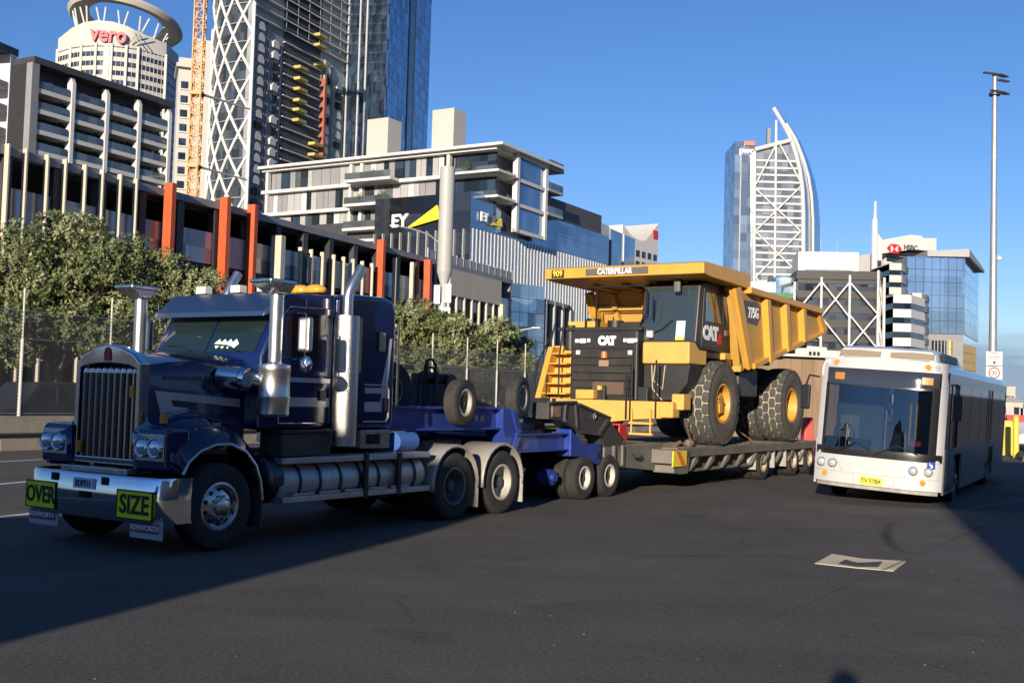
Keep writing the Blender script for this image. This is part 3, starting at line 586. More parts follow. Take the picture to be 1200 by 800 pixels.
# stacked gear on the dolly
P_ = thing('power_pack', 'black hydraulic power pack with looped hoses standing on the dolly', 'engine', conv(6.4,.55,1.70), RZ)
q = MB(); q.box(-.35,.45,-.35,.35,0,.42); q.box(-.2,.3,-.3,.3,.42,.60); q.build('engine_block', black_steel, P_, .03)
q = MB(); q.cyl((.15,-.36,.42),(.15,.2,.42),.17,n=20); q.cyl((-.2,-.30,.52),(-.2,-.1,.52),.10,n=16); q.build('flywheel', black, P_, .01)
for i,(x,h,wd) in enumerate(((-.42,.84,.16),(-.34,.70,.20),(-.48,.62,.14))):
    q = MB(); q.tube([(x-wd,-.30+.05*i,.0)]+[(x-wd*math.cos(a),-.30+.05*i,h-.2+.2*math.sin(a)) for a in [rad(k) for k in range(0,181,20)]]+[(x+wd,-.30+.05*i,.1)], .022, 7); q.build('hose', rubber, P_)
MB().box(.30,.75,-.42,-.10,.05,.17).build('orange_bracket', mat('orange_primer', (.60,.13,.03), .55, var=.2), P_, .03)
MB().cyl((.0,.1,.55),(.0,.1,.85),.035,n=10).build('exhaust_stub', black_steel, P_)
for s_, y_, z_, lab, tilt in ((5.40,-.82,1.815,'upright spare wheel with cream rim leaning on blue dolly beam behind the cab', .10), (7.28,-.72,1.92,'upright spare wheel standing at the rear end of the dolly, by dump truck stairs', .22)):
    t_ = thing('spare_wheel', lab, 'wheel', conv(s_, y_, z_), RZ+tilt)
    ta = MB().lathe([(.22,-.09),(.235,-.11),(.30,-.125),(.345,-.115),(.372,-.095),(.378,-.06),(.378,.06),(.372,.095),(.345,.115),(.30,.125),(.235,.11),(.22,.09)], n=40, closed=True).build('tyre', rubber_dusty, t_)
    inst(rim_mesh(.225,.22,'dual',mat('cream_rim',(0,0,0)),mat('hub_dark',(0,0,0))), 'rim', t_)
# black spare behind the sleeper
t_ = thing('spare_wheel', 'black spare wheel mounted close behind the navy sleeper cab', 'wheel', conv(4.05,-.42,1.98), RZ)
MB().lathe([(.22,-.12),(.30,-.14),(.40,-.14),(.43,-.10),(.435,0),(.43,.10),(.40,.14),(.30,.14),(.22,.12)], n=36, closed=True).build('tyre', rubber, t_); inst(rim_mesh(.225,.24,'dual',mat('grey_rim',(0,0,0)),mat('hub_dark',(0,0,0))), 'rim', t_)

# ------------------------------------------------------------------ low loader
L = thing('low_loader', 'dusty grey low loader trailer with swan neck carrying the yellow dump truck', 'trailer', conv(0,.4), RZ)
NY = -1.75                                # near edge of the deck
for sg in (-1,1):
    q = MB(); prof = [(8.05,1.84),(9.02,1.86),(10.40,1.57),(11.05,1.10),(11.05,.98),(10.25,.98),(10.18,1.08),(10.0,1.23),(9.17,1.30),(8.62,1.52),(8.05,1.54)]
    q.prism(prof, 'y', sg*.95, sg*1.30); nk = q.build('swan_neck', tgrey_d, L, .015)
    q = MB(); yo = sg*1.31
    q.bar((8.62,yo,1.52),(8.66,yo,1.84),.05,.06); q.bar((9.02,yo,1.84),(9.12,yo,1.31),.05,.06); q.bar((10.38,yo,1.56),(9.98,yo,1.24),.06,.09); q.bar((9.1,yo,1.83),(10.40,yo,1.56),.10,.05); q.bar((8.05,yo,1.85),(9.02,yo,1.87),.10,.04); q.bar((8.6,yo,1.52),(9.17,yo,1.31),.10,.04); q.bar((9.17,yo,1.30),(10.0,yo,1.23),.10,.04)
    q.build('neck_rib', tgrey_d, nk, .006)
    MB().lathe([(.045,-.012),(.065,0),(.045,.012)], (9.72,sg*1.345,1.60), 'y', 18, closed=True).build('lifting_eye', alu_dull, nk)
    MB().box(8.14,8.45,*sorted((sg*1.30,sg*1.335)),1.58,1.78).build('service_panel', mat('rusty_panel', (.20,.13,.10), .6, var=.4, scale=8), nk, .01)
q = MB(); q.box(8.1,10.3,-.94,.94,1.45,1.56); q.box(10.2,11.0,-.94,.94,1.0,1.08); q.build('neck_plate', tgrey_d, L)
# main deck
q = MB(); q.prism([(10.25,.62),(10.25,1.0),(12.95,1.0),(12.95,.40),(12.2,.46)], 'y', -1.30, 1.30); fb = q.build('front_beam', tgrey, L, .015)
for x in (10.62,11.0): MB().box(x-.04,x+.04,-1.345,-1.28,.60,1.01).build('beam_rib', tgrey, fb, .006)
q = MB(); q.tube([(11.45,-1.32,.82),(11.48,-1.36,.74),(11.65,-1.37,.72),(11.78,-1.36,.76),(11.80,-1.32,.82)], .025, 8); q.build('tie_ring', black_steel, fb)
q = MB(); q.prism([(12.65,.66),(12.85,.90),(22.6,.90),(22.6,.72),(12.8,.72)], 'y', NY, -NY); dk = q.build('deck', tgrey, L, .012)
plank = MB().box(0,.27,NY+.08,-NY-.08,0,.025).mesh('deck_plank', mat('deck_timber', (.17,.14,.105), .85, var=.35, scale=2.5, stretch=(4,.4,1)))
for i in range(32): inst(plank, 'deck_plank', dk, (12.9+i*.3,0,.899+.003*(i*7 % 3)))
q = MB(); q.prism([(12.55,.40),(12.65,.885),(13.45,.885),(13.35,.50),(13.30,.36),(12.9,.36)], 'y', NY+.0, -1.25); q.build('deck_corner', tgrey, L, .02)
q = MB(); q.box(12.4,12.64,NY-.02,-1.2,.60,.90); q.build('corner_lug', tgrey, L, .02)
# hazard marker
hz = MB().add([(12.40,NY-.05,.54),(13.14,NY-.03,.54),(13.16,NY-.03,.87),(12.42,NY-.05,.88),(12.40,NY-.025,.54),(13.14,NY-.005,.54),(13.16,NY-.005,.87),(12.42,NY-.025,.88)],[(0,1,2,3),(4,7,6,5),(0,4,5,1),(1,5,6,2),(2,6,7,3),(3,7,4,0)]).build('hazard_marker', mat('hazard_yellow', (.78,.62,.05), .5), L)
MB().add([(12.56,NY-.050,.873),(12.76,NY-.046,.870),(13.10,NY-.036,.55),(12.88,NY-.042,.55)],[(0,1,2,3)]).build('hazard_stripe', mat('hazard_red', (.75,.14,.04), .5), hz)
# outriggers along the near edge
for i in range(9):
    x = 13.75+i*.93
    q = MB(); q.prism([(x,.72),(x+.16,.72),(x+.14,.60),(x-.25,.42),(x-.33,.42),(x-.05,.62)], 'y', NY+.02, NY+.10); q.build('outrigger', tgrey, L, .006)
q = MB(); q.box(13.3,17.3,NY+.10,NY+.18,.38,.45); q.box(13.4,17.2,NY+.25,NY+.28,.42,.70); q.build('side_rail', tgrey, L, .008)
q = MB()
for sg in (-.7,.7): q.box(12.9,22.5,sg-.08,sg+.08,.45,.72)
for x in (18.3,20.5,21.85): q.cyl((x,-1.5,.40),(x,1.5,.40),.07,n=10)
q.build('main_beam', black_steel, L, .01)
rimT = rim_mesh(.225,.24,'dual',mat('tan_rim', (.42,.33,.22), .5, .1, var=.2, scale=8),mat('hub_dark',(0,0,0)))
for x in (18.15,20.5,21.85):
    for sg in (-1,1): put_wheel(L, rimT, tyS, (x, sg*1.58, .42), sg > 0, inner=tyS, innerdy=.27)
for x in (17.5,18.85,19.75,21.15): MB().box(x,x+.06,NY+.03,NY+.40,.28,.72).build('mudguard_plate', mat('pale_flap',(0,0,0)), L, .006)
q = MB(); q.tube([(13.4,-1.35,.93),(13.6,-1.4,1.02),(13.9,-1.25,.95),(14.2,-1.4,.98)], .05, 8); q.ell((13.9,-1.5,1.0),(.14,.12,.10)); q.build('tie_chain', mat('rusty_chain', (.16,.11,.07), .8, var=.3), L)
# red machine part on the neck and a red lamp board far back
tag(MB().box(-.18,.18,-.2,.2,0,.36).build('red_crate', mat('red_plastic', (.50,.03,.03), .45, var=.2), None, .03, loc=conv(11.35,-.55,1.08), rz=RZ), 'small red plastic crate on the low loader beneath the dump truck bumper', 'crate')

for x0, x1 in ((13.6,14.9),(17.6,16.4),(20.9,21.9)):          # tie-down chains from the deck edge to the load
    q = MB(); n_ = 18
    for k in range(n_):
        a_ = Vector((x0,NY+.06,.93)).lerp(Vector((x1,-.9,1.75)), k/n_); b_ = Vector((x0,NY+.06,.93)).lerp(Vector((x1,-.9,1.75)), (k+1.25)/n_); q.bar(a_, b_, .035 if k % 2 else .012, .012 if k % 2 else .035)
    q.build('tie_chain', mat('rusty_chain',(0,0,0)), L)
# ------------------------------------------------------------------ dump truck (rides on the low loader)
cy = mat('dump_truck_yellow', (.62,.305,.030), .45, 0, var=.12, scale=1.6, dirt=(.42,.27,.10), dirt_amt=.30, coat=.15)
cyd = mat('dusty_yellow', (.50,.28,.055), .6, 0, var=.15, scale=1.2, dirt=(.36,.26,.13), dirt_amt=.5)
cyp = mat('pale_yellow', (.62,.345,.065), .5, 0, var=.10, scale=2, dirt=(.42,.29,.13), dirt_amt=.35)
cdk = mat('charcoal_panel', (.014,.014,.014), .5, 0, var=.2, scale=3, dirt=(.07,.06,.045), dirt_amt=.28)
cdu = mat('dusty_grille', (.014,.013,.011), .7, 0, var=.3, scale=4, dirt=(.07,.05,.03), dirt_amt=.4)
hrim = mat('orange_yellow_rim', (.62,.30,.035), .5, 0, var=.2, scale=4, dirt=(.35,.22,.10), dirt_amt=.4)
lugm = mat('tread_lug_rubber', (.060,.058,.052), .9, 0, var=.25, scale=5)
carc = mat('dust_filled_tread', (.33,.29,.22), .95, 0, var=.2, scale=5)
sidew = mat('tyre_sidewall', (.085,.075,.062), .9, 0, var=.2, scale=4, dirt=(.15,.125,.095), dirt_amt=.4)
U = thing('dump_truck', 'large yellow mining dump truck with canopy tray and cab on the low loader', 'dump truck', conv(15.3,.5), RZ)
DZ = .915
R_, W_ = 1.0, .66
# chassis
q = MB()
for sy in (-.55,.55): q.box(-1.7,5.4,sy-.13,sy+.13,1.75,2.25)
q.cyl((0,-1.5,DZ+R_),(0,1.5,DZ+R_),.22,n=16); q.cyl((4.85,-1.6,DZ+R_),(4.85,1.6,DZ+R_),.34,n=16); q.ell((4.85,0,DZ+R_),(.6,.6,.6)); q.box(-1.0,1.6,-.5,1.3,2.0,3.0)
q.build('chassis', black_steel, U, .03)
# wheels: tyre with tread lugs, rim with hub
def haul_tyre():
    h = W_/2; q = MB(); q.cur = 1
    q.lathe([(.46,-h*.78),(.50,-h*.96),(.66,-h*1.06),(.82,-h*1.02),(.93,-h*.93)], n=56)
    q.lathe([(.46,h*.78),(.50,h*.96),(.66,h*1.06),(.82,h*1.02),(.93,h*.93)][::-1], n=56)
    q.cur = 0; q.lathe([(.93,-h*.93),(R_-.055,-h*.80),(R_-.045,0),(R_-.055,h*.80),(.93,h*.93)], n=56)
    q.cur = 1; q.lathe([(.46,-h*.78),(.46,h*.78)], n=40)
    return q.mesh('tyre', [carc, sidew])
htyre = haul_tyre(); NL = 22
def lug_poly(row):
    h = W_/2
    if row in (0,3):     # shoulder blocks, wrap on to the sidewall
        return [(-.125,-h*1.0),(.125,-h*1.0),(.130,-h*.66),(.06,-h*.52),(-.09,-h*.55),(-.135,-h*.70)]
    return [(-.12,-h*.44),(.02,-h*.50),(.125,-h*.40),(.13,-h*.12),(.03,-h*.02),(-.125,-h*.10)]
def lug_mesh(row, k=1.0):
    q = MB(); q2 = [(a, -b if row >= 2 else b) for a, b in lug_poly(row)]
    def pt(a, y, r): t = a/R_; return (r*math.sin(t), y, r*math.cos(t))
    h = W_/2
    rt = lambda y: R_ - (.045*((abs(y)/h)**4))
    n = len(q2); top = [pt(a*.93, y, rt(y)) for a, y in q2]; bot = [pt(a, y, rt(y)-.075) for a, y in q2]
    q.add(bot+top, [tuple(range(n,2*n))]+[(i,(i+1)%n,n+(i+1)%n,n+i) for i in range(n)])
    return q
lugme = [lug_mesh(r).mesh('tread_lug', lugm) for r in range(4)]
offs = [0, .5, .05, .55]
def all_lugs():
    q = MB()
    for r in range(4):
        for i in range(NL):
            q.M = Matrix.Rotation(2*math.pi*(i+offs[r])/NL, 4, 'Y'); s = lug_mesh(r); q.add(s.v, s.f)
    return q.mesh('tread', lugm)
lugs_joined = all_lugs()
def haul_rim(front):
    h = W_/2; q = MB()
    q.lathe([(.47,-h*.78),(.475,-h*.90),(.43,-h*.92),(.41,-h*.80),(.40,-h*.30 if front else h*.1),(.30,-h*.2 if front else h*.15),(.0,-h*.2 if front else h*.15)], n=40)
    if front:
        q.lathe([(.30,-h*.2),(.27,-h*.62),(.20,-h*.72),(0,-h*.74)], n=24)
        for i in range(14): a = 2*math.pi*i/14; q.cyl((.34*math.sin(a),-h*.2,.34*math.cos(a)),(.34*math.sin(a),-h*.36,.34*math.cos(a)),.025,n=6)
        q.box(-.10,.12,-h*.80,-h*.7,-.22,-.02); q.bar((-.2,-h*.74,.15),(.16,-h*.74,.02),.06,.05)
    else:
        q.lathe([(.40,h*.1),(.35,-.02),(.33,-h*.1),(.15,-h*.16),(0,-h*.17)], n=32)
    return q.mesh('rim', hrim)
hrF, hrR = haul_rim(True), haul_rim(False)
def haul_wheel(x, y, rimme, flip, lugs):
    t_ = inst(htyre, 'tyre', U, (x, y, DZ+R_), (0, .07*x, math.pi if flip else 0))
    if lugs:
        for r in range(4):
            for i in range(NL): inst(lugme[r], 'tread_lug', t_, (0,0,0), (0, 2*math.pi*(i+offs[r])/NL, 0))
    else: stuff(inst(lugs_joined, 'tread', t_))
    if rimme: inst(rimme, 'rim', U, (x, y, DZ+R_), (0, 0, math.pi if flip else 0))
haul_wheel(0, -1.85+W_/2, hrF, False, True); haul_wheel(0, 1.85-W_/2, hrF, True, False)
haul_wheel(4.85, -1.85+W_/2, hrR, False, True); haul_wheel(4.85, -1.85+W_*1.62, None, False, False)
haul_wheel(4.85, 1.85-W_/2, hrR, True, False); haul_wheel(4.85, 1.85-W_*1.62, None, True, False)
# front bumper
q = MB(); q.prism([(1.60,1.62),(1.60,1.92),(-1.42,1.92),(-1.42,1.72),(-1.15,1.54),(-.55,1.50),(.30,1.40),(.62,1.42)], 'x', -1.95, -1.45); bu = q.build('front_bumper', cyp, U, .02)
q = MB(); q.box(-1.75,-1.35,-1.60,-1.30,1.74,2.10); q.box(-1.97,-1.6,-1.44,-1.1,1.56,1.90); q.build('bumper_corner', cyp, U, .03)
MB().box(-1.90,-1.50,.62,1.10,1.93,2.15).build('bumper_box', cyp, U, .03); MB().cyl((-1.72,.55,2.15),(-1.72,.55,2.25),.07,n=14).build('filler_cap', cyp, U, .01)
q = MB(); 
for y in (-.45,-.92): q.tube([(-1.97,y,1.62),(-2.0,y,1.72),(-2.02,y,1.70),(-2.02,y,1.15)], .022, 7)
for z in (1.42,1.18): q.box(-2.06,-1.95,-.98,-.40,z-.025,z+.025)
q.build('front_ladder', cyp, U, .006)
q = MB(); q.tube([(-1.98,-.28,1.5),(-1.98,-.28,2.55)], .025, 6); q.tube([(-1.98,-.38,1.5),(-1.98,-.38,2.75)], .02, 6); q.tube([(-1.98,-1.02,1.55),(-1.98,-1.02,2.85)], .022, 6); q.build('hand_rail', black, U)
# radiator and hood
q = MB(); q.box(-1.55,-.3,-.34,1.46,1.90,3.56); rad_ = q.build('radiator_housing', cdk, U, .06, 3)
MB().box(-1.58,-1.54,-.28,1.40,3.12,3.50).build('header_panel', mat('header_black', (.022,.022,.023), .4, var=.2), rad_, .01)
for i in range(6):
    z = 2.02+i*.178; MB().box(-1.595,-1.54,-.24,1.36,z,z+.155).build('grille_slat', cdu, rad_, .012)
MB().box(-1.605,-1.595,-.02,.80,2.06,2.34).build('grille_mesh', mat('brown_mesh', (.10,.065,.045), .8, bump=.5, bscale=60), rad_)
text('maker_lettering', 'CAT', .26, white_ink, rad_, frame((-1.584,.46,3.30),(0,-1,0),(0,0,1)), bold=.022, sx=.88)
lw = mat('white_lamp', (.80,.80,.74), .25, 0, coat=.6)
for y0, wd, z0, h_ in ((1.26,.10,3.26,.09),(1.10,.17,3.25,.11),(.94,.08,3.27,.09),(-.02,.08,3.27,.09),(-.17,.17,3.25,.11),(-.30,.08,3.27,.09),(1.22,.11,2.98,.10),(-.16,.11,2.98,.10)):
    MB().box(-1.61,-1.57,y0-wd/2-.0,y0+wd/2,z0,z0+h_).build('lamp', lw, rad_, .012)
MB().cyl((-1.62,.50,2.90),(-1.62,.50,3.05),.08,.07,n=16).build('beacon', mat('rust_orange', (.55,.16,.05), .4), rad_, .02)
MB().box(-1.63,-1.59,.38,.64,2.70,2.85).build('name_plate', mat('tan_plate', (.25,.18,.10), .6), rad_, .01)
# deck over the engine
q = MB(); q.box(-1.45,1.2,-.36,1.9,3.56,3.64); q.build('walkway', cdk, U, .01)
q = MB(); q.box(-1.3,-.2,.95,1.7,3.64,3.80); q.build('deck_hatch', cyp, U, .03)
q = MB(); q.cyl((-1.25,1.62,3.1),(-1.25,1.62,3.70),.15,n=18); q.cyl((-.9,1.2,3.80),(-.9,1.2,3.88),.18,n=18); q.cyl((-.7,.7,3.64),(-.7,.7,3.84),.2,n=18); q.box(-.9,-.1,-.1,.5,3.64,3.80); q.build('air_intake', cdk, U, .02)
q = MB()
for pts in ([(-1.4,.86,3.64),(-1.4,.86,4.52),(-1.4,.70,4.60),(-1.4,-.36,4.60),(-1.4,-.46,4.50),(-1.4,-.46,3.95),(-1.3,-.30,3.80),(-1.2,-.2,3.64)],[(-1.4,1.15,3.64),(-1.4,1.15,4.60),(-1.4,.7,4.60)],[(-1.4,-.62,3.8),(-1.4,-.62,4.35)]): q.tube(pts, .022, 6)
q.build('deck_rail', black, U)
# stairs on the far front corner
st = MB(); st.prism([(1.50,1.92),(2.32,1.92),(1.98,3.12),(1.50,3.12)], 'x', -1.30, -1.24); st.prism([(2.20,1.92),(2.36,1.92),(2.02,3.16),(1.88,3.16)], 'x', -1.66, -1.30); sx_ = st.build('stair_stringer', cy, U, .01)
for i in range(5):
    z = 2.02+.24*i; y1_ = 2.32-.34*(z-1.92)/1.2; MB().box(-1.62,-1.28,1.52,y1_,z,z+.04).build('stair_tread', cy, sx_, .006); MB().box(-1.31,-1.28,1.52,y1_+.03,z,z+.22).build('stair_riser', cyp, sx_)
q = MB()
for dy in (0,.34): q.tube([(-1.62,1.72+dy,1.95),(-1.62,1.72+dy,2.9),(-1.62,1.62+dy*.7,3.75),(-1.62,1.62+dy*.7,4.05),(-1.4,1.62+dy*.7,4.15),(-1.2,1.62+dy*.7,4.05),(-1.2,1.62+dy*.7,3.6)], .022, 7)
q.tube([(-1.62,2.42,2.0),(-1.62,2.36,2.7),(-1.62,1.95,3.5)], .022, 7); q.build('stair_rail', black, U)
# box under the cab
MB().box(-1.55,-.55,-1.62,-.45,2.78,3.28).build('cab_base', cyp, U, .04, 3)
q = MB(); q.prism([(-.45,1.95),(-1.2,1.95),(-1.55,2.35),(-1.60,2.78),(-.45,2.78)], 'x', -1.45, -.75); q.build('side_guard', cdk, U, .02)
q = MB(); q.tube([(-1.47,-.75,2.75),(-1.50,-.72,2.4),(-1.48,-.95,2.2),(-1.48,-.98,2.55),(-1.47,-1.0,2.75)], .014, 6); q.tube([(-1.47,-.66,2.75),(-1.48,-.70,2.2),(-1.5,-.95,1.95)], .014, 6); q.build('loose_hose', mat('pale_hose', (.45,.36,.25), .7), U)
# cab
q = MB(); cabp = [(-1.26,3.28),(-1.06,4.64),(-.80,4.72),(.62,4.74),(.72,4.60),(.72,3.12),(-1.0,3.12)]
q.prism(cabp, 'y', -1.66, -.22); cabo = q.build('cab', mat('cab_brown_black', (.030,.024,.020), .4, 0, var=.2, scale=3, dirt=(.08,.06,.045), dirt_amt=.4), U, .05, 3)
ds = Vector((.20,0,1.36)).normalized(); ns = Vector((-1.36,0,.20)).normalized(); o = Vector((-1.26,0,3.28))+ns*.012
P = lambda y,t: o+ds*t+Vector((0,y,0))
cgl = mat('cab_glass', (.030,.042,.045), .04, 0, coat=1.0)
q = MB(); q.add([P(-1.60,.06),P(-.27,.06),P(-.38,1.30),P(-1.56,1.30)]+[p-ns*.02 for p in (P(-1.60,.06),P(-.27,.06),P(-.38,1.30),P(-1.56,1.30))], [(0,1,2,3),(0,4,5,1),(1,5,6,2),(2,6,7,3),(3,7,4,0)]); wsn = q.build('windscreen', cgl, cabo)
MB().add([P(-1.36,.08)+ns*.004,P(-1.14,.08)+ns*.004,P(-1.14,.50)+ns*.004,P(-1.36,.50)+ns*.004],[(0,1,2,3)]).build('permit_sheet', mat('pale_green_sheet', (.50,.72,.62), .6), wsn)
MB().add([P(-1.36,.055)+ns*.006,P(-1.14,.055)+ns*.006,P(-1.14,.12)+ns*.006,P(-1.36,.12)+ns*.006],[(0,1,2,3)]).build('permit_strip', mat('permit_yellow', (.72,.70,.05), .6), wsn)
MB().tube([P(-.45,.18)+ns*.03,P(-.8,.30)+ns*.04,P(-1.05,.52)+ns*.04], .014, 6).build('wiper', black, wsn)
q = MB(); q.prism([(-1.0,3.20),(-.88,4.58),(.55,4.60),(.60,3.20)], 'y', -1.675, -1.655); cdr = q.build('cab_door', mat('cab_brown_black',(0,0,0)), cabo, .01)
q = MB(); q.prism([(-.78,3.80),(-.76,4.46),(-.30,4.48),(-.30,3.80)], 'y', -1.682, -1.67); q.build('door_window', cgl, cdr)
q = MB(); q.prism([(-.22,3.80),(-.22,4.48),(.18,4.48),(.18,3.80)], 'y', -1.682, -1.67); q.build('door_window', cgl, cdr)
q = MB(); q.prism([(.26,3.80),(.26,4.48),(.46,4.44),(.50,3.80)], 'y', -1.682, -1.67); q.build('quarter_window', cgl, cdr)
text('maker_lettering', 'CAT', .42, white_ink, cdr, frame((-.50,-1.684,3.52),(1,0,0),(0,0,1)), bold=.028, sx=1.05)
MB().prism([(-.12,3.30),(.16,3.30),(.16,3.56),(.06,3.56)], 'y', -1.682,-1.67).build('red_logo_corner', red_ink, cdr)
MB().box(.36,.56,-1.70,-1.66,3.52,3.66).build('door_latch', mat('latch_brown', (.18,.12,.07), .5), cdr, .01)
MB().box(-.9,.7,-1.60,-.42,2.96,3.12).build('cab_mount', black_steel, U, .02)
q = MB(); q.tube([(-1.1,-1.15,4.70),(-1.28,-1.15,4.78)], .018, 6); mr = q.build('mirror_arm', black, U); MB().box(-1.36,-1.26,-1.27,-1.10,4.42,4.86).build('mirror', mat('mirror_grey', (.11,.10,.10), .5), mr, .05, 3)
MB().box(-1.38,-1.28,-.62,-.44,3.38,3.56).build('side_mirror', lens, U, .03)
MB().box(.75,1.15,-1.55,-1.1,2.75,3.0).build('fuel_bracket', cy, U, .03); MB().box(.30,.70,-1.72,-1.5,2.95,3.12).build('step_bracket', cyp, U, .03)
# tray: canopy, headboard, floor, side walls with ribs
TY_ = 1.97
q = MB(); q.prism([(-1.84,4.78),(-1.84,5.02),(-1.70,5.06),(.95,5.06),(1.02,4.98),(1.02,4.70),(-1.4,4.74)], 'y', -2.06, 2.06); cn = q.build('canopy', cy, U, .02)
for y in (-1.2,-.4,.4,1.2): MB().box(-.9,.9,y-.06,y+.06,4.64,4.74).build('canopy_rib', cyd, cn, .01)
nb = MB().box(-1.855,-1.835,-.70,.93,4.82,4.985).build('canopy_name_board', mat('name_board_grey', (.10,.095,.085), .5, var=.1), cn, .004)
text('canopy_lettering', 'CATERPILLAR', .185, white_ink, nb, frame((-1.858,.16,4.90),(0,-1,0),(0,0,1)), bold=.006, sx=.80)
yb = MB().box(-1.855,-1.835,1.52,1.86,4.80,4.99).build('fleet_number_plate', ink, cn, .004)
text('fleet_number', '909', .20, mat('number_yellow', (.80,.62,.04), .5), yb, frame((-1.858,1.69,4.895),(0,-1,0),(0,0,1)), bold=.003, sx=.90)
q = MB(); q.add([(.30,-TY_+.1,4.70),(.30,TY_-.1,4.70),(1.25,TY_-.25,2.85),(1.25,-TY_+.25,2.85),(.42,-TY_+.1,4.70),(.42,TY_-.1,4.70),(1.37,TY_-.25,2.85),(1.37,-TY_+.25,2.85)], [(0,1,2,3),(4,7,6,5),(0,3,7,4),(1,5,6,2),(0,4,5,1),(2,6,7,3)]); q.build('headboard', cyd, U, .02)
for y in (-1.2,-.45,.45,1.3): q = MB(); q.bar((.22,y,4.62),(1.14,y,2.85),.14,.14); q.build('headboard_rib', cyd, U, .01)
for z in (3.3,3.75,4.2): q = MB(); xx = .30+(4.70-z)/1.85*.95-.04; q.box(xx-.08,xx+.04,-1.5,1.8,z,z+.12); q.build('headboard_beam', cyd, U, .01)
MB().box(.2,1.1,-.75,1.4,3.35,3.75).build('headboard_box', cyp, U, .03)
wall = [(.12,4.60),(1.15,2.78),(2.42,2.97),(5.05,3.62),(7.05,4.02),(7.10,4.17),(6.55,4.58),(1.0,4.66)]
for sg in (-1,1):
    a, b = sorted((sg*TY_, sg*(TY_-.12)))
    q = MB(); q.prism(wall, 'y', a, b); wl = q.build('tray_side', cyd if sg < 0 else cy, U, .012)
    q = MB(); q.bar((.85,sg*(TY_+.04),4.66),(6.55,sg*(TY_+.04),4.60),.26,.16); q.build('top_rail', cy, wl, .02)
    for x0, x1, zb in ((2.10,2.42,3.0),(3.50,3.74,3.32),(4.88,5.06,3.64)):
        q = MB(); q.prism([(x0-.13,4.54),(x0+.13,4.54),(x1+.13,zb+.02),(x1-.13,zb-.02)], 'y', sg*(TY_-.02), sg*(TY_+.17)); q.build('side_rib', cy, wl, .02)
    q = MB(); q.prism([(.08,4.62),(.46,4.70),(1.42,2.86),(1.10,2.74)], 'y', sg*(TY_-.02), sg*(TY_+.07)); q.build('front_post', cy, wl, .02)
    q = MB(); q.bar((1.3,sg*(TY_+.03),2.84),(5.05,sg*(TY_+.03),3.64),.20,.14); q.bar((5.05,sg*(TY_+.03),3.64),(7.05,sg*(TY_+.03),4.05),.14,.10); q.build('bottom_rail', cy, wl, .02)
    q = MB(); q.prism([(6.50,4.60),(7.12,4.18),(7.08,4.0),(6.85,3.98),(6.30,4.55)], 'y', sg*(TY_-.02), sg*(TY_+.10)); q.build('tail_post', cy, wl, .02)
    if sg < 0:
        lb = MB().prism([(.70,4.42),(1.72,4.44),(1.95,4.36),(1.95,4.10),(1.72,3.86),(1.0,3.90)], 'y', -TY_-.008, -TY_+.01).build('model_panel', mat('panel_charcoal', (.06,.06,.06), .45), wl)
        text('model_lettering', '775G', .36, white_ink, lb, frame((1.45,-TY_-.012,4.14),(1,0,.03),(0,0,1)), bold=.008, sx=.88)
q = MB(); q.add([(1.25,-1.75,2.85),(1.25,1.75,2.85),(7.0,1.85,4.0),(7.0,-1.85,4.0),(1.25,-1.75,2.70),(1.25,1.75,2.70),(7.0,1.85,3.88),(7.0,-1.85,3.88)], [(0,3,2,1),(4,5,6,7),(0,1,5,4),(2,3,7,6),(0,4,7,3),(1,2,6,5)]); q.build('tray_floor', cyd, U, .01)
for x in (2.2,3.2,4.2,5.2,6.2): q = MB(); z = 2.70+(x-1.25)/5.75*1.18; q.box(x-.09,x+.09,-1.75,1.75,z-.17,z-.0); q.build('floor_beam', cyd, U, .01)
# hoist tank between the wheels, and fittings
MB().box(1.65,2.95,-1.55,-.7,2.10,2.78).build('hydraulic_tank', mat('tank_grey', (.060,.060,.060), .45, var=.15), U, .04, 3)
MB().prism([(2.0,2.78),(2.5,2.78),(2.38,3.02),(2.12,3.02)], 'y', -1.5,-1.3).build('tank_bracket', cyp, U, .02)
q = MB(); q.box(1.15,1.45,-1.5,-1.2,2.0,2.75); q.cyl((1.3,-1.3,1.3),(1.3,-1.3,2.0),.12,n=14); q.box(1.1,1.6,-1.6,-1.25,1.95,2.15); q.build('suspension_strut', cyp, U, .03)
q = MB(); q.bar((.75,-1.35,3.3),(1.35,-1.3,2.5),.3,.25); q.build('frame_horn', cy, U, .04)
# ------------------------------------------------------------------ bus
def thin_glass(name, tint, refl, rough=.0):
    m = bpy.data.materials.new(name); m.use_nodes = True; t = m.node_tree; t.nodes.remove(t.nodes['Principled BSDF'])
    a = t.nodes.new('ShaderNodeBsdfTransparent'); a.inputs[0].default_value = (*tint,1); b = t.nodes.new('ShaderNodeBsdfGlossy'); b.inputs['Roughness'].default_value = rough; b.inputs[0].default_value = (.9,.95,1,1)
    lw_ = t.nodes.new('ShaderNodeLayerWeight'); lw_.inputs['Blend'].default_value = .25; ma = t.nodes.new('ShaderNodeMapRange'); ma.inputs['To Min'].default_value = refl; ma.inputs['To Max'].default_value = .9; t.links.new(lw_.outputs['Fresnel'], ma.inputs['Value'])
    mxs = t.nodes.new('ShaderNodeMixShader'); t.links.new(ma.outputs[0], mxs.inputs[0]); t.links.new(a.outputs[0], mxs.inputs[1]); t.links.new(b.outputs[0], mxs.inputs[2]); t.links.new(mxs.outputs[0], t.nodes['Material Output'].inputs[0]); return m
bglass = thin_glass('bus_windscreen', (.26,.28,.29), .10); bside = mat('bus_side_glass', (.010,.011,.013), .05, 0, spec=.35)
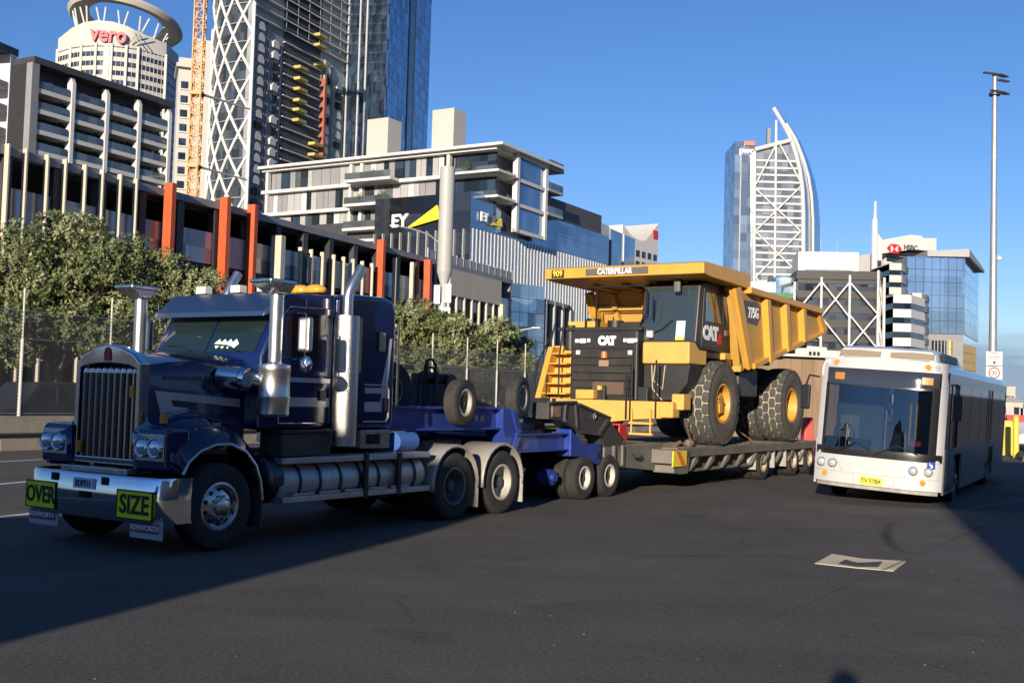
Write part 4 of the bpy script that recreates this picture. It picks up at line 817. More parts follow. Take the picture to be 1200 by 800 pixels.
bwhite = mat('bus_white', (.46,.465,.465), .32, 0, coat=.5, var=.05, scale=1.5, dirt=(.50,.46,.40), dirt_amt=.2)
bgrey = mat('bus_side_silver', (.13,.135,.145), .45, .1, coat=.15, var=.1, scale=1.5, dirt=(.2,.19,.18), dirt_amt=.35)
bblk = mat('bus_black', (.012,.012,.014), .25, 0, coat=.5); bint = mat('bus_interior_grey', (.13,.13,.14), .7)
BTH = rad(29.1); B = thing('city_bus', 'white and grey single deck city bus with blank destination display', 'bus', (6.145,22.756,0), math.pi/2-BTH)
tl = math.radians(3.0); BM = Matrix.Translation((0,-2.5,0)) @ Matrix.Rotation(tl, 4, 'X') @ Matrix.Translation((0,2.5,.02))
LEN = 12.0
def fx(y, z):                              # front: bowed in plan, raked above the waist
    t = abs((y+1.25)/1.25); return .30*t**4 + max(0, z-.95)*.085 + max(0, z-2.5)*.25
def fpanel(y0, y1, z0, z1, off=0.0, ny=14, nz=4, th=.03):
    q = MB(BM); rings = [[(fx(y0+(y1-y0)*j/ny, z0+(z1-z0)*i/nz)-off, y0+(y1-y0)*j/ny, z0+(z1-z0)*i/nz) for j in range(ny+1)] for i in range(nz+1)]
    q.loft(rings, closed=False)
    for side in (rings[0], rings[-1], [r[0] for r in rings], [r[-1] for r in rings]): q.loft([side, [(x+th,y,z) for x,y,z in side]], closed=False, smooth=False)
    return q
def bb(*a): return MB(BM).box(*a)
fpanel(-2.49,-.01,.28,.86).build('front_panel', bwhite, B); fpanel(-2.42,-.08,.20,.28,-.06).build('front_skirt', mat('bus_skirt', (.30,.28,.25), .7, var=.3, scale=5), B)
q = fpanel(-2.47,-.03,.84,1.00,.004); q.build('front_waist', bblk, B)
fpanel(-2.49,-2.36,.84,2.62).build('front_pillar', bwhite, B); fpanel(-.14,-.01,.84,2.62).build('front_pillar', bwhite, B)
fpanel(-2.36,-2.22,.95,2.30,.006).build('pillar_cover', bblk, B); fpanel(-.20,-.14,.95,2.30,.006).build('pillar_cover', bblk, B)
wsb = fpanel(-2.30,-.18,.98,2.26,-.006, th=.004); wsb.build('windscreen', bglass, B)
ds_ = fpanel(-2.34,-.16,2.27,2.60,.008).build('destination_display', mat('display_glass', (.030,.032,.035), .08, 0, coat=1), B)
for y in (-.42,-2.12): fpanel(y-.10,y+.10,2.36,2.50,.014, th=.01).build('display_segment', mat('display_amber', (.42,.17,.04), .4), ds_)
fpanel(-2.34,-.16,2.24,2.275,.010).build('display_bar', bblk, B)
fpanel(-2.47,-.03,2.60,2.80,.003).build('brow_panel', bwhite, B)
for y, m_ in ((-.16,lens),(-.32,amber),(-2.10,amber),(-2.27,lens)):
    MB(BM).cyl((fx(y,2.70)-.02,y,2.70),(fx(y,2.70)+.03,y,2.70),.062,n=18).build('brow_lamp', m_, B, .008)
for y in (-.17,-.42,-1.98,-2.25):
    q = MB(BM); q.lathe([(.0,-.0),(.078,-.0),(.088,-.03),(.074,-.04)], (fx(y,.66),y,.66), 'x', 24); hl = q.build('headlamp', chrome, B); q = MB(BM); q.lathe([(.076,-.032),(.05,-.05),(0,-.055)], (fx(y,.66),y,.66), 'x', 20); q.build('headlamp_lens', lens, hl)
for y in (-.26,-2.16): MB(BM).cyl((fx(y,.44)-.02,y,.44),(fx(y,.44)+.02,y,.44),.055,n=18).build('fog_lamp', amber, B, .006)
for y0, y1 in ((-.05,-.62),(-1.80,-2.44)):                 # recessed lamp pod outline
    q = MB(BM); q.tube([(fx(y,z)-.006,y,z) for y, z in ((y0,.52),(y1 if y1>-1 else y1,.54),((y1+y0)/2+(-.12 if y0>-1 else .12),.80),(y0 if y0>-1 else y1,.83))], .006, 5); q.build('lamp_seam', mat('seam_grey', (.35,.34,.32), .6), B)
for zs_ in (.505,): q = MB(BM); q.tube([(fx(y,zs_)-.001,y,zs_) for y in [-2.46+k*.12 for k in range(21)]], .004, 4); q.build('panel_seam', mat('seam_grey',(0,0,0)), B)
for ys_ in (-.86,-1.64): q = MB(BM); q.tube([(fx(ys_,z)-.001,ys_,z) for z in (.29,.4,.5)], .004, 4); q.build('panel_seam', mat('seam_grey',(0,0,0)), B)
np_ = fpanel(-1.42,-.98,.30,.45,.012,6,1,.012).build('number_plate', mat('plate_yellow', (.80,.62,.03), .5), B)
text('plate_lettering', 'TV·578A', .115, ink, np_, BM @ frame((fx(-1.2,.4)-.016,-1.2,.375),(0,-1,0),(0,0,1)), bold=.003, sx=.92)
acs = fpanel(-2.36,-2.22,.72,.86,.006,4,1,.01).build('access_sign', mat('access_blue', (.02,.06,.30), .4), B)
q = MB(BM); y = -2.28; x_ = fx(y,.79)-.012
q.lathe([(.030,-.004),(.040,0),(.030,.004)], (x_,y-.005,.775), 'x', 16, closed=True); q.cyl((x_,y+.015,.835),(x_-.002,y+.015,.835),.012,n=8); q.bar((x_,y+.015,.82),(x_,y,.785),.012,.012); q.bar((x_,y,.785),(x_,y-.035,.765),.012,.012); q.build('wheelchair_symbol', white_ink, acs)
# wipers
for y0, y1, zt_ in ((-.55,-1.15,1.10),(-1.25,-2.05,1.10)):
    q = MB(BM); q.tube([(fx(y0,.95)-.03,y0,.92),(fx((y0+y1)/2,1.05)-.04,(y0+y1)/2,1.12),(fx(y1,1.02)-.03,y1,.98)], .014, 6); q.build('wiper', black, B)
# side walls, roof, rear, floor
def bside_wall(y0, y1, near):
    yo = y0
    parts_ = []
    w_ = MB(BM)
    lo = .22
    segs = [(.42,1.72),(2.9,7.5),(9.2,LEN)] if near else [(.32,1.75),(2.85,8.1),(9.2,LEN)]
    for a, b in segs: w_.box(a,b,min(y0,y1),max(y0,y1),lo,1.12)
    for a, b in ((1.72,2.9),(8.05,9.2)): w_.box(a,b,min(y0,y1),max(y0,y1),.98,1.12)
    if near: w_.box(7.5,8.05,min(y0,y1),max(y0,y1),.6,1.12)
    if not near: w_.box(.42,LEN,min(y0,y1),max(y0,y1),2.42,2.62)
    return w_
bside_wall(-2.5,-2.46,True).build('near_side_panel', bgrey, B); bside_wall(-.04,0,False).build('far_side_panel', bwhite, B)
MB(BM).box(.42,LEN,-2.5,-2.46,2.42,2.62).build('cantrail', bblk, B)
for x0, x1 in ((2.05,4.0),(4.05,5.9),(5.95,7.3),(8.6,10.3),(10.35,11.7)):
    bb(x0,x1,-2.495,-2.485,1.12,2.42).build('side_window', bside, B); bb(x0,x1,-.015,-.005,1.12,2.42).build('side_window', bside, B)
for x0 in (2.0,4.0,5.9,7.3,8.5,10.3,11.7): bb(x0,x0+.06,-2.49,-2.45,1.1,2.45).build('window_pillar', bblk, B); bb(x0,x0+.06,-.05,-.01,1.1,2.45).build('window_pillar', bblk, B)
for x0 in (.45,1.0,7.38,7.9):
    q = bb(x0,x0+.05,-2.50,-2.45,.28,2.45); q.box(x0+.48,x0+.53,-2.50,-2.45,.28,2.45); q.box(x0,x0+.53,-2.50,-2.45,.28,.40); dl = q.build('door_leaf', bblk, B); bb(x0+.05,x0+.48,-2.485,-2.475,.40,2.42).build('door_glass', bside, dl)
# roof with rounded edge
q = MB(BM); rp = [(-2.5,2.60),(-2.47,2.70),(-2.38,2.78),(-2.2,2.82),(-1.25,2.86),(-.3,2.82),(-.12,2.78),(-.03,2.70),(0,2.60)]
q.loft([[(x,y,z) for y,z in rp] for x in (.44,.9,4,8,LEN)], closed=False)
q.add([(.44,y,z) for y,z in rp],[tuple(range(9))]); q.add([(LEN,y,z) for y,z in rp],[tuple(range(9))]); q.build('roof', bwhite, B)
bb(LEN-.03,LEN,-2.5,0,.3,2.62).build('rear_wall', bwhite, B); bb(.35,LEN-.05,-2.45,-.05,.30,.38).build('floor', bint, B)
# roof pod
q = MB(BM); pod = lambda x,s,z: [(x,-1.25-1.02*s,2.78),(x,-1.25-.98*s,z-.07),(x,-1.25-.90*s,z),(x,-1.25,z+.02),(x,-1.25+.90*s,z),(x,-1.25+.98*s,z-.07),(x,-1.25+1.02*s,2.78)]
q.loft([pod(.46,.93,2.84),pod(.54,.95,3.02),pod(.72,.97,3.07),pod(3.4,1.0,3.07),pod(3.9,1.0,2.97),pod(4.3,1.0,2.80)], closed=False); rpd = q.build('roof_pod', bwhite, B)
for y0, y1 in ((-2.16,-1.34),(-1.14,-.34)):
    q = MB(BM); q.prism([(y0,2.87),(y1,2.87),(y1,2.97),(y0*.5+y1*.5,2.99),(y0,2.97)], 'x', .44, .60); q.build('pod_grille', mat('pod_brown', (.20,.15,.10), .5), rpd)
q = MB(BM); q.add([(.9,-2.256,2.86),(3.2,-2.27,2.86),(3.2,-2.245,3.03),(.9,-2.235,3.03)],[(0,1,2,3)]); q.build('pod_grille', mat('pod_brown',(0,0,0)), rpd)
# mirrors
for y, sg in ((.02,1),(-2.52,-1)):
    q = MB(BM); q.tube([(.30,y,2.38),(.12,y+sg*.16,2.40),(.05,y+sg*.20,2.2)], .02, 7); ma = q.build('mirror_arm', bblk, B); bb(.0,.10,min(y+sg*.10,y+sg*.28),max(y+sg*.10,y+sg*.28),1.70,2.20).build('mirror', bblk, ma, .03)
# inside
def seat(x, y): 
    q = MB(BM); q.box(x,x+.45,y,y+.42,.72,.82); q.box(x+.40,x+.50,y,y+.42,.80,1.45); q.build('seat', mat('seat_blue', (.05,.07,.16), .8), B, .03)
for x in (3.0,3.9,4.8,5.7): seat(x,-.55); seat(x,-.98); seat(x,-2.40); 
MB(BM).box(1.1,1.55,-.62,-.18,.75,.88).build('driver_seat', mat('seat_pale', (.35,.35,.36), .7), B, .05); MB(BM).box(1.45,1.60,-.62,-.18,.85,1.65).build('driver_seat_back', mat('seat_pale',(0,0,0)), B, .06)
bb(.55,.85,-1.0,-.10,.38,1.18).build('dashboard', bblk, B, .05)
q = MB(BM); q.lathe([(.20,-.012),(.225,0),(.20,.012)], (.92,-.42,1.22), 'x', 20, closed=True); q.build('steering_wheel', black, B)
bb(1.7,1.74,-1.05,-.06,.4,1.9).build('driver_screen', mat('screen_pale', (.12,.13,.14), .5), B)
yp = mat('pole_yellow', (.85,.45,.03), .4)
for x, y in ((1.3,-1.78),(1.3,-1.66),(2.0,-1.05),(4.2,-1.1),(4.2,-2.0),(7.2,-1.2)): MB(BM).cyl((x,y,.38),(x,y,2.5),.022,n=10).build('grab_pole', yp, B)
bb(.75,.95,-1.98,-1.74,1.10,1.22).build('ticket_reader', mat('reader_red', (.65,.05,.05), .4), B, .03); MB(BM).cyl((.85,-1.86,.38),(.85,-1.86,1.1),.05,n=10).build('reader_post', bblk, B)
bb(.5,LEN-.1,-2.44,-.06,2.56,2.60).build('ceiling', mat('ceiling_pale', (.45,.45,.44), .6), B)
# bus wheels stand upright on the road
tyB = tyre_mesh(.48, .28, .285, rubber); rimB = rim_mesh(.285, .28, 'steer', mat('bus_rim', (.30,.29,.28), .4, .6), void_black)
for x in (2.3,8.6):
    put_wheel(B, rimB, tyB, (x,-2.33,.48)); put_wheel(B, rimB, tyB, (x,-.10,.48), True)
MB().cyl((2.3,-2.2,.48),(2.3,-.2,.48),.06,n=8).build('axle', black_steel, B); MB().cyl((8.6,-2.2,.48),(8.6,-.2,.48),.06,n=8).build('axle', black_steel, B)

# ------------------------------------------------------------------ tall lamp mast with signs, right
galv = mat('galvanised_steel', (.42,.43,.42), .45, .6, var=.15, scale=2, dirt=(.25,.24,.22), dirt_amt=.3)
MY = 60.0; mb_ = at(1163,470,MY); mt_ = at(1169,88,MY); Hm = mt_.z
Mst = thing('lamp_mast', 'tall grey floodlight mast behind the bus with lamps at its top', 'lamp post', (mb_.x,MY,0))
q = MB(); q.tube([(0,0,0),(0,0,.5),(0,0,5),(0,0,12),(0,0,Hm)], [.24,.23,.21,.17,.12], 12); pole = q.build('pole', galv, Mst)
for z in (4.3,7.6,10.9,14.0): MB().cyl((0,0,z),(0,0,z+.12),.235-z*.007,n=12).build('pole_band', mat('band_grey', (.2,.2,.2), .6), pole)
dkl = mat('flood_dark', (.05,.05,.055), .4, .3)
for dx, dz, rz_ in ((-.32,.05,0),(.35,-.06,.5),(.40,-.34,.2),(.10,-.95,.3),(.42,-1.02,.5)):
    f_ = MB().box(-.30,.30,-.22,.22,-.05,.05).build('flood_lamp', dkl, Mst, .02, loc=(dx,-.1,Hm+dz)); f_.rotation_euler = (.25,.1,rz_)
MB().cyl((0,0,Hm-1.15),(0,0,Hm-1.0),.3,n=12).build('lamp_ring', dkl, Mst)
MB().ell((.28,-.1,at(1166,303,MY).z),(.13,.13,.13)).build('camera_dome', white_paint, Mst); MB().box(0,.3,-.12,-.08,at(1166,301,MY).z,at(1166,300,MY).z+.05).build('camera_arm', galv, Mst)
a_ = at(1155.5,411.5,MY-.4); b_ = at(1174.5,444.5,MY-.4); wS = b_.x-a_.x
for z0, z1, k in ((at(1155,428,MY-.4).z, a_.z, 0), (b_.z, at(1155,429,MY-.4).z, 1)):
    S = tag(MB().box(0,wS,-.02,.02,0,z1-z0).build('sign_board', mat('sign_white', (.55,.55,.54), .5), None, .003, loc=(a_.x,MY-.4,z0)), ('white sign with lines of text and a black arrow, upper board on the mast' if k == 0 else 'white sign with a red speed circle, lower board on the mast'), 'sign')
    if k == 0:
        for i, k_ in enumerate((.5,.14,.74,.62)): MB().box(wS*(.5-k_/2),wS*(.5+k_/2),-.026,-.02,(z1-z0)*(.86-.13*i),(z1-z0)*(.86-.13*i)+.05).build('text_line', mat('faded_text', (.25,.25,.25), .6), S)
        MB().prism([(wS/2-.10,.22),(wS/2+.10,.22),(wS/2,.06)], 'y', -.03, -.02).build('sign_arrow', ink, S)
    else:
        q = MB(); q.lathe([(.24,-.026),(.31,-.03),(.31,-.02),(.24,-.02)], (wS/2,0,(z1-z0)/2), 'y', 28, closed=True); q.build('speed_ring', mat('ring_red', (.38,.10,.08), .5), S)
        text('sign_lettering', '30', .30, ink, S, frame((wS/2,-.026,(z1-z0)/2),(1,0,0),(0,0,1)))

# ------------------------------------------------------------------ far right: car, barriers, far town
def car(label, loc, rz, col):
    c = thing('parked_car', label, 'car', loc, rz)
    pr_ = [(-2.1,.35),(-2.15,.75),(-1.9,.88),(-1.35,.95),(-.75,1.42),(.7,1.46),(1.5,1.02),(2.1,.88),(2.18,.6),(2.1,.35)]
    b = MB().prism(pr_, 'y', -.85, .85).build('body', col, c, .12, 3)
    MB().prism([(-1.15,.98),(-.68,1.36),(.62,1.39),(1.25,1.0)], 'y', -.86, .86).build('side_window', dark_glass, b)
    for x in (-1.35,1.35):
        for y in (-.76,.76): w_ = MB().lathe([(0,-.09),(.2,-.10),(.21,-.08),(.32,-.09),(.33,0),(.32,.09),(0,.09)], (0,0,0), 'y', 20).build('wheel', rubber, c, loc=(x,y,.33)); MB().lathe([(0,-.105),(.15,-.11),(.19,-.10)], (0,0,0), 'y', 16).build('rim', alu, w_)
    return c
p = gz(1199,528); car('white hatchback parked beyond the yellow bollards', (p.x+1.0,p.y,0), rad(15), white_paint)
p = gz(1192,510); car('dark hatchback parked behind the white one', (p.x+.5,p.y+6,0), rad(10), mat('car_dark', (.03,.03,.035), .3, coat=1))
yb_ = mat('bollard_yellow', (.72,.47,.06), .5, var=.15)
p = gz(1181,533); tag(MB().lathe([(0,0),(.42,0),(.42,.05),(.36,.10),(.34,1.3),(.28,1.5),(0,1.55)], (0,0,0), 'z', 16).build('barrier_drum', yb_, None, loc=(p.x,p.y,0)), 'squat yellow barrier drum at the rear corner of the bus', 'bollard')
p = gz(1190.5,536); z_ = at(1191,487,p.y).z
tag(MB().lathe([(0,0),(.12,0),(.12,z_-.05),(.09,z_),(0,z_+.02)], (0,0,0), 'z', 14).build('bollard', yb_, None, loc=(p.x,p.y,0)), 'slim yellow bollard post beside the white hatchback', 'bollard')
p = gz(1190,538); tag(MB().lathe([(0,0),(.55,0),(.5,.12),(.22,.95),(.15,1.05),(0,1.06)], (0,0,0), 'z', 16).build('concrete_block', mat('block_tan', (.35,.30,.23), .85, var=.2), None, loc=(p.x-.1,p.y-2,0)), 'tan tapered concrete block at the foot of the yellow bollard', 'bollard')
redp = mat('barrier_red', (.55,.06,.05), .55, var=.15)
for i in range(4):
    p = gz(1168+i*11,494.5); x0 = at(1168+i*11,494,95).x
    br = MB().box(0,.72,-.2,.2,.25,1.0).build('water_barrier', redp, None, .06, loc=(x0,95,.62)); br.scale = (1,1,1); tag(br, ('first','second','third','fourth')[i]+' red plastic water barrier from the bus in the row behind the parked cars', 'barrier', 'red barriers behind the parked cars')
    MB().box(.05,.67,-.28,.28,-.62,.25).build('barrier_foot', redp, br, .04)
# far waterfront town
ftown = mat('far_pale_wall', (.42,.40,.36), .8, var=.2, scale=.2); froof = mat('far_grey_roof', (.20,.20,.20), .8)
def far_house(label, px0, px1, py, Y, roof, group='far sheds along the waterfront'):
    a = at(px0,py,Y); b = at(px1,py,Y); h_ = a.z; H = thing('waterfront_shed', label, 'building', (a.x,Y,0), 0, group); wd = b.x-a.x
    MB().box(0,wd,0,wd*.7,0,h_).build('wall', ftown, H)
    q = MB(); q.prism([(-.3,h_),(wd+.3,h_),(wd*.5,h_+wd*roof)], 'y', -.3, wd*.7+.3); q.build('roof', froof, H)
    n_ = max(2,int(wd/4))
    for i in range(n_):
        for k in range(max(1,int(h_/4))): MB().box(wd*(i+.3)/n_,wd*(i+.7)/n_,-.06,.06,1.2+k*3.6,2.9+k*3.6).build('window', dark_glass, H)
far_house('pale far shed with pitched grey roof beside the lamp mast', 1168,1199,470,260,.22)
far_house('taller tan far block rising behind the pitched grey roof', 1178,1190,452,330,.06)
far_house('low pale far shed at the far end of the waterfront', 1196,1240,478,260,.12)
# ------------------------------------------------------------------ kerb wall and chain link fence along the road
import numpy as np
FD = Vector((math.sin(rad(31)), math.cos(rad(31)), 0)); FN = Vector((FD.y,-FD.x,0)); FA = gz(0,529); FA.z = 0
FRZ = math.atan2(FD.y, FD.x)
conc = mat('weathered_concrete', (.30,.265,.205), .85, 0, var=.2, scale=1.5, dirt=(.13,.11,.09), dirt_amt=.6, bump=.25, bscale=18)
Wl = thing('concrete_wall', 'low weathered concrete wall along the road below the chain link fence', 'wall', FA, FRZ)
for i in range(9):
    x = -6+i*6.0
    q = MB(); q.prism([(0,0),(-.0,.42),(.10,.46),(.10,.98),(.42,.98),(.42,0)], 'x', x, x+5.97); q.build('wall_panel', conc, Wl, .02)
q = MB(); q.tube([(-6,-.06,.47),(48,-.06,.47)], .045, 8); q.build('wall_pipe', mat('dark_pipe', (.03,.03,.03), .6), Wl)
Fe = thing('chain_link_fence', 'tall chain link fence with pale posts standing on the concrete wall', 'fence', FA+FN*-.25+Vector((0,0,.98)), FRZ)
postm = mat('fence_post_pale', (.50,.48,.42), .6, .1, var=.15, scale=3)
FT = [-2.2,.7,3.75,6.65,9.55,12.4,15.3,18.2,21.05,23.85,26.5,29.2,32.0,34.8,37.6,40.5]
for t in FT:
    q = MB(); q.cyl((t,0,0),(t+.0,0,2.2),.055,n=10); q.cyl((t,0,2.2),(t,0,3.65),.03,n=8); q.build('fence_post', postm, Fe)
q = MB(); 
for z in (.08,2.2,3.0): q.tube([(-3,.0,z),(41,.0,z)], .014, 5)
q.build('fence_rail', galv, Fe)
q = MB(); S_ = .10; Hf = 3.0; r = .0065
def wire(a, b):
    d = (b-a).normalized(); u = Vector((0,1,0)); v = d.cross(u)
    R3 = [(u*math.cos(k)+v*math.sin(k))*r for k in (0,2.1,4.2)]
    q.add([a+x for x in R3]+[b+x for x in R3], [(0,1,4,3),(1,2,5,4),(2,0,3,5)])
x = -3-Hf
while x < 41:
    wire(Vector((max(x,-3),.02,max(0,-3-x))), Vector((min(x+Hf,41),.02,Hf if x+Hf<41 else 41-x)))
    wire(Vector((max(x,-3),-.02,Hf-max(0,-3-x))), Vector((min(x+Hf,41),-.02,0 if x+Hf<41 else Hf-(41-x))))
    x += S_
stuff(q.build('wire_mesh', mat('dull_wire', (.14,.14,.135), .6, .3), Fe))
sc_ = thin_glass('shade_cloth', (.5,.5,.48), .0); 
m_ = bpy.data.materials.new('shade_cloth_net'); m_.use_nodes = True; t_ = m_.node_tree; b_ = t_.nodes['Principled BSDF']; b_.inputs['Base Color'].default_value = (.17,.17,.16,1); b_.inputs['Roughness'].default_value = .9; b_.inputs['Alpha'].default_value = .62
q = MB(); q.box(18.0,33.5,.04,.05,.0,1.55); q.build('shade_cloth', m_, Fe)
q = MB(); q.box(22.0,33.5,.055,.06,1.5,2.3); q.build('shade_cloth', bpy.data.materials['shade_cloth_net'], Fe)
bpy.data.materials.remove(sc_)
# pale bags and a dark parked van glimpsed through the fence
p = at(52,470,37); Vn = thing('parked_van', 'dark van seen through the chain link beside the truck grille', 'van', (p.x,37,0), FRZ)
vb = MB().prism([(-2.2,.35),(-2.25,1.0),(-1.5,1.25),(-.9,1.95),(2.2,2.0),(2.3,1.0),(2.25,.35)], 'y', -.9, .9).build('body', mat('van_dark', (.012,.014,.02), .5), Vn, .10, 3)
MB().prism([(-1.3,1.25),(-.85,1.8),(.1,1.82),(.1,1.25)], 'y', -.91, .91).build('side_window', dark_glass, vb)
for x in (-1.4,1.4):
    for y in (-.8,.8): MB().lathe([(0,-.1),(.3,-.11),(.34,-.05),(.34,.05),(.3,.11),(0,.1)], (x,y,.34), 'y', 18).build('wheel', rubber, Vn)

# ------------------------------------------------------------------ trees
bark = mat('bark', (.10,.085,.065), .9, 0, var=.3, scale=4, bump=.6, bscale=14)
def leaf_mat():
    m = bpy.data.materials.new('leaves'); m.use_nodes = True; t = m.node_tree; b = t.nodes['Principled BSDF']
    a = t.nodes.new('ShaderNodeAttribute'); a.attribute_name = 'tone'
    r = t.nodes.new('ShaderNodeValToRGB'); e = r.color_ramp.elements; e[0].color = (.055,.075,.025,1); e[1].color = (.36,.37,.21,1); k = r.color_ramp.elements.new(.5); k.color = (.160,.185,.070,1)
    t.links.new(a.outputs['Fac'], r.inputs[0]); t.links.new(r.outputs[0], b.inputs['Base Color']); b.inputs['Roughness'].default_value = .5; b.inputs['Specular IOR Level'].default_value = .35
    tr = t.nodes.new('ShaderNodeBsdfTranslucent'); t.links.new(r.outputs[0], tr.inputs[0]); ms = t.nodes.new('ShaderNodeMixShader'); ms.inputs[0].default_value = .2
    t.links.new(b.outputs[0], ms.inputs[1]); t.links.new(tr.outputs[0], ms.inputs[2]); t.links.new(ms.outputs[0], t.nodes['Material Output'].inputs[0]); return m
leafm = leaf_mat()
def tree(label, loc, rx, ry, z0, z1, seed, lobes=16, per=150, leaf=.17, group=None, cat='tree', nleaf=11):
    rng = np.random.default_rng(seed); T = thing('broadleaf_tree', label, cat, loc, 0, group)
    zc = (z0+z1)/2; rz = (z1-z0)/2
    L_ = []
    for i in range(lobes*6):
        d = rng.normal(size=3); d /= np.linalg.norm(d); k = rng.uniform(.35,.92); p = d*k*np.array([rx,ry,rz]); p[2] += zc
        if d[2] < -.75: continue
        if all(np.linalg.norm((p-o[0])/np.array([rx,ry,rz])) > .28 for o in L_): L_.append((p, rng.uniform(.20,.40)*min(rx,rz)))
        if len(L_) >= lobes: break
    # trunk and limbs
    q = MB(); h = z0+.15*(z1-z0); q.tube([(0,0,-.1),(.05,.02,h*.4),(-.04,.05,h*.8),(0,0,h)], [.30,.24,.21,.19], 10); tk = q.build('trunk', bark, T)
    q = MB()
    for p, r_ in L_:
        b0 = Vector((0,0,h*rng.uniform(.7,1.0))); e = Vector(p); m1 = b0.lerp(e,.45)+Vector((0,0,-.15*rz)); q.tube([b0,m1,e], [.12,.075,.03], 6)
    q.build('limb', bark, tk)
    P = []; N = []; ton = []
    for p, r_ in L_:
        n = int(per*(r_/(.38*min(rx,rz)))**2); d = rng.normal(size=(n,3)); d /= np.linalg.norm(d,axis=1)[:,None]
        rr = r_*(1-.5*rng.random(n)**2.2)*(1+.18*np.sin(d[:,0]*5+seed)*np.cos(d[:,2]*6))
        P.append(p+d*rr[:,None]*np.array([1.05,1.05,.85])); N.append(d); ton.append(np.clip(rng.normal(.45,.13,n)+rng.normal(0,.13),0,1))
    P = np.concatenate(P); N = np.concatenate(N); ton = np.concatenate(ton); n = len(P)
    # each clump: a rosette of leaves
    c = np.repeat(P, nleaf, 0); nn = np.repeat(N, nleaf, 0); tt = np.repeat(ton, nleaf)+rng.normal(0,.16,n*nleaf)
    fc = nn+rng.normal(size=c.shape)*.38+np.array([0,-.25,.25]); d = np.cross(fc, rng.normal(size=c.shape)); d /= np.linalg.norm(d,axis=1)[:,None]; d = d+nn*.35; d /= np.linalg.norm(d,axis=1)[:,None]
    s = np.cross(d, fc); s /= np.linalg.norm(s,axis=1)[:,None]
    ln = leaf*rng.uniform(.7,1.35,len(d))[:,None]; wd = ln*.24; c = c+rng.normal(size=c.shape)*leaf*.35
    V = np.stack([c, c+d*ln*.5+s*wd, c+d*ln, c+d*ln*.5-s*wd], 1).reshape(-1,3); k = len(c)
    me = bpy.data.meshes.new('crown'); me.vertices.add(4*k); me.vertices.foreach_set('co', V.ravel()); me.loops.add(4*k); me.loops.foreach_set('vertex_index', np.arange(4*k)); me.polygons.add(k); me.polygons.foreach_set('loop_start', np.arange(0,4*k,4)); me.polygons.foreach_set('loop_total', np.full(k,4))
    at_ = me.attributes.new('tone','FLOAT','FACE'); at_.data.foreach_set('value', np.clip(tt,0,1).astype(np.float32)); me.update(calc_edges=True); me.materials.append(leafm)
    o = bpy.data.objects.new('crown', me); C.objects.link(o); o.parent = T; return T
def gp(px, Y): p = at(px, 440, Y); return (p.x, Y, 0)
tree('wide dense olive green tree behind the fence, tallest of the clump by the truck grille', gp(66,46), 4.0, 3.2, 2.3, 9.2, 3, 30, 200)
tree('bushy olive tree at the picture edge of the fence, before the beige fins', gp(-32,44), 3.4, 3.0, 1.9, 7.8, 5, 20, 180)
tree('rounded olive tree between the tallest tree and the first orange pier', gp(168,47), 3.1, 2.8, 2.2, 7.9, 8, 24, 190)
tree('smaller pale olive tree right below the first orange pier, above the truck stack', gp(232,49), 2.0, 2.0, 2.0, 6.6, 11, 18, 150)
tree('dense green tree showing just behind the sleeper cab roof', gp(462,62), 2.9, 2.6, 1.4, 7.7, 14, 22, 150, .20)
tree('broad rounded green tree behind the fence, above the first spare wheel', gp(540,62), 3.2, 2.6, 1.3, 7.0, 17, 26, 160, .20)
tree('small round green tree at the end of the row beside the blue glass block', gp(591,63), 1.75, 1.8, 1.4, 6.1, 21, 16, 130, .20)
tree('low leafy shrub filling in under the trees behind the sleeper cab', gp(495,60), 2.6, 1.8, .8, 4.6, 23, 12, 100, .20, cat='shrub')
tree('low leafy shrub behind the fence below the tallest tree', gp(185,43), 2.0, 1.2, .6, 3.2, 25, 9, 70, cat='shrub')

# ------------------------------------------------------------------ telecom monopole by the garage
PY = 76; pb = at(518,380,PY); zt = at(525,196,PY).z; z1_ = at(522,318,PY).z
Mp = thing('telecom_pole', 'grey telecom monopole with thick antenna shroud beside the orange pier', 'pole', (pb.x,PY,0))
q = MB(); q.tube([(0,0,0),(0,0,4),(0,0,z1_-2.2)], [.36,.33,.30], 16); q.build('pole', mat('pole_pale_grey', (.40,.41,.41), .5, .2, var=.08), Mp)
q = MB(); q.lathe([(.22,z1_-2.2),(.24,z1_-1.6),(.26,z1_-.9),(.50,z1_-.1),(.52,z1_),(.52,zt-.05),(.46,zt),(0,zt)], (.05,0,0), 'z', 28); q.build('antenna_shroud', mat('shroud_grey', (.36,.36,.34), .5, var=.06), Mp)
for dx, dz, hh in ((-.38,-2.3,1.3),(.38,-2.2,1.3),(-.3,-3.9,.5),(-.3,-4.7,.5),(-.28,-5.5,.5),(.35,-3.4,.9)):
    MB().box(dx-.22,dx+.22,-.5,-.2,z1_+dz,z1_+dz+hh).build('equipment_box', white_paint, Mp, .03)
a_ = at(460,265,PY); q = MB(); pts = [(-.2,-.1,at(515,292,PY).z),(-.41,-.1,at(512,284,PY).z),(-1.1,-.1,at(500,275,PY).z),(-2.2,-.1,at(480,268.5,PY).z),(-3.3,-.1,a_.z)]; q.tube(pts, .05, 8); q.build('lamp_arm', galv, Mp); MB().box(-3.8,-3.2,-.2,.0,a_.z-.04,a_.z+.06).build('lamp_head', galv, Mp, .03)
p = at(606,440,68); Sl = thing('street_lamp', 'thin street lamp arm reaching over the small round tree at the row end', 'street lamp', (p.x,68,0)); z2 = at(610,384,68).z
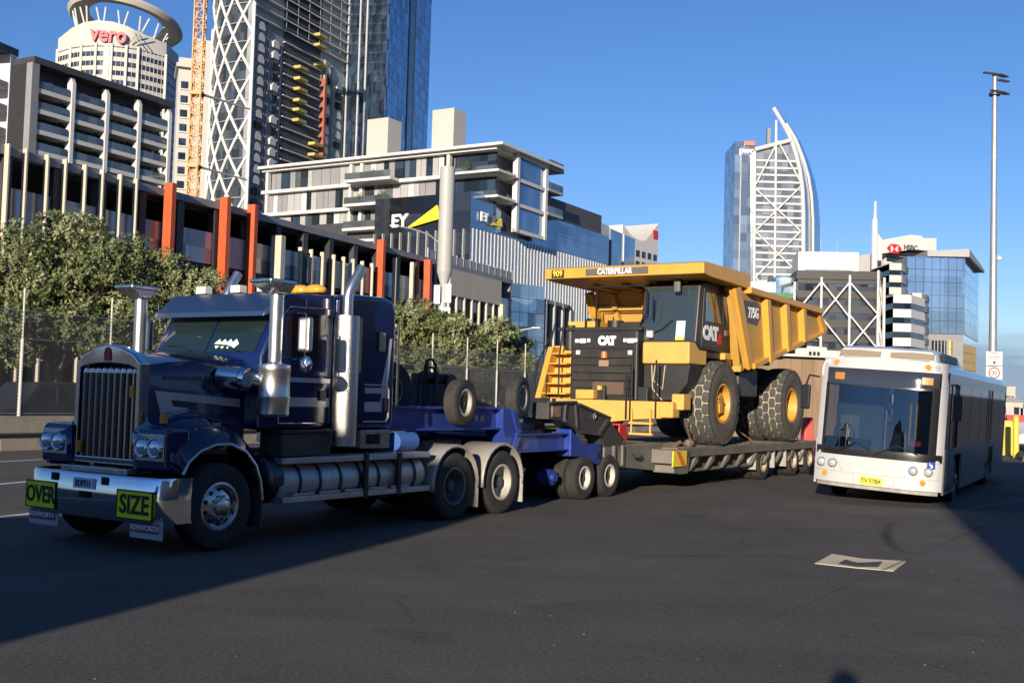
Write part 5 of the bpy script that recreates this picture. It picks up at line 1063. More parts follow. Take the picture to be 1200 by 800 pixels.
q = MB(); q.tube([(0,0,0),(0,0,z2-.4),(.2,0,z2-.15),(.9,0,z2)], .06, 8); q.build('pole', galv, Sl); MB().box(.8,1.35,-.1,.1,z2-.02,z2+.07).build('lamp_head', galv, Sl, .02)
# ------------------------------------------------------------------ buildings
char = mat('charcoal_cladding', (.022,.022,.025), .6, 0, var=.15, scale=.6)
char2 = mat('charcoal_panel_lighter', (.045,.045,.049), .55, 0, var=.15, scale=.6)
beige = mat('beige_fin', (.52,.45,.345), .7, 0, var=.08, scale=.8)
cream = mat('cream_wall', (.47,.452,.41), .75, 0, var=.06, scale=.3)
wht = mat('white_cladding', (.56,.545,.51), .6, 0, var=.05, scale=.3)
lgrey = mat('light_grey_cladding', (.33,.33,.32), .6, 0, var=.08, scale=.4)
mgrey = mat('mid_grey_cladding', (.22,.22,.23), .6, 0, var=.1, scale=.4)
oran = mat('orange_tile', (.50,.085,.020), .55, 0, var=.14, scale=1.5, bump=.3, bscale=8)
gdark = glass_facade('dark_office_glass', (.045,.052,.065), .05, .6, .7, (2.7,2.7,3.0))
gblue = glass_facade('blue_office_glass', (.20,.28,.38), .10, .75, .18, (2.2,2.2,2.6))
gnavy = glass_facade('navy_tower_glass', (.13,.21,.33), .06, .75, .8, (1.6,1.6,3.3))
gpale = glass_facade('pale_blue_glass', (.42,.55,.66), .08, .8, .35, (2.0,2.0,1.6))
gaqua = glass_facade('balustrade_glass', (.15,.18,.19), .05, .5, .4, (1.4,1.4,3))
gbal = glass_facade('balcony_window', (.05,.07,.09), .08, .5, .7, (1.3,1.3,2.5))
slabm = mat('concrete_slab', (.55,.54,.52), .8, 0, var=.1, scale=.5)

# --- parking garage following the bend of the street
gpx = [(-60,155),(13.5,174.6),(85.5,193.7),(191,222.5),(259,239),(346,262.5),(440,286.6),(510,305),(597.7,328)]
GP = [gz(x,y,15.5) for x,y in gpx]; GP = [Vector((p.x,p.y,0)) for p in GP]
ln_ = [0]
for a, b in zip(GP, GP[1:]): ln_.append(ln_[-1]+(b-a).length)
def gpos(s):
    s = max(0,min(ln_[-1]-1e-6,s))
    for i in range(len(GP)-1):
        if s <= ln_[i+1]: t = (s-ln_[i])/(ln_[i+1]-ln_[i]); return GP[i].lerp(GP[i+1],t)
def gtan(s): return (gpos(s+2)-gpos(s-2)).normalized()
G0 = GP[4]; G = thing('parking_garage', 'long dark parking garage with beige fins and orange tiled piers along the street', 'building', G0)
def gseg(q, s0, s1, d0, d1, z0, z1):       # box along the bend; d = distance out from the facade
    a, b = gpos(s0), gpos(s1); t = (b-a).normalized(); n = Vector((t.y,-t.x,0)); a = a-G0; b = b-G0
    vs = [a+n*d0,b+n*d0,b+n*d1,a+n*d1]; q.add([(p.x,p.y,z0) for p in vs]+[(p.x,p.y,z1) for p in vs], [(0,3,2,1),(4,5,6,7),(0,1,5,4),(1,2,6,5),(2,3,7,6),(3,0,4,7)])
LG = ln_[-1]; NB = 20; bw = LG/NB
gpan = mat('garage_panel_grey', (.42,.42,.42), .6, 0, var=.15, scale=.6)
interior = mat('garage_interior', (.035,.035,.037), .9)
pglass = glass_facade('garage_glass', (.36,.365,.38), .2, .25, .7, (1.5,1.5,4))
for i in range(NB):
    s0, s1 = i*bw, (i+1)*bw
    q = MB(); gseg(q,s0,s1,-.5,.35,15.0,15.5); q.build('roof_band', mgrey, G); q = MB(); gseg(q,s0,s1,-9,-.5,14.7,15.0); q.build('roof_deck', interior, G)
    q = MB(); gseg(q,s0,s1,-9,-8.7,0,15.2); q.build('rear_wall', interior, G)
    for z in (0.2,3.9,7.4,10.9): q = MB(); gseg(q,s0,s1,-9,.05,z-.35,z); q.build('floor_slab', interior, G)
    for z0, z1, m_ in ((10.9,13.2,pglass if i % 4 != 2 else gpan),(7.4,9.4,gpan),(3.9,5.4,char),(.2,1.8,char)):
        q = MB(); gseg(q,s0+.25,s1-.25,-.02,.14,z0,z1); q.build('facade_panel', m_, G)
    q = MB(); gseg(q,s0-.32,s0+.32,-.4,.30,0,14.9); q.build('pier', char2 if i % 2 else char, G)
    if i % 3 == 0: q = MB(); gseg(q,s0+1,s0+2.6,-3.1,-3.0,9.9,9.96); q.build('ceiling_lamp', mat('lamp_strip', (.8,.8,.75), .5, emit=((1,.95,.85),3)), G)
q = MB(); gseg(q,LG-.4,LG,-9,.2,0,15.4); q.build('end_wall', mgrey, G)
def g_at(px, py, z, d=0.0):                       # arc length below a photo column
    best = None
    for k in range(0,int(LG*10)):
        p = gpos(k/10); tt = gtan(k/10); p = p+Vector((tt.y,-tt.x,0))*d; v = Vector((p.x,p.y,z))-CP; x = 600+FPX*v.dot(CR)/v.dot(CF)
        if best is None or abs(x-px) < best[0]: best = (abs(x-px), k/10)
    return best[1]
def fin(px, wd, zt_, m_, name, dep=.2, z0=0, lab=None):
    s = g_at(px, 0, zt_, .36+dep/2); q = MB(); gseg(q,s-wd/2,s+wd/2,.36,.36+dep,z0,zt_); return q.build(name, m_, G, .02)
for px in (9,31,55,77,100,120,141,160): fin(px,.14,15.6,beige,'beige_fin',.34)
for px in (200,265,297): fin(px,.45,15.9,oran,'orange_pier',.72)
for px in (447,502): fin(px,.45,15.2 if px>480 else 15.9,oran,'orange_pier',.72)
fin(327,.6,14.0,beige,'beige_panel',.95,2)
for px in (352,365,378,391,403,414,425,436): fin(px,.14,13.6,beige,'beige_fin',.36)
for px in (463,483): fin(px,.2,14.6,beige,'beige_fin',.4)
sA, sB = g_at(525,0,13,.5), g_at(585,0,13,.5)
q = MB(); gseg(q,sA,sB,.36,.74,12.2,14.9); q.build('beige_panel', beige, G)
for k in range(8): s = sA+(sB-sA)*k/7; q = MB(); gseg(q,s-.12 if k<7 else s-.3,s+.12 if k<7 else s+.3,.36,.74 if k<7 else 1.1,1,12.3); q.build('beige_fin', beige, G)
q = MB(); gseg(q,sA-4,LG,.2,.26,15.5,16.4); 
for k in range(14): s = sA-4+(LG-sA+4)*k/13; gseg(q,s-.06,s+.06,.15,.3,15.5,16.5)
q.build('roof_rail', lgrey, G)

# --- generic helpers for block buildings in their own frame (x along the front, y into the block)
def block(name, label, A, B, cat='building', group=None):
    A = Vector((A[0],A[1],0)); B = Vector((B[0],B[1],0)); d = B-A
    r = thing(name, label, cat, A, math.atan2(d.y,d.x), group); return r, d.length
def bx(name, m, par, *a, bevel=0.0): return MB().box(*a).build(name, m, par, bevel)

# --- apartment block with white frames and balconies
A = gz(40,67,42); Bp = gz(200,120,42); Hh, WH = block('apartment_block', 'dark roofed apartment block with white pillars and stacked balconies', A, Bp)
bx('core', char, Hh, .0,WH,1.9,16,0,41.2); bx('roof_slab', char2, Hh, -.3,WH+.2,-.5,16.2,41.2,42.0); bx('end_frame', mgrey, Hh, -.5,.55,-.45,.6,0,41.2); bx('end_wall', char, Hh, -.45,.5,.6,16,0,41.2)
nb = 4; pw = (WH-.6)/nb
for i in range(nb):
    x0 = .6+i*pw; x1 = x0+pw
    MB().prism([(-.5,0),(-.5,40.2),(-.1,40.9),(.5,40.9),(.5,0)], 'x', x1-.62, x1-.05).build('white_pillar', wht, Hh, .03)
    for j in range(13):
        z = 38.2-j*2.55
        bx('balcony_slab', wht, Hh, x0,x1-.62,-.35,1.9,z-.50,z+.05); bx('balustrade', gaqua, Hh, x0+.05,x1-.8,-.33,-.29,z+.05,z+1.0)
        bx('window', gbal, Hh, x0+.2,x0+pw*.42,1.82,1.9,z+.05,z+1.85); bx('window', gbal, Hh, x0+pw*.46,x1-1.0,1.82,1.9,z+.05,z+1.85)
# white neighbour at its left with a dark gap
A2 = gz(-25,40,43.5); B2 = gz(17,58,43.5); H2, W2 = block('white_framed_block', 'white framed apartment block cut off beside the dark gap', A2, B2)
bx('core', char, H2, 0,W2,1.8,14,0,42.6); bx('roof_slab', char2, H2, -.2,W2+.3,-.4,14.2,42.6,43.5); bx('white_pillar', wht, H2, W2-1.0,W2,-.4,1.8,0,42.6); bx('side_wall', char, H2, W2,W2+3.4,4,14,0,41)
for j in range(12): z = 39-j*2.9; bx('balcony_slab', wht, H2, 0,W2-1,-.3,1.8,z-.9,z); bx('window', gbal, H2, .3,W2-1.2,1.7,1.8,z+.0,z+1.9)

# --- round topped office tower with a halo ring
VY = 480; vc = at(140,60,VY+22); V = thing('halo_tower', 'pale office tower with red lettering and a tilted halo ring on its roof', 'building', (vc.x,VY+22,0))
s_ = VY/1300
ang = lambda px: (px-140)*s_
pl = [(-24.5,8),(-24.5,-9),(-16,-15.5),(-10,-18.6),(-3,-20.2),(4,-20.2),(10,-18.8),(14.5,-16.5),(23.5,-6),(24.0,10),(12,22),(-12,22)]
cv = lambda k: [(x*k,y*k) for x,y in pl]
MB().prism(cv(.985), 'z', 0, 151).build('glazing', glass_facade('vero_glass', (.10,.12,.16), .1, .6, .4, (1.7,1.7,4.2)), V)
for j in range(36):
    z = 9.4+j*4.15
    if z > 149: break
    MB().prism(pl, 'z', z+2.2, z+4.15).build('spandrel', cream, V)
MB().prism(pl, 'z', 151, 152.2).build('spandrel', cream, V)
q = MB()
for (x0,y0),(x1,y1) in zip(pl[:9], pl[1:10]):
    L_ = math.hypot(x1-x0,y1-y0); n = max(1,int(L_/1.9))
    for k in range(n): 
        x = x0+(x1-x0)*k/n; y = y0+(y1-y0)*k/n; wd = .55 if k == 0 else .08; q.box(x*1.001-wd,x*1.001+wd,y*1.001-wd,y*1.001+wd,60,152)
stuff(q.build('mullion', cream, V))
crown = [(-24.5,8,158),(-24.5,-9,157),(-16,-15.5,160),(-10,-18.6,161.5),(-3,-20.2,162.3),(4,-20.2,161.8),(10,-18.8,160.4),(14.5,-16.5,158.6),(23.5,-6,157),(24,10,157),(12,22,158),(-12,22,158)]
q = MB(); n = len(crown); q.add([(x,y,152.2) for x,y,z in crown]+[(x,y,z) for x,y,z in crown], [(i,(i+1)%n,n+(i+1)%n,n+i) for i in range(n)]+[tuple(range(n,2*n))]); q.build('crown_wall', cream, V)
text('tower_lettering', 'vero', 10.2, mat('vero_red', (.50,.03,.05), .5), V, frame((2.6,-21.0,155.6),(1,.03,-.05),(0,0,1)), depth=.4, bold=.25, sx=.84)
q = MB(); 
for a, b in ((15.5,19.5),(17,21),(19.5,16.2),(21,17.4)): q.bar((a-4,-19.6,152.6),(b-4,-19.6,158.5),.45,.3)
q.build('tower_emblem', lgrey, V)
hm = mat('halo_cream', (.46,.43,.36), .7, 0, var=.05, scale=.2)
q = MB(); q.lathe([(16.2,1.6),(20,-.6),(24.2,-1.2),(25.6,.4),(24.6,2.0),(19,2.8)], (0,0,0), 'z', 64, closed=True); ho = q.build('halo_ring', hm, V, loc=(1.5,2,168.5)); ho.rotation_euler = (rad(-9), rad(5), 0)
for i in range(14):
    a = 2*math.pi*(i+.3)/14; zb = 160; za = 168.3-2.2*math.cos(a)*1.1
    q = MB(); 
    for da in (-.10,.10): q.tube([(17.5*math.cos(a),2+17.5*math.sin(a)-2,zb-3),(21.5*math.cos(a+da),2+21.5*math.sin(a+da),za)], .38, 6)
    q.build('halo_strut', wht, V)

# --- cream apartment slab behind the crane
CY = 350; a = at(207,140,CY); b = at(249,140,CY); Cr, WC = block('cream_apartment_slab', 'cream apartment slab with a window column standing behind the tower crane', (a.x,CY), (b.x,CY+4))
zt_ = at(230,44,CY).z; bx('wall', cream, Cr, WC*.42,WC,0,18,0,zt_); zl = at(212,66,CY).z; bx('wall', cream, Cr, 0,WC*.42,1,16,0,zl); bx('roof_overhang', cream, Cr, -.8,WC*.5,-.6,16,zl-3.4,zl-2.2)
for j in range(26):
    z = zl-10-j*4.6
    if z < 20: break
    bx('window', gbal, Cr, .9,WC*.26,.92,1.0,z,z+2.3); bx('window_sill', wht, Cr, .6,WC*.3,.6,1.0,z-.5,z-.1); bx('window', gbal, Cr, WC*.33,WC*.40,.92,1.0,z,z+2.3)

# --- tower crane
KY = 235; kc = at(229,150,KY); Kc = thing('tower_crane', 'orange lattice tower crane mast rising beside the diagrid tower', 'crane', (kc.x,KY,0))
cor = mat('crane_orange', (.52,.22,.018), .5, 0, var=.1); hw = 1.0; zk = 104.0
for sx in (-1,1):
    for sy in (-1,1): q = MB(); q.bar((sx*hw,sy*hw,0),(sx*hw,sy*hw,zk),.24,.24); q.build('mast_leg', cor, Kc)
q = MB(); k = 0; z = 12.0
while z < zk-2.3:
    for (x0,y0),(x1,y1) in (((-hw,-hw),(hw,-hw)),((hw,-hw),(hw,hw)),((hw,hw),(-hw,hw)),((-hw,hw),(-hw,-hw))):
        q.bar((x0,y0,z),(x1,y1,z),.14,.14); q.bar((x0,y0,z),(x1,y1,z+2.3),.12,.12); q.bar((x1,y1,z),(x0,y0,z+2.3),.12,.12) if k % 2 else None
    z += 2.3; k += 1
stuff(q.build('mast_lattice', cor, Kc))
for py in (110,195): z = at(229,py,KY).z; bx('tie_collar', cor, Kc, -hw-.3,hw+.3,-hw-.3,hw+.3,z-.35,z+.35); q = MB(); q.tube([(hw,0,z),(hw+9,6,z-1.5)], .22, 6); q.tube([(hw,1,z),(hw+9,6,z-1.5)], .18, 6); q.build('tie_strut', mat('tie_grey', (.16,.16,.16), .6), Kc)
bx('slewing_cab', cor, Kc, -1.6,1.6,-2.2,2.0,zk,zk+3.2, bevel=.1); q = MB(); q.bar((0,0,zk+3.2),(-30,-20,zk+22),1.2,1.2); q.build('jib', cor, Kc)

# --- diagrid tower
DA = at(246,120,300); DB = at(294,120,288); DC = at(407,120,330); DT, WD = block('diagrid_tower', 'unfinished grey tower with a white diagrid corner and yellow loading platforms', (DA.x,300), (DB.x,288))
zt_ = at(270,-40,295).z; zr = at(265,10,294).z
bul = lambda u: 2.2*(1-(2*u-1)**2)
q = MB(); rings = []
for z in [k*4.0 for k in range(0,int(zr/4)+2)]: rings.append([(WD*u,-bul(u)+.3,z) for u in [i/8 for i in range(9)]])
q.loft(rings, closed=False); q.build('diagrid_glazing', glass_facade('diagrid_glass', (.10,.12,.13), .12, .5, .6, (1.2,9,2.6)), DT)
wtub = mat('diagrid_white', (.66,.65,.60), .5)
slope = 32.0; per = 10.6; zz = 0.0
while zz < zr+10:
    for sgn in (1,-1):
        pts = []
        for i in range(9):
            u = i/8; z = zz+(slope*u if sgn > 0 else slope*(1-u))
            if z <= zr+6: pts.append((WD*u,-bul(u)-.05,z))
        if len(pts) > 1: q = MB(); q.tube(pts, .38, 6); q.build('diagrid_tube', wtub, DT)
    zz += per
for z in [zr-k*5.2 for k in range(16)]: q = MB(); q.tube([(WD*i/8,-bul(i/8)-.0,z) for i in range(9)], .14, 5); q.build('ring_beam', lgrey, DT)
q = MB(); q.tube([(WD,-.1,0),(WD,-.1,zr+14)], .5, 8); q.build('corner_column', wtub, DT); q = MB(); q.tube([(0,-.1,0),(0,-.1,zr-4)], .3, 8); q.build('corner_column', wtub, DT)
for k in range(4): q = MB(); q.tube([(WD*(k/3.),-bul(k/3),zr+4),(WD*(k/3.)*.8+1.5,1.5,zr+9),(WD*.55,6,zr+12)], .35, 6); q.build('crown_rib', wtub, DT)
# right face, built in the frame of that face
v = Vector((DC.x-DB.x,330-288,0)); WR = v.length; rr = math.atan2(v.y,v.x)-DT.rotation_euler.z; RM = Matrix.Translation((WD,0,0)) @ Matrix.Rotation(rr,4,'Z')
def rb(name, m_, *a): return MB(RM).box(*a).build(name, m_, DT)
rb('side_face', mat('tower_slate', (.26,.27,.29), .5, 0, var=.15, scale=.5), 0,WR,.6,2.0,0,124)
fz = [k*2.95 for k in range(42)]
z_top = at(320,22,290).z; z_tr = at(385,70,320).z
def pod_mesh():
    q = MB(); q.prism([(-.55,0),(.55,0),(.62,.9),(.45,1.6),(.1,1.9),(-.3,1.7),(-.6,1.0)], 'y', -.45, .05); return q
for cx, z_hi in ((WR*.075,z_top),(WR*.215,z_top-5),(WR*.765,z_tr-2),(WR*.90,z_tr-6)):
    rb('pilaster', mat('pilaster_grey', (.20,.20,.21), .6), cx-WR*.062,cx-WR*.054,.35,.6,0,z_hi+1); rb('pilaster', mat('pilaster_grey',(0,0,0)), cx+WR*.054,cx+WR*.062,.35,.6,0,z_hi+1)
    for z in fz:
        if z < 40 or z > z_hi: continue
        random.seed(int(z*7+cx)); wv = random.random()
        q = MB(RM @ Matrix.Translation((cx,.45,z))); q.prism([(-1.35,.1),(1.35,.1),(1.4,1.2),(.8,2.1),(-.3,2.3),(-1.2,1.6)] if wv > .2 else [(-1.2,.1),(1.2,.1),(1.2,2.0),(-1.2,2.0)], 'y', -.6, .1); q.build('window_hood', wht if wv > .25 else gbal, DT)
x0, x1 = WR*.30, WR*.69
rb('open_bay', mat('open_bay_dark', (.05,.053,.06), .8), x0,x1,.50,.62,0,124)
for z in fz:
    if z < 40: continue
    rb('floor_edge', slabm, x0,x1,-.1,.6,z,z+.28)
    if z > z_tr: rb('floor_edge', slabm, x0 if z < z_top else 0,WR,-.5,.6,z,z+.3); q = MB(RM); q.box(x0 if z < z_top else 0,WR,-.52,-.46,z+1.1,z+1.18); [q.box(xx,xx+.08,-.3,-.2,z+.3,z+2.9) for xx in [x0+(WR-x0)*k/6 for k in range(7)]]; q.build('edge_rail', lgrey, DT)
ypl = mat('platform_yellow', (.46,.36,.10), .6, 0, var=.2, scale=.5)
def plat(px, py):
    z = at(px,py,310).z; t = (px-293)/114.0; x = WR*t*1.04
    bz = MB(RM).box(x-2.0,x+2.0,-2.0,.3,z-.3,z+.5).build('loading_platform', ypl, DT); MB(RM).box(x-1.9,x+1.9,-2.02,-2.0,z-.1,z+.42).build('platform_rail', mat('platform_shade_net', (.35,.28,.08), .7), bz)  # net toned darker than the platform to stand for shade
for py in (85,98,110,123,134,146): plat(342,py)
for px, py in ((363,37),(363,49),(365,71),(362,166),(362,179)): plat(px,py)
rb('rust_hoist_mast', mat('hoist_rust', (.30,.09,.05), .7), WR*.70,WR*.72,-1.2,.2,0,at(372,90,315).z); rb('tan_column', mat('tan_column', (.30,.24,.17), .7), WR*.725,WR*.745,-.3,.5,0,at(375,66,315).z)

# --- navy glass tower
NA = at(405,90,330); NB_ = at(453,90,300); NC = at(503,90,345); NT, WN = block('navy_glass_tower', 'tall navy glass tower with pale vertical ribs behind the terraced apartments', (NA.x,330), (NB_.x,300))
ztN = at(505,4,345).z; bx('left_face', gnavy, NT, 0,WN,0,.3,0,ztN)
for t in (.03,.33,.50): bx('pale_rib', wht, NT, WN*t,WN*t+.45,-.25,.1,0,ztN)
v = Vector((NC.x-NB_.x,45,0)); WN2 = v.length; RM = Matrix.Translation((WN,0,0)) @ Matrix.Rotation(math.atan2(v.y,v.x)-NT.rotation_euler.z,4,'Z')
MB(RM).box(0,WN2,0,.3,0,ztN).build('right_face', gnavy, NT)
for t, m_, wd in ((.46,mgrey,.5),(.60,wht,.6)): MB(RM).box(WN2*t,WN2*t+wd,-.25,.1,0,ztN).build('pale_rib', m_, NT)
MB(RM).box(WN2*.475,WN2*.60,-.1,.05,0,ztN).build('dark_slot', gdark, NT)
q = MB()
for k in range(1,36):
    z = k*3.3
    if z > ztN: break
    q.box(0,WN,-.03,.02,z,z+.07)
q.M = RM
for k in range(1,36):
    z = k*3.3
    if z > ztN: break
    q.box(0,WN2,-.03,.02,z,z+.07)
stuff(q.build('floor_line', mat('tower_line', (.02,.035,.06), .4, .5), NT)); MB(RM).box(0,WN2,-.1,6,ztN,ztN+.6).build('roof_edge', lgrey, NT)

# --- terraced apartments over the dark glass office block (local x along the blue face, local y along the dark face)
E0 = gz(552.7,224.5,29.5); EY = thing('glass_office_block', 'blue and dark glass office block with white fins, terraced white apartments on top', 'building', (E0.x,E0.y,0), rad(60))
bx('office_core', char, EY, .4,46,.4,16,0,29.2)
# blue face: panes
for i in range(11):
    for j, (z0, z1) in enumerate(((24.7,27.1),(27.14,29.5))):
        bx('blue_pane', gblue, EY, i*4.0+.02,i*4.0+3.98,-.02,.3,z0,z1)
bx('lower_glass', gblue, EY, 0,44,.0,.3,0,24.66)
for k in range(45):
    x = .5+k*.96; bx('white_fin', wht, EY, x,x+.24,-.13,-.02,13.6,24.6)
bx('fin_sill', lgrey, EY, 0,44,-.6,.1,13.1,13.6); bx('roof_louvre', mat('louvre_dark', (.06,.06,.065), .6), EY, 19,43,1.0,8,29.5,33.0)
for k in range(11): bx('portal_column', lgrey, EY, 14+k*2.8,14.5+k*2.8,-1.2,-.7,0,13.1)
# dark face
for i in range(6):
    for j in range(7): bx('dark_pane', gdark, EY, -.02,.3,i*2.7+.02,i*2.7+2.68,8.5+j*3.0,8.5+j*3.0+2.96)
for k in range(11): bx('pale_fin', lgrey, EY, -.5,-.03,.8+k*1.5,.95+k*1.5,10,24.4)
def ey_sign(M, s, wk):
    text('block_lettering', 'EY', s, white_ink, EY, M, depth=.15, bold=.06*s/2, sx=1.0)
ey_sign(frame((-.3,11.6,26.0),(0,-1,0),(0,0,1)), 2.5, 1)
MB().prism([(10.3,24.9),(5.2,27.9),(4.6,26.0)], 'x', -.55,-.25).build('yellow_wedge', mat('wedge_yellow', (.85,.66,.02), .5), EY)
ey_sign(frame((3.0,-.3,26.4),(1,0,0),(0,0,1)), 1.7, 1); MB().prism([(4.4,25.6),(7.4,26.9),(7.6,25.8)], 'y', -.5,-.25).build('yellow_wedge', mat('wedge_yellow',(0,0,0)), EY)
# apartments
zs = [25.9,29.5,33.1,36.6]
bx('apartment_core', mgrey, EY, 6.2,17.5,1.0,42,24,36.4)
pan = [lgrey, gbal, lgrey, mgrey, gbal, mgrey, lgrey, wht, gaqua, gbal]
random.seed(4)
for j in range(3):
    z0, z1 = zs[j], zs[j+1]
    bx('floor_slab', wht, EY, 4.6,17.8,-1.0,42.3,z1-.35,z1+.15)
    y = 7.0
    while y < 41.2:
        wd = random.choice((.9,1.1,1.4,1.8)); m_ = random.choice(pan); bx('facade_panel', m_, EY, 5.6,6.2,y,y+wd-.08,z0+.2,z1-.38); y += wd
    for yy in (7.0,22.5,24.5,41.2): bx('white_post', wht, EY, 4.9,5.7,yy,yy+.5,z0+.1,z1-.35)
    bx('terrace_slab', wht, EY, 2.4,6,15.5,24.0,z0-.25,z0+.15); bx('terrace_balustrade', gaqua, EY, 2.45,2.5,15.6,23.9,z0+.15,z0+1.15)
    bx('corner_window', gaqua, EY, 5.5,5.56,-.6,6.8,z0+.15,z0+1.15)
    if j: bx('corner_slab', wht, EY, 3.6,8.6,-2.0,6.5,z0-.2,z0+.12)
    bx('recess_window', gbal, EY, 6.1,6.16,-.2,6.8,z0+.2,z1-.4)
bx('roof', wht, EY, 3.8,22.5,-2.4,42.5,36.6,37.0)
for x in (9.4,17.9): bx('frame_post', wht, EY, x,x+.7,-1.7,-.9,25.3,36.6)
for z in (25.3,29.0,32.6,36.1): bx('frame_beam', wht, EY, 9.4,18.6,-1.6,-1.0,z,z+.5)
for z in (25.8,29.5,33.1): bx('framed_glass', gblue, EY, 10.1,17.9,-1.25,-1.15,z,z+3.1)
for z in (36.4,33.0,29.4): bx('end_balcony', lgrey, EY, 18.6,23.5,-1.8,6,z-.2,z+.2); bx('end_balustrade', gaqua, EY, 18.7,23.4,-1.75,-1.7,z+.2,z+1.2)
bx('end_wall', char, EY, 18.6,19.2,-.5,6,29.5,36.6)
for j in range(3): bx('lower_slab', wht, EY, 3.0,8,16.5,30,17.6+j*3.2,18.0+j*3.2); bx('lower_glazing', char2 if j else gdark, EY, 4.2,4.4,16.5,40,18.0+j*3.2,20.8+j*3.2)
# rooftop plant, planters
for px0, px1, ptop, pbot in ((430,468,141,184),(506,545,130,174)):
    a = at(px0,160,166); z1 = at((px0+px1)/2,ptop,166).z; b = at(px1,160,166)
    ca = Vector((a.x-E0.x, 166-E0.y)); lx = ca.x*.5+ca.y*.866; ly = -ca.x*.866+ca.y*.5
    bx('rooftop_plant', mat('plant_cream', (.42,.405,.36), .7, var=.04, scale=.3), EY, lx,lx+3.4,ly-3.9,ly,36.9,z1)
pln = mat('planter_green', (.05,.09,.03), .8)
for k,(x,y,z) in enumerate(((2.9,17.0,30.6),(2.9,16.6,27.0),(2.9,21.0,30.5),(4.4,2.5,26.8),(4.4,4.0,34.2),(2.9,19,34.0))):
    q = MB(); random.seed(k)
    for m in range(160):
        d = Vector((random.gauss(0,1),random.gauss(0,1),random.gauss(0,1))).normalized()*random.uniform(.2,.9); c = Vector((x,y,z))+d; s = .18
        q.add([c+Vector((random.uniform(-s,s),random.uniform(-s,s),random.uniform(-s,s))) for _ in range(3)], [(0,1,2)])
    q.build('terrace_plant', pln, EY)
# glass box nearer the street
GA = at(598,400,136); GB = at(637,400,140); Gx, WG = block('pale_glass_block', 'pale blue glass block between the garage end and the dump truck', (GA.x,136), (GB.x,140)); zg = at(600,331,136).z
for i in range(4):
    for j in range(9): bx('glass_pane', gpale if (i*3+j*5) % 4 else gblue, Gx, WG*i/4+.03,WG*(i+1)/4-.03,-.02,.2,j*zg/9+.03,(j+1)*zg/9-.03)
bx('core', char2, Gx, .05,WG-.05,.25,9,0,zg-.1)
Px, WP_ = block('white_portal_frame', 'pale portal frames with dark bays just beside the pale glass block', (at(639,400,141).x,141), (at(668,400,150).x,150)); zp = at(640,350,141).z
bx('dark_bay', gdark, Px, 0,WP_,.6,4,0,zp)
for k in range(4): bx('portal_post', lgrey, Px, WP_*k/3-.2,WP_*k/3+.25,-.1,.6,0,zp)
for z in (zp-.5,zp*.45): bx('portal_beam', lgrey, Px, 0,WP_,-.05,.55,z,z+.45)
# blue end block and the far stepped building
a = at(698,300,196); b = at(742,300,215); Bl, WB = block('blue_end_block', 'blue glass block with white end wall beyond the office block', (a.x,196), (b.x,215)); zb_ = at(712,263,200).z
bx('white_end', wht, Bl, -.2,WB*.33,0,12,0,zb_); bx('blue_glass', gblue, Bl, WB*.33,WB,-.3,12,0,zb_-.4); bx('white_rib', wht, Bl, WB*.66,WB*.66+.4,-.5,0,0,zb_-.4)
a = at(737,300,330); b = at(771,300,345); Sp, WS_ = block('stepped_white_block', 'far white apartment block with stepped roof and red logo', (a.x,330), (b.x,345)); z1 = at(742,279,330).z; z2 = at(769,262,345).z; z0_ = at(724,265,330).z
q = MB(); q.prism([(-4,0),(-4,z0_),(1,z1+1),(WS_*.35,z1),(WS_*.55,z1+.5),(WS_,z2),(WS_,0)], 'y', 0, 14); q.build('wall', wht, Sp)
for j in range(12):
    for i in range(5): x = .6+i*WS_/5; bx('balcony_recess', gdark, Sp, x,x+WS_/5*.62,-.06,.2,z1-5-j*3.3,z1-3-j*3.3)
bx('red_logo', red_ink, Sp, WS_*.80,WS_*.95,-.3,0,z2-5,z2-2.5)
# --- sail tower on the right
PY_ = 450
def pp(px, py, Y=PY_): p = at(px,py,Y); return Vector((p.x,Y,p.z))
S0 = pp(884,400); ST = thing('sail_tower', 'tall office tower with white diagonal bracing and a curved sail edge', 'building', (S0.x,PY_,0))
def sl(px, py, Y=PY_): p = pp(px,py,Y); return (p.x-S0.x, p.y-PY_, p.z)
sail = [(906,127),(916,143),(925,160),(932,180),(937,200),(940,222),(941,250),(941,300),(941,430)]
f = [sl(884,178),sl(907,172)]+[sl(*p) for p in sail[2:]]+[(sl(884,430)[0],0,0)]
q = MB(); n = len(f); q.add([(x,0,z) for x,_,z in f]+[(x,22,z) for x,_,z in f], [tuple(range(n)),tuple(range(n,2*n))]+[(i,(i+1)%n,n+(i+1)%n,n+i) for i in range(n)]); q.build('office_core', glass_facade('pwc_glass', (.17,.19,.23), .25, .1, .6, (2.5,2.5,3.6)), ST)
slab_w = mat('sail_white', (.52,.51,.49), .5)
py = 188
while py < 345:
    xr = None
    for (a, b) in zip(sail, sail[1:]):
        if a[1] <= py <= b[1]: xr = a[0]+(b[0]-a[0])*(py-a[1])/(b[1]-a[1])
    a = sl(884,py); b = sl(xr,py); MB().box(a[0],b[0],-.5,.1,a[2]-.45,a[2]+.35).build('floor_band', slab_w, ST); py += 8.3
def brace(a, b, r=.75): q = MB(); a = sl(*a); b = sl(*b); q.tube([(a[0],-1.1,a[2]),(b[0],-1.1,b[2])], r, 8); q.build('brace', slab_w, ST)
for a, b in (((911,166),(885,217)),((911,166),(939,217)),((885,222),(938,272)),((938,219),(885,271)),((885,272),(937,323)),((937,272),(885,325)),((885,325),(900,345))): brace(a,b,.38)
brace((884,178),(883,345),.6); brace((909,142),(907,345),.5); brace((884,168+8),(927,165),.9)
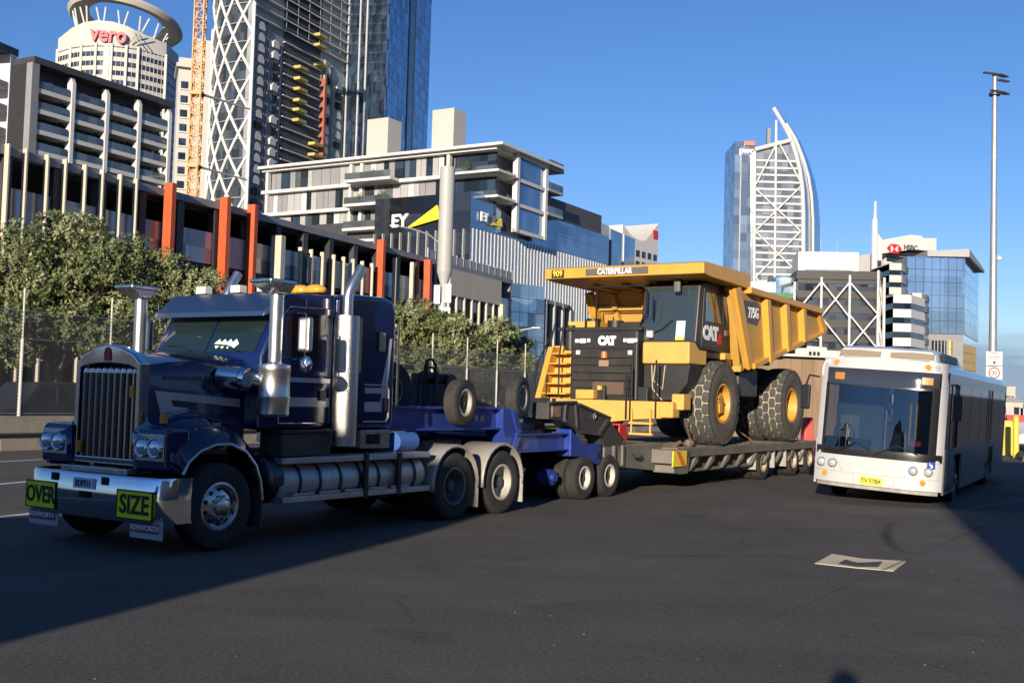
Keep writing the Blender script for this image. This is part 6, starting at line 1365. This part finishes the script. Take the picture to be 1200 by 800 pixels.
q = MB(); q.tube([(sl(*p)[0],-.6,sl(*p)[2]) for p in sail[:-1]], .85, 8); q.build('sail_edge', slab_w, ST)
# curved glass sail behind the edge
back = [(912,131),(925,146),(938,166),(948,190),(955,212),(959,235),(961,262),(961,300),(961,430)]
q = MB(); q.loft([[sl(*p) for p in sail],[sl(a[0]*.5+b[0]*.5,a[1]*.5+b[1]*.5,PY_+18) for a,b in zip(sail,back)],[sl(*b,PY_+40) for b in back]], closed=False, smooth=True); q.build('sail_glass', glass_facade('sail_glass_m', (.15,.20,.28), .1, .7, .35, (3,6,3.6)), ST)
q = MB(); q.tube([sl(a[0]*.42+b[0]*.58,a[1]*.42+b[1]*.58,PY_+17.5) for a,b in zip(sail[1:],back[1:])], .6, 6); q.build('sail_rib', slab_w, ST)
a = sl(859,430); b = sl(884,430); z = sl(862,163)[2]; MB().box(a[0],b[0]-.3,4,26,0,z).build('blue_wing', glass_facade('pwc_blue', (.24,.30,.38), .12, .5, .5, (3,3,3.6)), ST)
MB().box(a[0]+2.2,a[0]+2.7,3.8,4,0,z-5).build('wing_rib', lgrey, ST)
text('tower_lettering', 'pwc', 3.6, white_ink, ST, frame((a[0]+4.6,3.7,sl(866,174)[2]),(1,0,0),(0,0,1)), depth=.1, bold=.12)
MB().box(a[0]+3.8,a[0]+8.0,3.2,3.9,sl(866,168)[2],sl(866,163)[2]).build('tower_logo', mat('logo_orange', (.75,.16,.08), .5), ST)
MB().box(sl(903,165)[0],sl(907,165)[0],6,8,sl(905,165)[2]-4,sl(905,146)[2]).build('roof_mast', mgrey, ST)
# podium below it
a = at(872,340,240); b = at(931,340,240); Po, WPo = block('podium_block', 'low white and green screened podium between the sail tower and dump truck tray', (a.x,240), (b.x,240)); z1 = at(880,330,240).z
bx('white_fascia', wht, Po, 0,WPo*.62,-.4,8,at(880,342,240).z,z1); bx('glass_front', gpale, Po, 0,WPo,0,8,0,at(880,342,240).z); bx('glass_upper', gpale, Po, WPo*.62,WPo,0,8,0,z1+1.2); bx('green_screen', mat('scaffold_green', (.08,.22,.13), .8, var=.3, scale=.4), Po, WPo*.4,WPo,-.6,-.2,at(900,349,240).z,at(900,343,240).z)

# --- dark building with white external bracing
dkb = mat('near_black_cladding', (.011,.011,.013), .5, 0, var=.15, scale=.4)
a = gz(935,318,30); b = gz(1029,319.5,30); c_ = gz(1048,325,30); Db, WDb = block('braced_dark_block', 'dark banded office block behind white external cross bracing', (a.x,a.y), (b.x,b.y))
bx('core', dkb, Db, .2,WDb-.2,.3,14,0,29.6); bx('roof_band', dkb, Db, -.3,WDb+.6,-.5,14.5,28.4,30.2)
for j in range(9):
    z = 1.6+j*3.05; bx('window_band', glass_facade('band_glass', (.10,.105,.12), .1, .5, .8, (1.6,1.6,3)), Db, .1,WDb+.02,.1,.4,z,z+1.5); bx('spandrel', dkb, Db, 0,WDb,-.12,.4,z+1.5,z+3.05); bx('side_band', gdark, Db, WDb-.3,WDb+.05,.4,13.5,z,z+1.5)
tb = mat('brace_white', (.54,.53,.51), .45)
cols = [-.05*WDb, WDb*.285, WDb*.635, WDb*.985]
def zpx(px, py): return at(px,py,231).z
ztop = [zpx(931,330),zpx(962,325),zpx(994,323),zpx(1028,318)]
for x, zt_ in zip(cols, ztop): q = MB(); q.tube([(x,-1.5,0),(x,-1.5,zt_)], .27, 8); q.build('brace_column', tb, Db)
for (i, za), (j, zb_) in (((1,331),(0,370)),((1,331),(2,372)),((2,331),(1,372)),((2,331),(3,368)),((2,369),(3,408)),((3,368),(2,408)),((1,372),(2,412)),((1,398),(0,380)),((1,400),(1,400))):
    if i == j: continue
    q = MB(); q.tube([(cols[i],-1.5,zpx(990,za)),(cols[j],-1.5,zpx(990,zb_))], .19, 7); q.build('brace_diagonal', tb, Db)
for k in range(3):
    y0 = .5+k*4.5; q = MB(); q.tube([(WDb+1.4,y0,0),(WDb+1.4,y0,29)], .3, 7); q.build('brace_column', tb, Db)
    for z in (2,11,20): q = MB(); q.tube([(WDb+1.4,y0,z),(WDb+1.4,y0+4.5,z+9)], .22, 6); q.tube([(WDb+1.4,y0+4.5,z),(WDb+1.4,y0,z+9)], .22, 6); q.build('brace_diagonal', tb, Db)
bx('roof_plant_screen', wht, Db, WDb*.02,WDb*.78,2,11,30.2,zpx(970,293)); bx('roof_plant_base', mgrey, Db, WDb*.1,WDb*.7,1.6,11,30.1,30.7)
for x, h_ in ((.34,4),(.55,2.6),(.12,2)): q = MB(); q.tube([(WDb*x,6,zpx(970,293)),(WDb*x,6,zpx(970,293)+h_)], .07, 5); q.build('roof_aerial', lgrey, Db)
# --- tower with hexagon logo and mast
HY = 400; a = at(1024,300,HY); b = at(1094,300,HY+10); Hs, WHs = block('hexagon_logo_tower', 'white office tower with a red hexagon logo board and a tall white mast', (a.x,HY), (b.x,HY+10))
zz = lambda px, py: at(px,py,HY).z
bx('core', wht, Hs, WHs*.25,WHs,2,22,0,zz(1060,293))
for j in range(20): z = zz(1060,298)-j*4.2; bx('window_band', gdark, Hs, WHs*.27,WHs*.98,1.8,2.1,z-2.1,z)
sb = MB().prism([(WHs*.10,zz(1030,297)),(WHs*.10,zz(1030,281)),(WHs*.55,zz(1060,273)),(WHs*.72,zz(1060,273)),(WHs*.76,zz(1075,276)),(WHs*.98,zz(1090,275)),(WHs*.98,zz(1090,291)),(WHs*.6,zz(1065,290))], 'y', -2, 3).build('logo_board', wht, Hs)
hx, hz_ = WHs*.27, zz(1040,290)-.3; q = MB(); u = 1.7
for A_, B_, C_ in (((-2*u,0),(-u,u),(-u,-u)),((2*u,0),(u,u),(u,-u)),((-u,u),(u,u),(0,0)),((-u,-u),(u,-u),(0,0))): q.prism([(hx+A_[0],hz_+A_[1]),(hx+B_[0],hz_+B_[1]),(hx+C_[0],hz_+C_[1])], 'y', -2.3, -2.05)
q.build('hexagon_logo', red_ink, sb); text('board_lettering', 'HSBC', 2.6, mat('hsbc_black', (.06,.06,.06), .5), sb, frame((WHs*.54,-2.2,zz(1055,288.6)),(1,0,0),(0,0,1)), depth=.1, bold=.05)
bx('board_shadow_gap', char, Hs, WHs*.12,WHs*.96,.2,2.5,zz(1060,296),zz(1060,290.5)); q = MB(); q.tube([(WHs*.01,0,0),(WHs*.01,0,zz(1022,257)),(WHs*.012,0,zz(1022,258)),(WHs*.015,0,zz(1022,236))], [1.1,1.1,.6,.45], 10); q.build('mast', wht, Hs)
q = MB(); q.prism([(WHs*.0,zz(1024,305)),(WHs*.03,zz(1024,272)),(WHs*.12,zz(1030,280)),(WHs*.12,zz(1030,305))], 'y', -.5,.5); q.build('mast_fin', wht, Hs)
# --- pale stepped offices
def pale_office(label, x0, x1, x2, ytop, Y, pitch, nf):
    a = at(x0,350,Y); b = at(x1,350,Y); o_, W_o = block('pale_office', label, (a.x,Y), (b.x,Y), group=None); zt_ = at(x0,ytop,Y).z; dp = (at(x2,350,Y+9).x-b.x)
    q = MB(); pl_ = [(0,0),(W_o,0),(W_o+dp,9),(W_o+dp,16),(0,16)]; q.prism([(x*.99,y+.2) for x,y in pl_], 'z', 0, zt_-.3); q.build('glazing', gdark, o_)
    for j in range(nf):
        z = zt_-j*pitch; MB().prism(pl_, 'z', max(0,z-pitch*.58), z).build('pale_band', cream if Y > 280 else wht, o_)
    return o_
pale_office('pale striped office with rounded end beside the braced dark block', 1047,1068,1084,345,262,3.4,12)
pale_office('taller cream office with grid windows behind the striped office', 1042,1056,1064,308,300,3.3,16)
pale_office('narrow white office wedged between striped office and glass block', 1069,1080,1089,343,300,3.0,14)
# --- glass block with tan base
LY = 330; a = at(1062,400,LY); b = at(1130,400,LY); c_ = at(1146,400,LY+36); Lg, WL = block('sky_glass_block', 'reflective pale glass office block above a tan clad base', (a.x,LY), (b.x,LY))
z1 = at(1100,301,LY).z; z0_ = at(1100,391,LY).z; sgl = glass_facade('sky_glass', (.50,.58,.68), .05, .9, .30, (5.5,5.5,5.2), .06)
nx, nzz = 7, 6
for i in range(nx):
    for j in range(nzz): bx('glass_pane', sgl, Lg, WL*i/nx+.06,WL*(i+1)/nx-.06,-.1,.3,z0_+(z1-z0_)*j/nzz+.06,z0_+(z1-z0_)*(j+1)/nzz-.06)
RM = Matrix.Translation((WL,0,0)) @ Matrix.Rotation(math.atan2(36,c_.x-b.x),4,'Z'); W3 = math.hypot(36,c_.x-b.x)
for i in range(5):
    for j in range(nzz): MB(RM).box(W3*i/5+.06,W3*(i+1)/5-.06,-.1,.3,z0_+(z1-z0_)*j/nzz+.06,z0_+(z1-z0_)*(j+1)/nzz-.06).build('glass_pane', sgl, Lg)
bx('core', mgrey, Lg, .3,WL-.2,.4,30,0,z1-.2)
q = MB(); q.add([(WL*.33,-1,z1),(WL+.5,-2,z1),(c_.x-a.x+2,36,z1),(WL*.4,30,z1),(WL*.33,-1,z1+1.6),(WL+.5,-2,z1+2.4),(c_.x-a.x+2,36,z1+1.0),(WL*.4,30,z1+1.6)], [(0,1,2,3),(4,5,6,7),(0,1,5,4),(1,2,6,5),(2,3,7,6),(3,0,4,7)]); q.build('roof_canopy', mat('canopy_grey', (.32,.32,.31), .6), Lg)
MB().box(WL*.40,WL*.62,2,9,z1,z1+2.2).build('roof_plant', mgrey, Lg)
tanp = mat('tan_cladding', (.58,.42,.17), .6, 0, var=.06, scale=.3)
g0 = at(1090,410,LY); g1 = at(1113,410,LY-2); g2 = at(1143,410,LY+30); zb0 = z0_-2.0; n_ = Vector((a.x,LY,0))
bx('base_recess', char, Lg, g0.x-a.x,WL-.3,1.5,20,0,zb0+2)
for k in range(5):
    x0_, x1_ = g0.x-a.x+(g1.x-g0.x)*k/5, g0.x-a.x+(g1.x-g0.x)*(k+1)/5
    for j in range(5): bx('dark_base_pane', gdark, Lg, x0_+.1,x1_-.1,-.4,.2,zb0-(j+1)*4.0+.12,zb0-j*4.0)
    bx('base_mullion', lgrey, Lg, x0_-.1,x0_+.12,-.7,-.3,0,zb0)
RM2 = Matrix.Translation((g1.x-a.x,-2,0)) @ Matrix.Rotation(math.atan2(32,g2.x-g1.x),4,'Z'); W4 = math.hypot(32,g2.x-g1.x)
for j in range(9): MB(RM2).box(0,W4,-.3,.3,zb0-(j+1)*2.7+.12,zb0-j*2.7).build('tan_panel', tanp, Lg)
MB(RM2).box(.1,W4-.1,.3,1,0,zb0).build('tan_backing', mgrey, Lg)
# --- brown shed and white machine roof between dump truck and bus
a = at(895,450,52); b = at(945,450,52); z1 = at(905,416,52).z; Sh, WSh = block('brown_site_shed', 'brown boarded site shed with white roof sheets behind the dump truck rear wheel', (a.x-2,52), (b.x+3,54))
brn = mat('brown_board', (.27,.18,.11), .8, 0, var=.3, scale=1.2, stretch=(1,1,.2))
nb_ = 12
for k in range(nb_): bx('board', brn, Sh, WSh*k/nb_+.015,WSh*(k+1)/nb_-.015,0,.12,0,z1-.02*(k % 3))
bx('core', mat('shed_core_shade', (.05,.04,.03), .9), Sh, .1,WSh-.1,.14,5,0,z1-.3); bx('roof_sheet', wht, Sh, -.3,WSh+.3,-.4,5,z1,z1+.35)  # core coloured near black for the shade behind the boards
q = MB(); q.prism([(WSh*.28,z1+.35),(WSh*.34,z1+.95),(WSh*.46,z1+1.2),(WSh*.56,z1+1.0),(WSh*.58,z1+.6),(WSh*.8,z1+.55),(WSh*.8,z1+.35)], 'y', .3, 2.4); q.build('white_machine_cover', wht, Sh, .08)
for k in range(3): bx('cover_vent', char, Sh, WSh*.60+k*.22,WSh*.60+k*.22+.14,-.42,-.38,z1+.08,z1+.26)
p = gz(905,523); tag(MB().prism([(0,0),(.5,0),(.45,.2),(.4,1.5),(.1,1.5),(.05,.2)], 'y', -.25, .25).build('water_barrier', redp, None, .05, loc=(at(938,500,40).x,40,0)), 'tall red plastic barrier glimpsed behind the dump truck rear tyre', 'barrier')

# ------------------------------------------------------------------ behind the camera: two unseen shadow-casting sheds and the person taking the photograph
UX = Vector((math.cos(-(SUN_AZ-math.pi)), math.sin(-(SUN_AZ-math.pi)), 0)); VX = Vector((math.sin(SUN_AZ-math.pi), math.cos(SUN_AZ-math.pi), 0))     # across and along the light
shw = mat('shed_cladding', (.45,.44,.42), .6, 0, var=.08, scale=.5, stretch=(6,6,.3))
te = math.tan(SUN_EL)
def shed(label, prof, v0, dep):
    S = thing('shade_shed', label, 'building', UX*prof[0][0]+VX*v0, math.atan2(UX.y,UX.x), 'unseen sheds added for their shade'); u0 = prof[0][0]
    body = [(u-u0,z) for u,z in prof]
    MB().prism(body, 'y', 0, -dep).build('wall', shw, S); us = [u for u,z in body]
    lo, hi = min(us), max(us); n = int((hi-lo)/5)
    for k in range(n): x = lo+(hi-lo)*(k+.5)/n; MB().box(x-1.6,x+1.6,.0,.06,0,3.6).build('roller_door', mat('roller_grey', (.25,.27,.30), .5), S)
    return S
def zt_of(P, v0): v = P.dot(VX); return (v-v0)*te
# sheds added and shaped to shade the navy truck's front and the bus's side
v0 = -5
zv = lambda v: (v-v0)*te
prof1 = [(-6.30,0),(-6.22,zv(5)),(-5.45,zv(18.6)),(-5.50,zv(20.2)),(-6.40,zv(20.0)),(-6.75,zv(21.3)),(-7.6,zv(23.2)),(-9.2,zv(22.0)),(-10.8,zv(14.0)),(-13.5,zv(11.5)),(-40,zv(10.5)),(-40,0)]
shed('unseen grey shed with roller doors, added to shade the navy truck', prof1, v0, 4)
v0 = -7; Pr = gz(1200,712); Pr2 = gz(1085,592); u_ = (Pr.dot(UX)+Pr2.dot(UX))/2+.28; zt2 = (46-v0)*te
shed('taller unseen grey shed with roller doors, added to shade the bus', [(u_,0),(u_,zt2),(u_+38,zt2+1),(u_+38,0)], v0, 20)

# unseen container stacks, added to darken reflections in the vehicles' near sides
def container_mesh(m_):
    q = MB(); q.box(.05,12.1,.05,2.39,.05,2.55)
    for k in range(40): q.box(.2+k*.3,.35+k*.3,.0,2.44,.12,2.48)
    for x in (0,12.0): q.box(x,x+.19,-.01,2.45,0,2.6)
    q.box(0,12.19,-.01,.12,2.45,2.6); q.box(0,12.19,2.32,2.45,2.45,2.6); q.box(0,12.19,-.01,.12,0,.14); q.box(0,12.19,2.32,2.45,0,.14); return q.mesh('body', m_)
ccols = [('rust red',(.16,.035,.025)),('dark blue',(.02,.04,.10)),('dull green',(.03,.08,.05)),('brown',(.10,.05,.03)),('charcoal',(.04,.04,.045))]
cme = [container_mesh(mat('container_'+n.replace(' ','_'), c, .6, .1, var=.15, scale=1.2)) for n, c in ccols]
random.seed(12)
for i in range(7):
    for j in range(3):
        k = random.randrange(5); lvl = ('bottom','middle','top')[j]
        T = thing('added_container', ccols[k][0]+' unseen added container, '+lvl+' of the '+('first','second','third','fourth','fifth','sixth','seventh')[i]+' stack from the taller unseen shed', 'container', (44+i*1.5,-34+i*12.8,j*2.6), rad(84), 'unseen containers added for reflections')
        inst(cme[k], 'body', T); MB().box(-.03,.0,.3,2.1,.2,2.4).build('door', cme[k].materials[0], T)

# the photographer, standing behind the camera with the phone held up
def person():
    T = thing('person', 'person in dark clothes holding a phone up in both hands, seen only as a shadow', 'person', (-.02,-.42,0), 0)
    vs = [(0,0,1.02),(0,0,1.25),(0,.0,1.50),(0,.01,1.66),(0,.03,1.74),(.19,0,1.60),(.27,.08,1.38),(.10,.36,1.72),(-.19,0,1.60),(-.27,.08,1.38),(-.10,.36,1.72),(.10,0,.98),(.12,.03,.53),(.12,0,.08),(.12,.16,.03),(-.10,0,.98),(-.12,.03,.53),(-.12,0,.08),(-.12,.16,.03)]
    es = [(0,1),(1,2),(2,3),(3,4),(2,5),(5,6),(6,7),(2,8),(8,9),(9,10),(0,11),(11,12),(12,13),(13,14),(0,15),(15,16),(16,17),(17,18)]
    rs = [.17,.16,.17,.065,.06,.075,.055,.035,.075,.055,.035,.10,.07,.05,.04,.10,.07,.05,.04]
    me = bpy.data.meshes.new('body'); me.from_pydata(vs, es, []); o = bpy.data.objects.new('body', me); C.objects.link(o); o.parent = T
    bm = bmesh.new(); bm.from_mesh(me); L_ = bm.verts.layers.skin.verify(); bm.verts.ensure_lookup_table()
    for v_, r in zip(bm.verts, rs): v_[L_].radius = (r, r*.8); v_[L_].use_root = (v_.index == 0)
    bm.to_mesh(me); bm.free(); o.modifiers.new('skin','SKIN'); s = o.modifiers.new('sub','SUBSURF'); s.levels = 1; s.render_levels = 2
    me.materials.append(mat('dark_clothes', (.03,.03,.04), .85))
    MB().ell((0,.05,1.86),(.085,.105,.125),16,12).build('head', mat('skin', (.45,.27,.19), .55), T); MB().ell((0,.02,1.90),(.10,.115,.115),16,12).build('hair', mat('hair', (.03,.02,.015), .7), T)
    MB().box(-.08,.08,.372,.382,1.70,1.78).build('phone', black, T)
    for sx in (-1,1):
        q = MB()
        for k in range(4): q.tube([(sx*.10,.34,1.70+.018*k),(sx*.115,.37,1.71+.018*k),(sx*.09,.392,1.712+.018*k)], [.010,.009,.008], 6)
        q.tube([(sx*.10,.34,1.70),(sx*.085,.36,1.735)], [.012,.009], 6); q.build('fingers', mat('skin',(0,0,0)), T)
person()
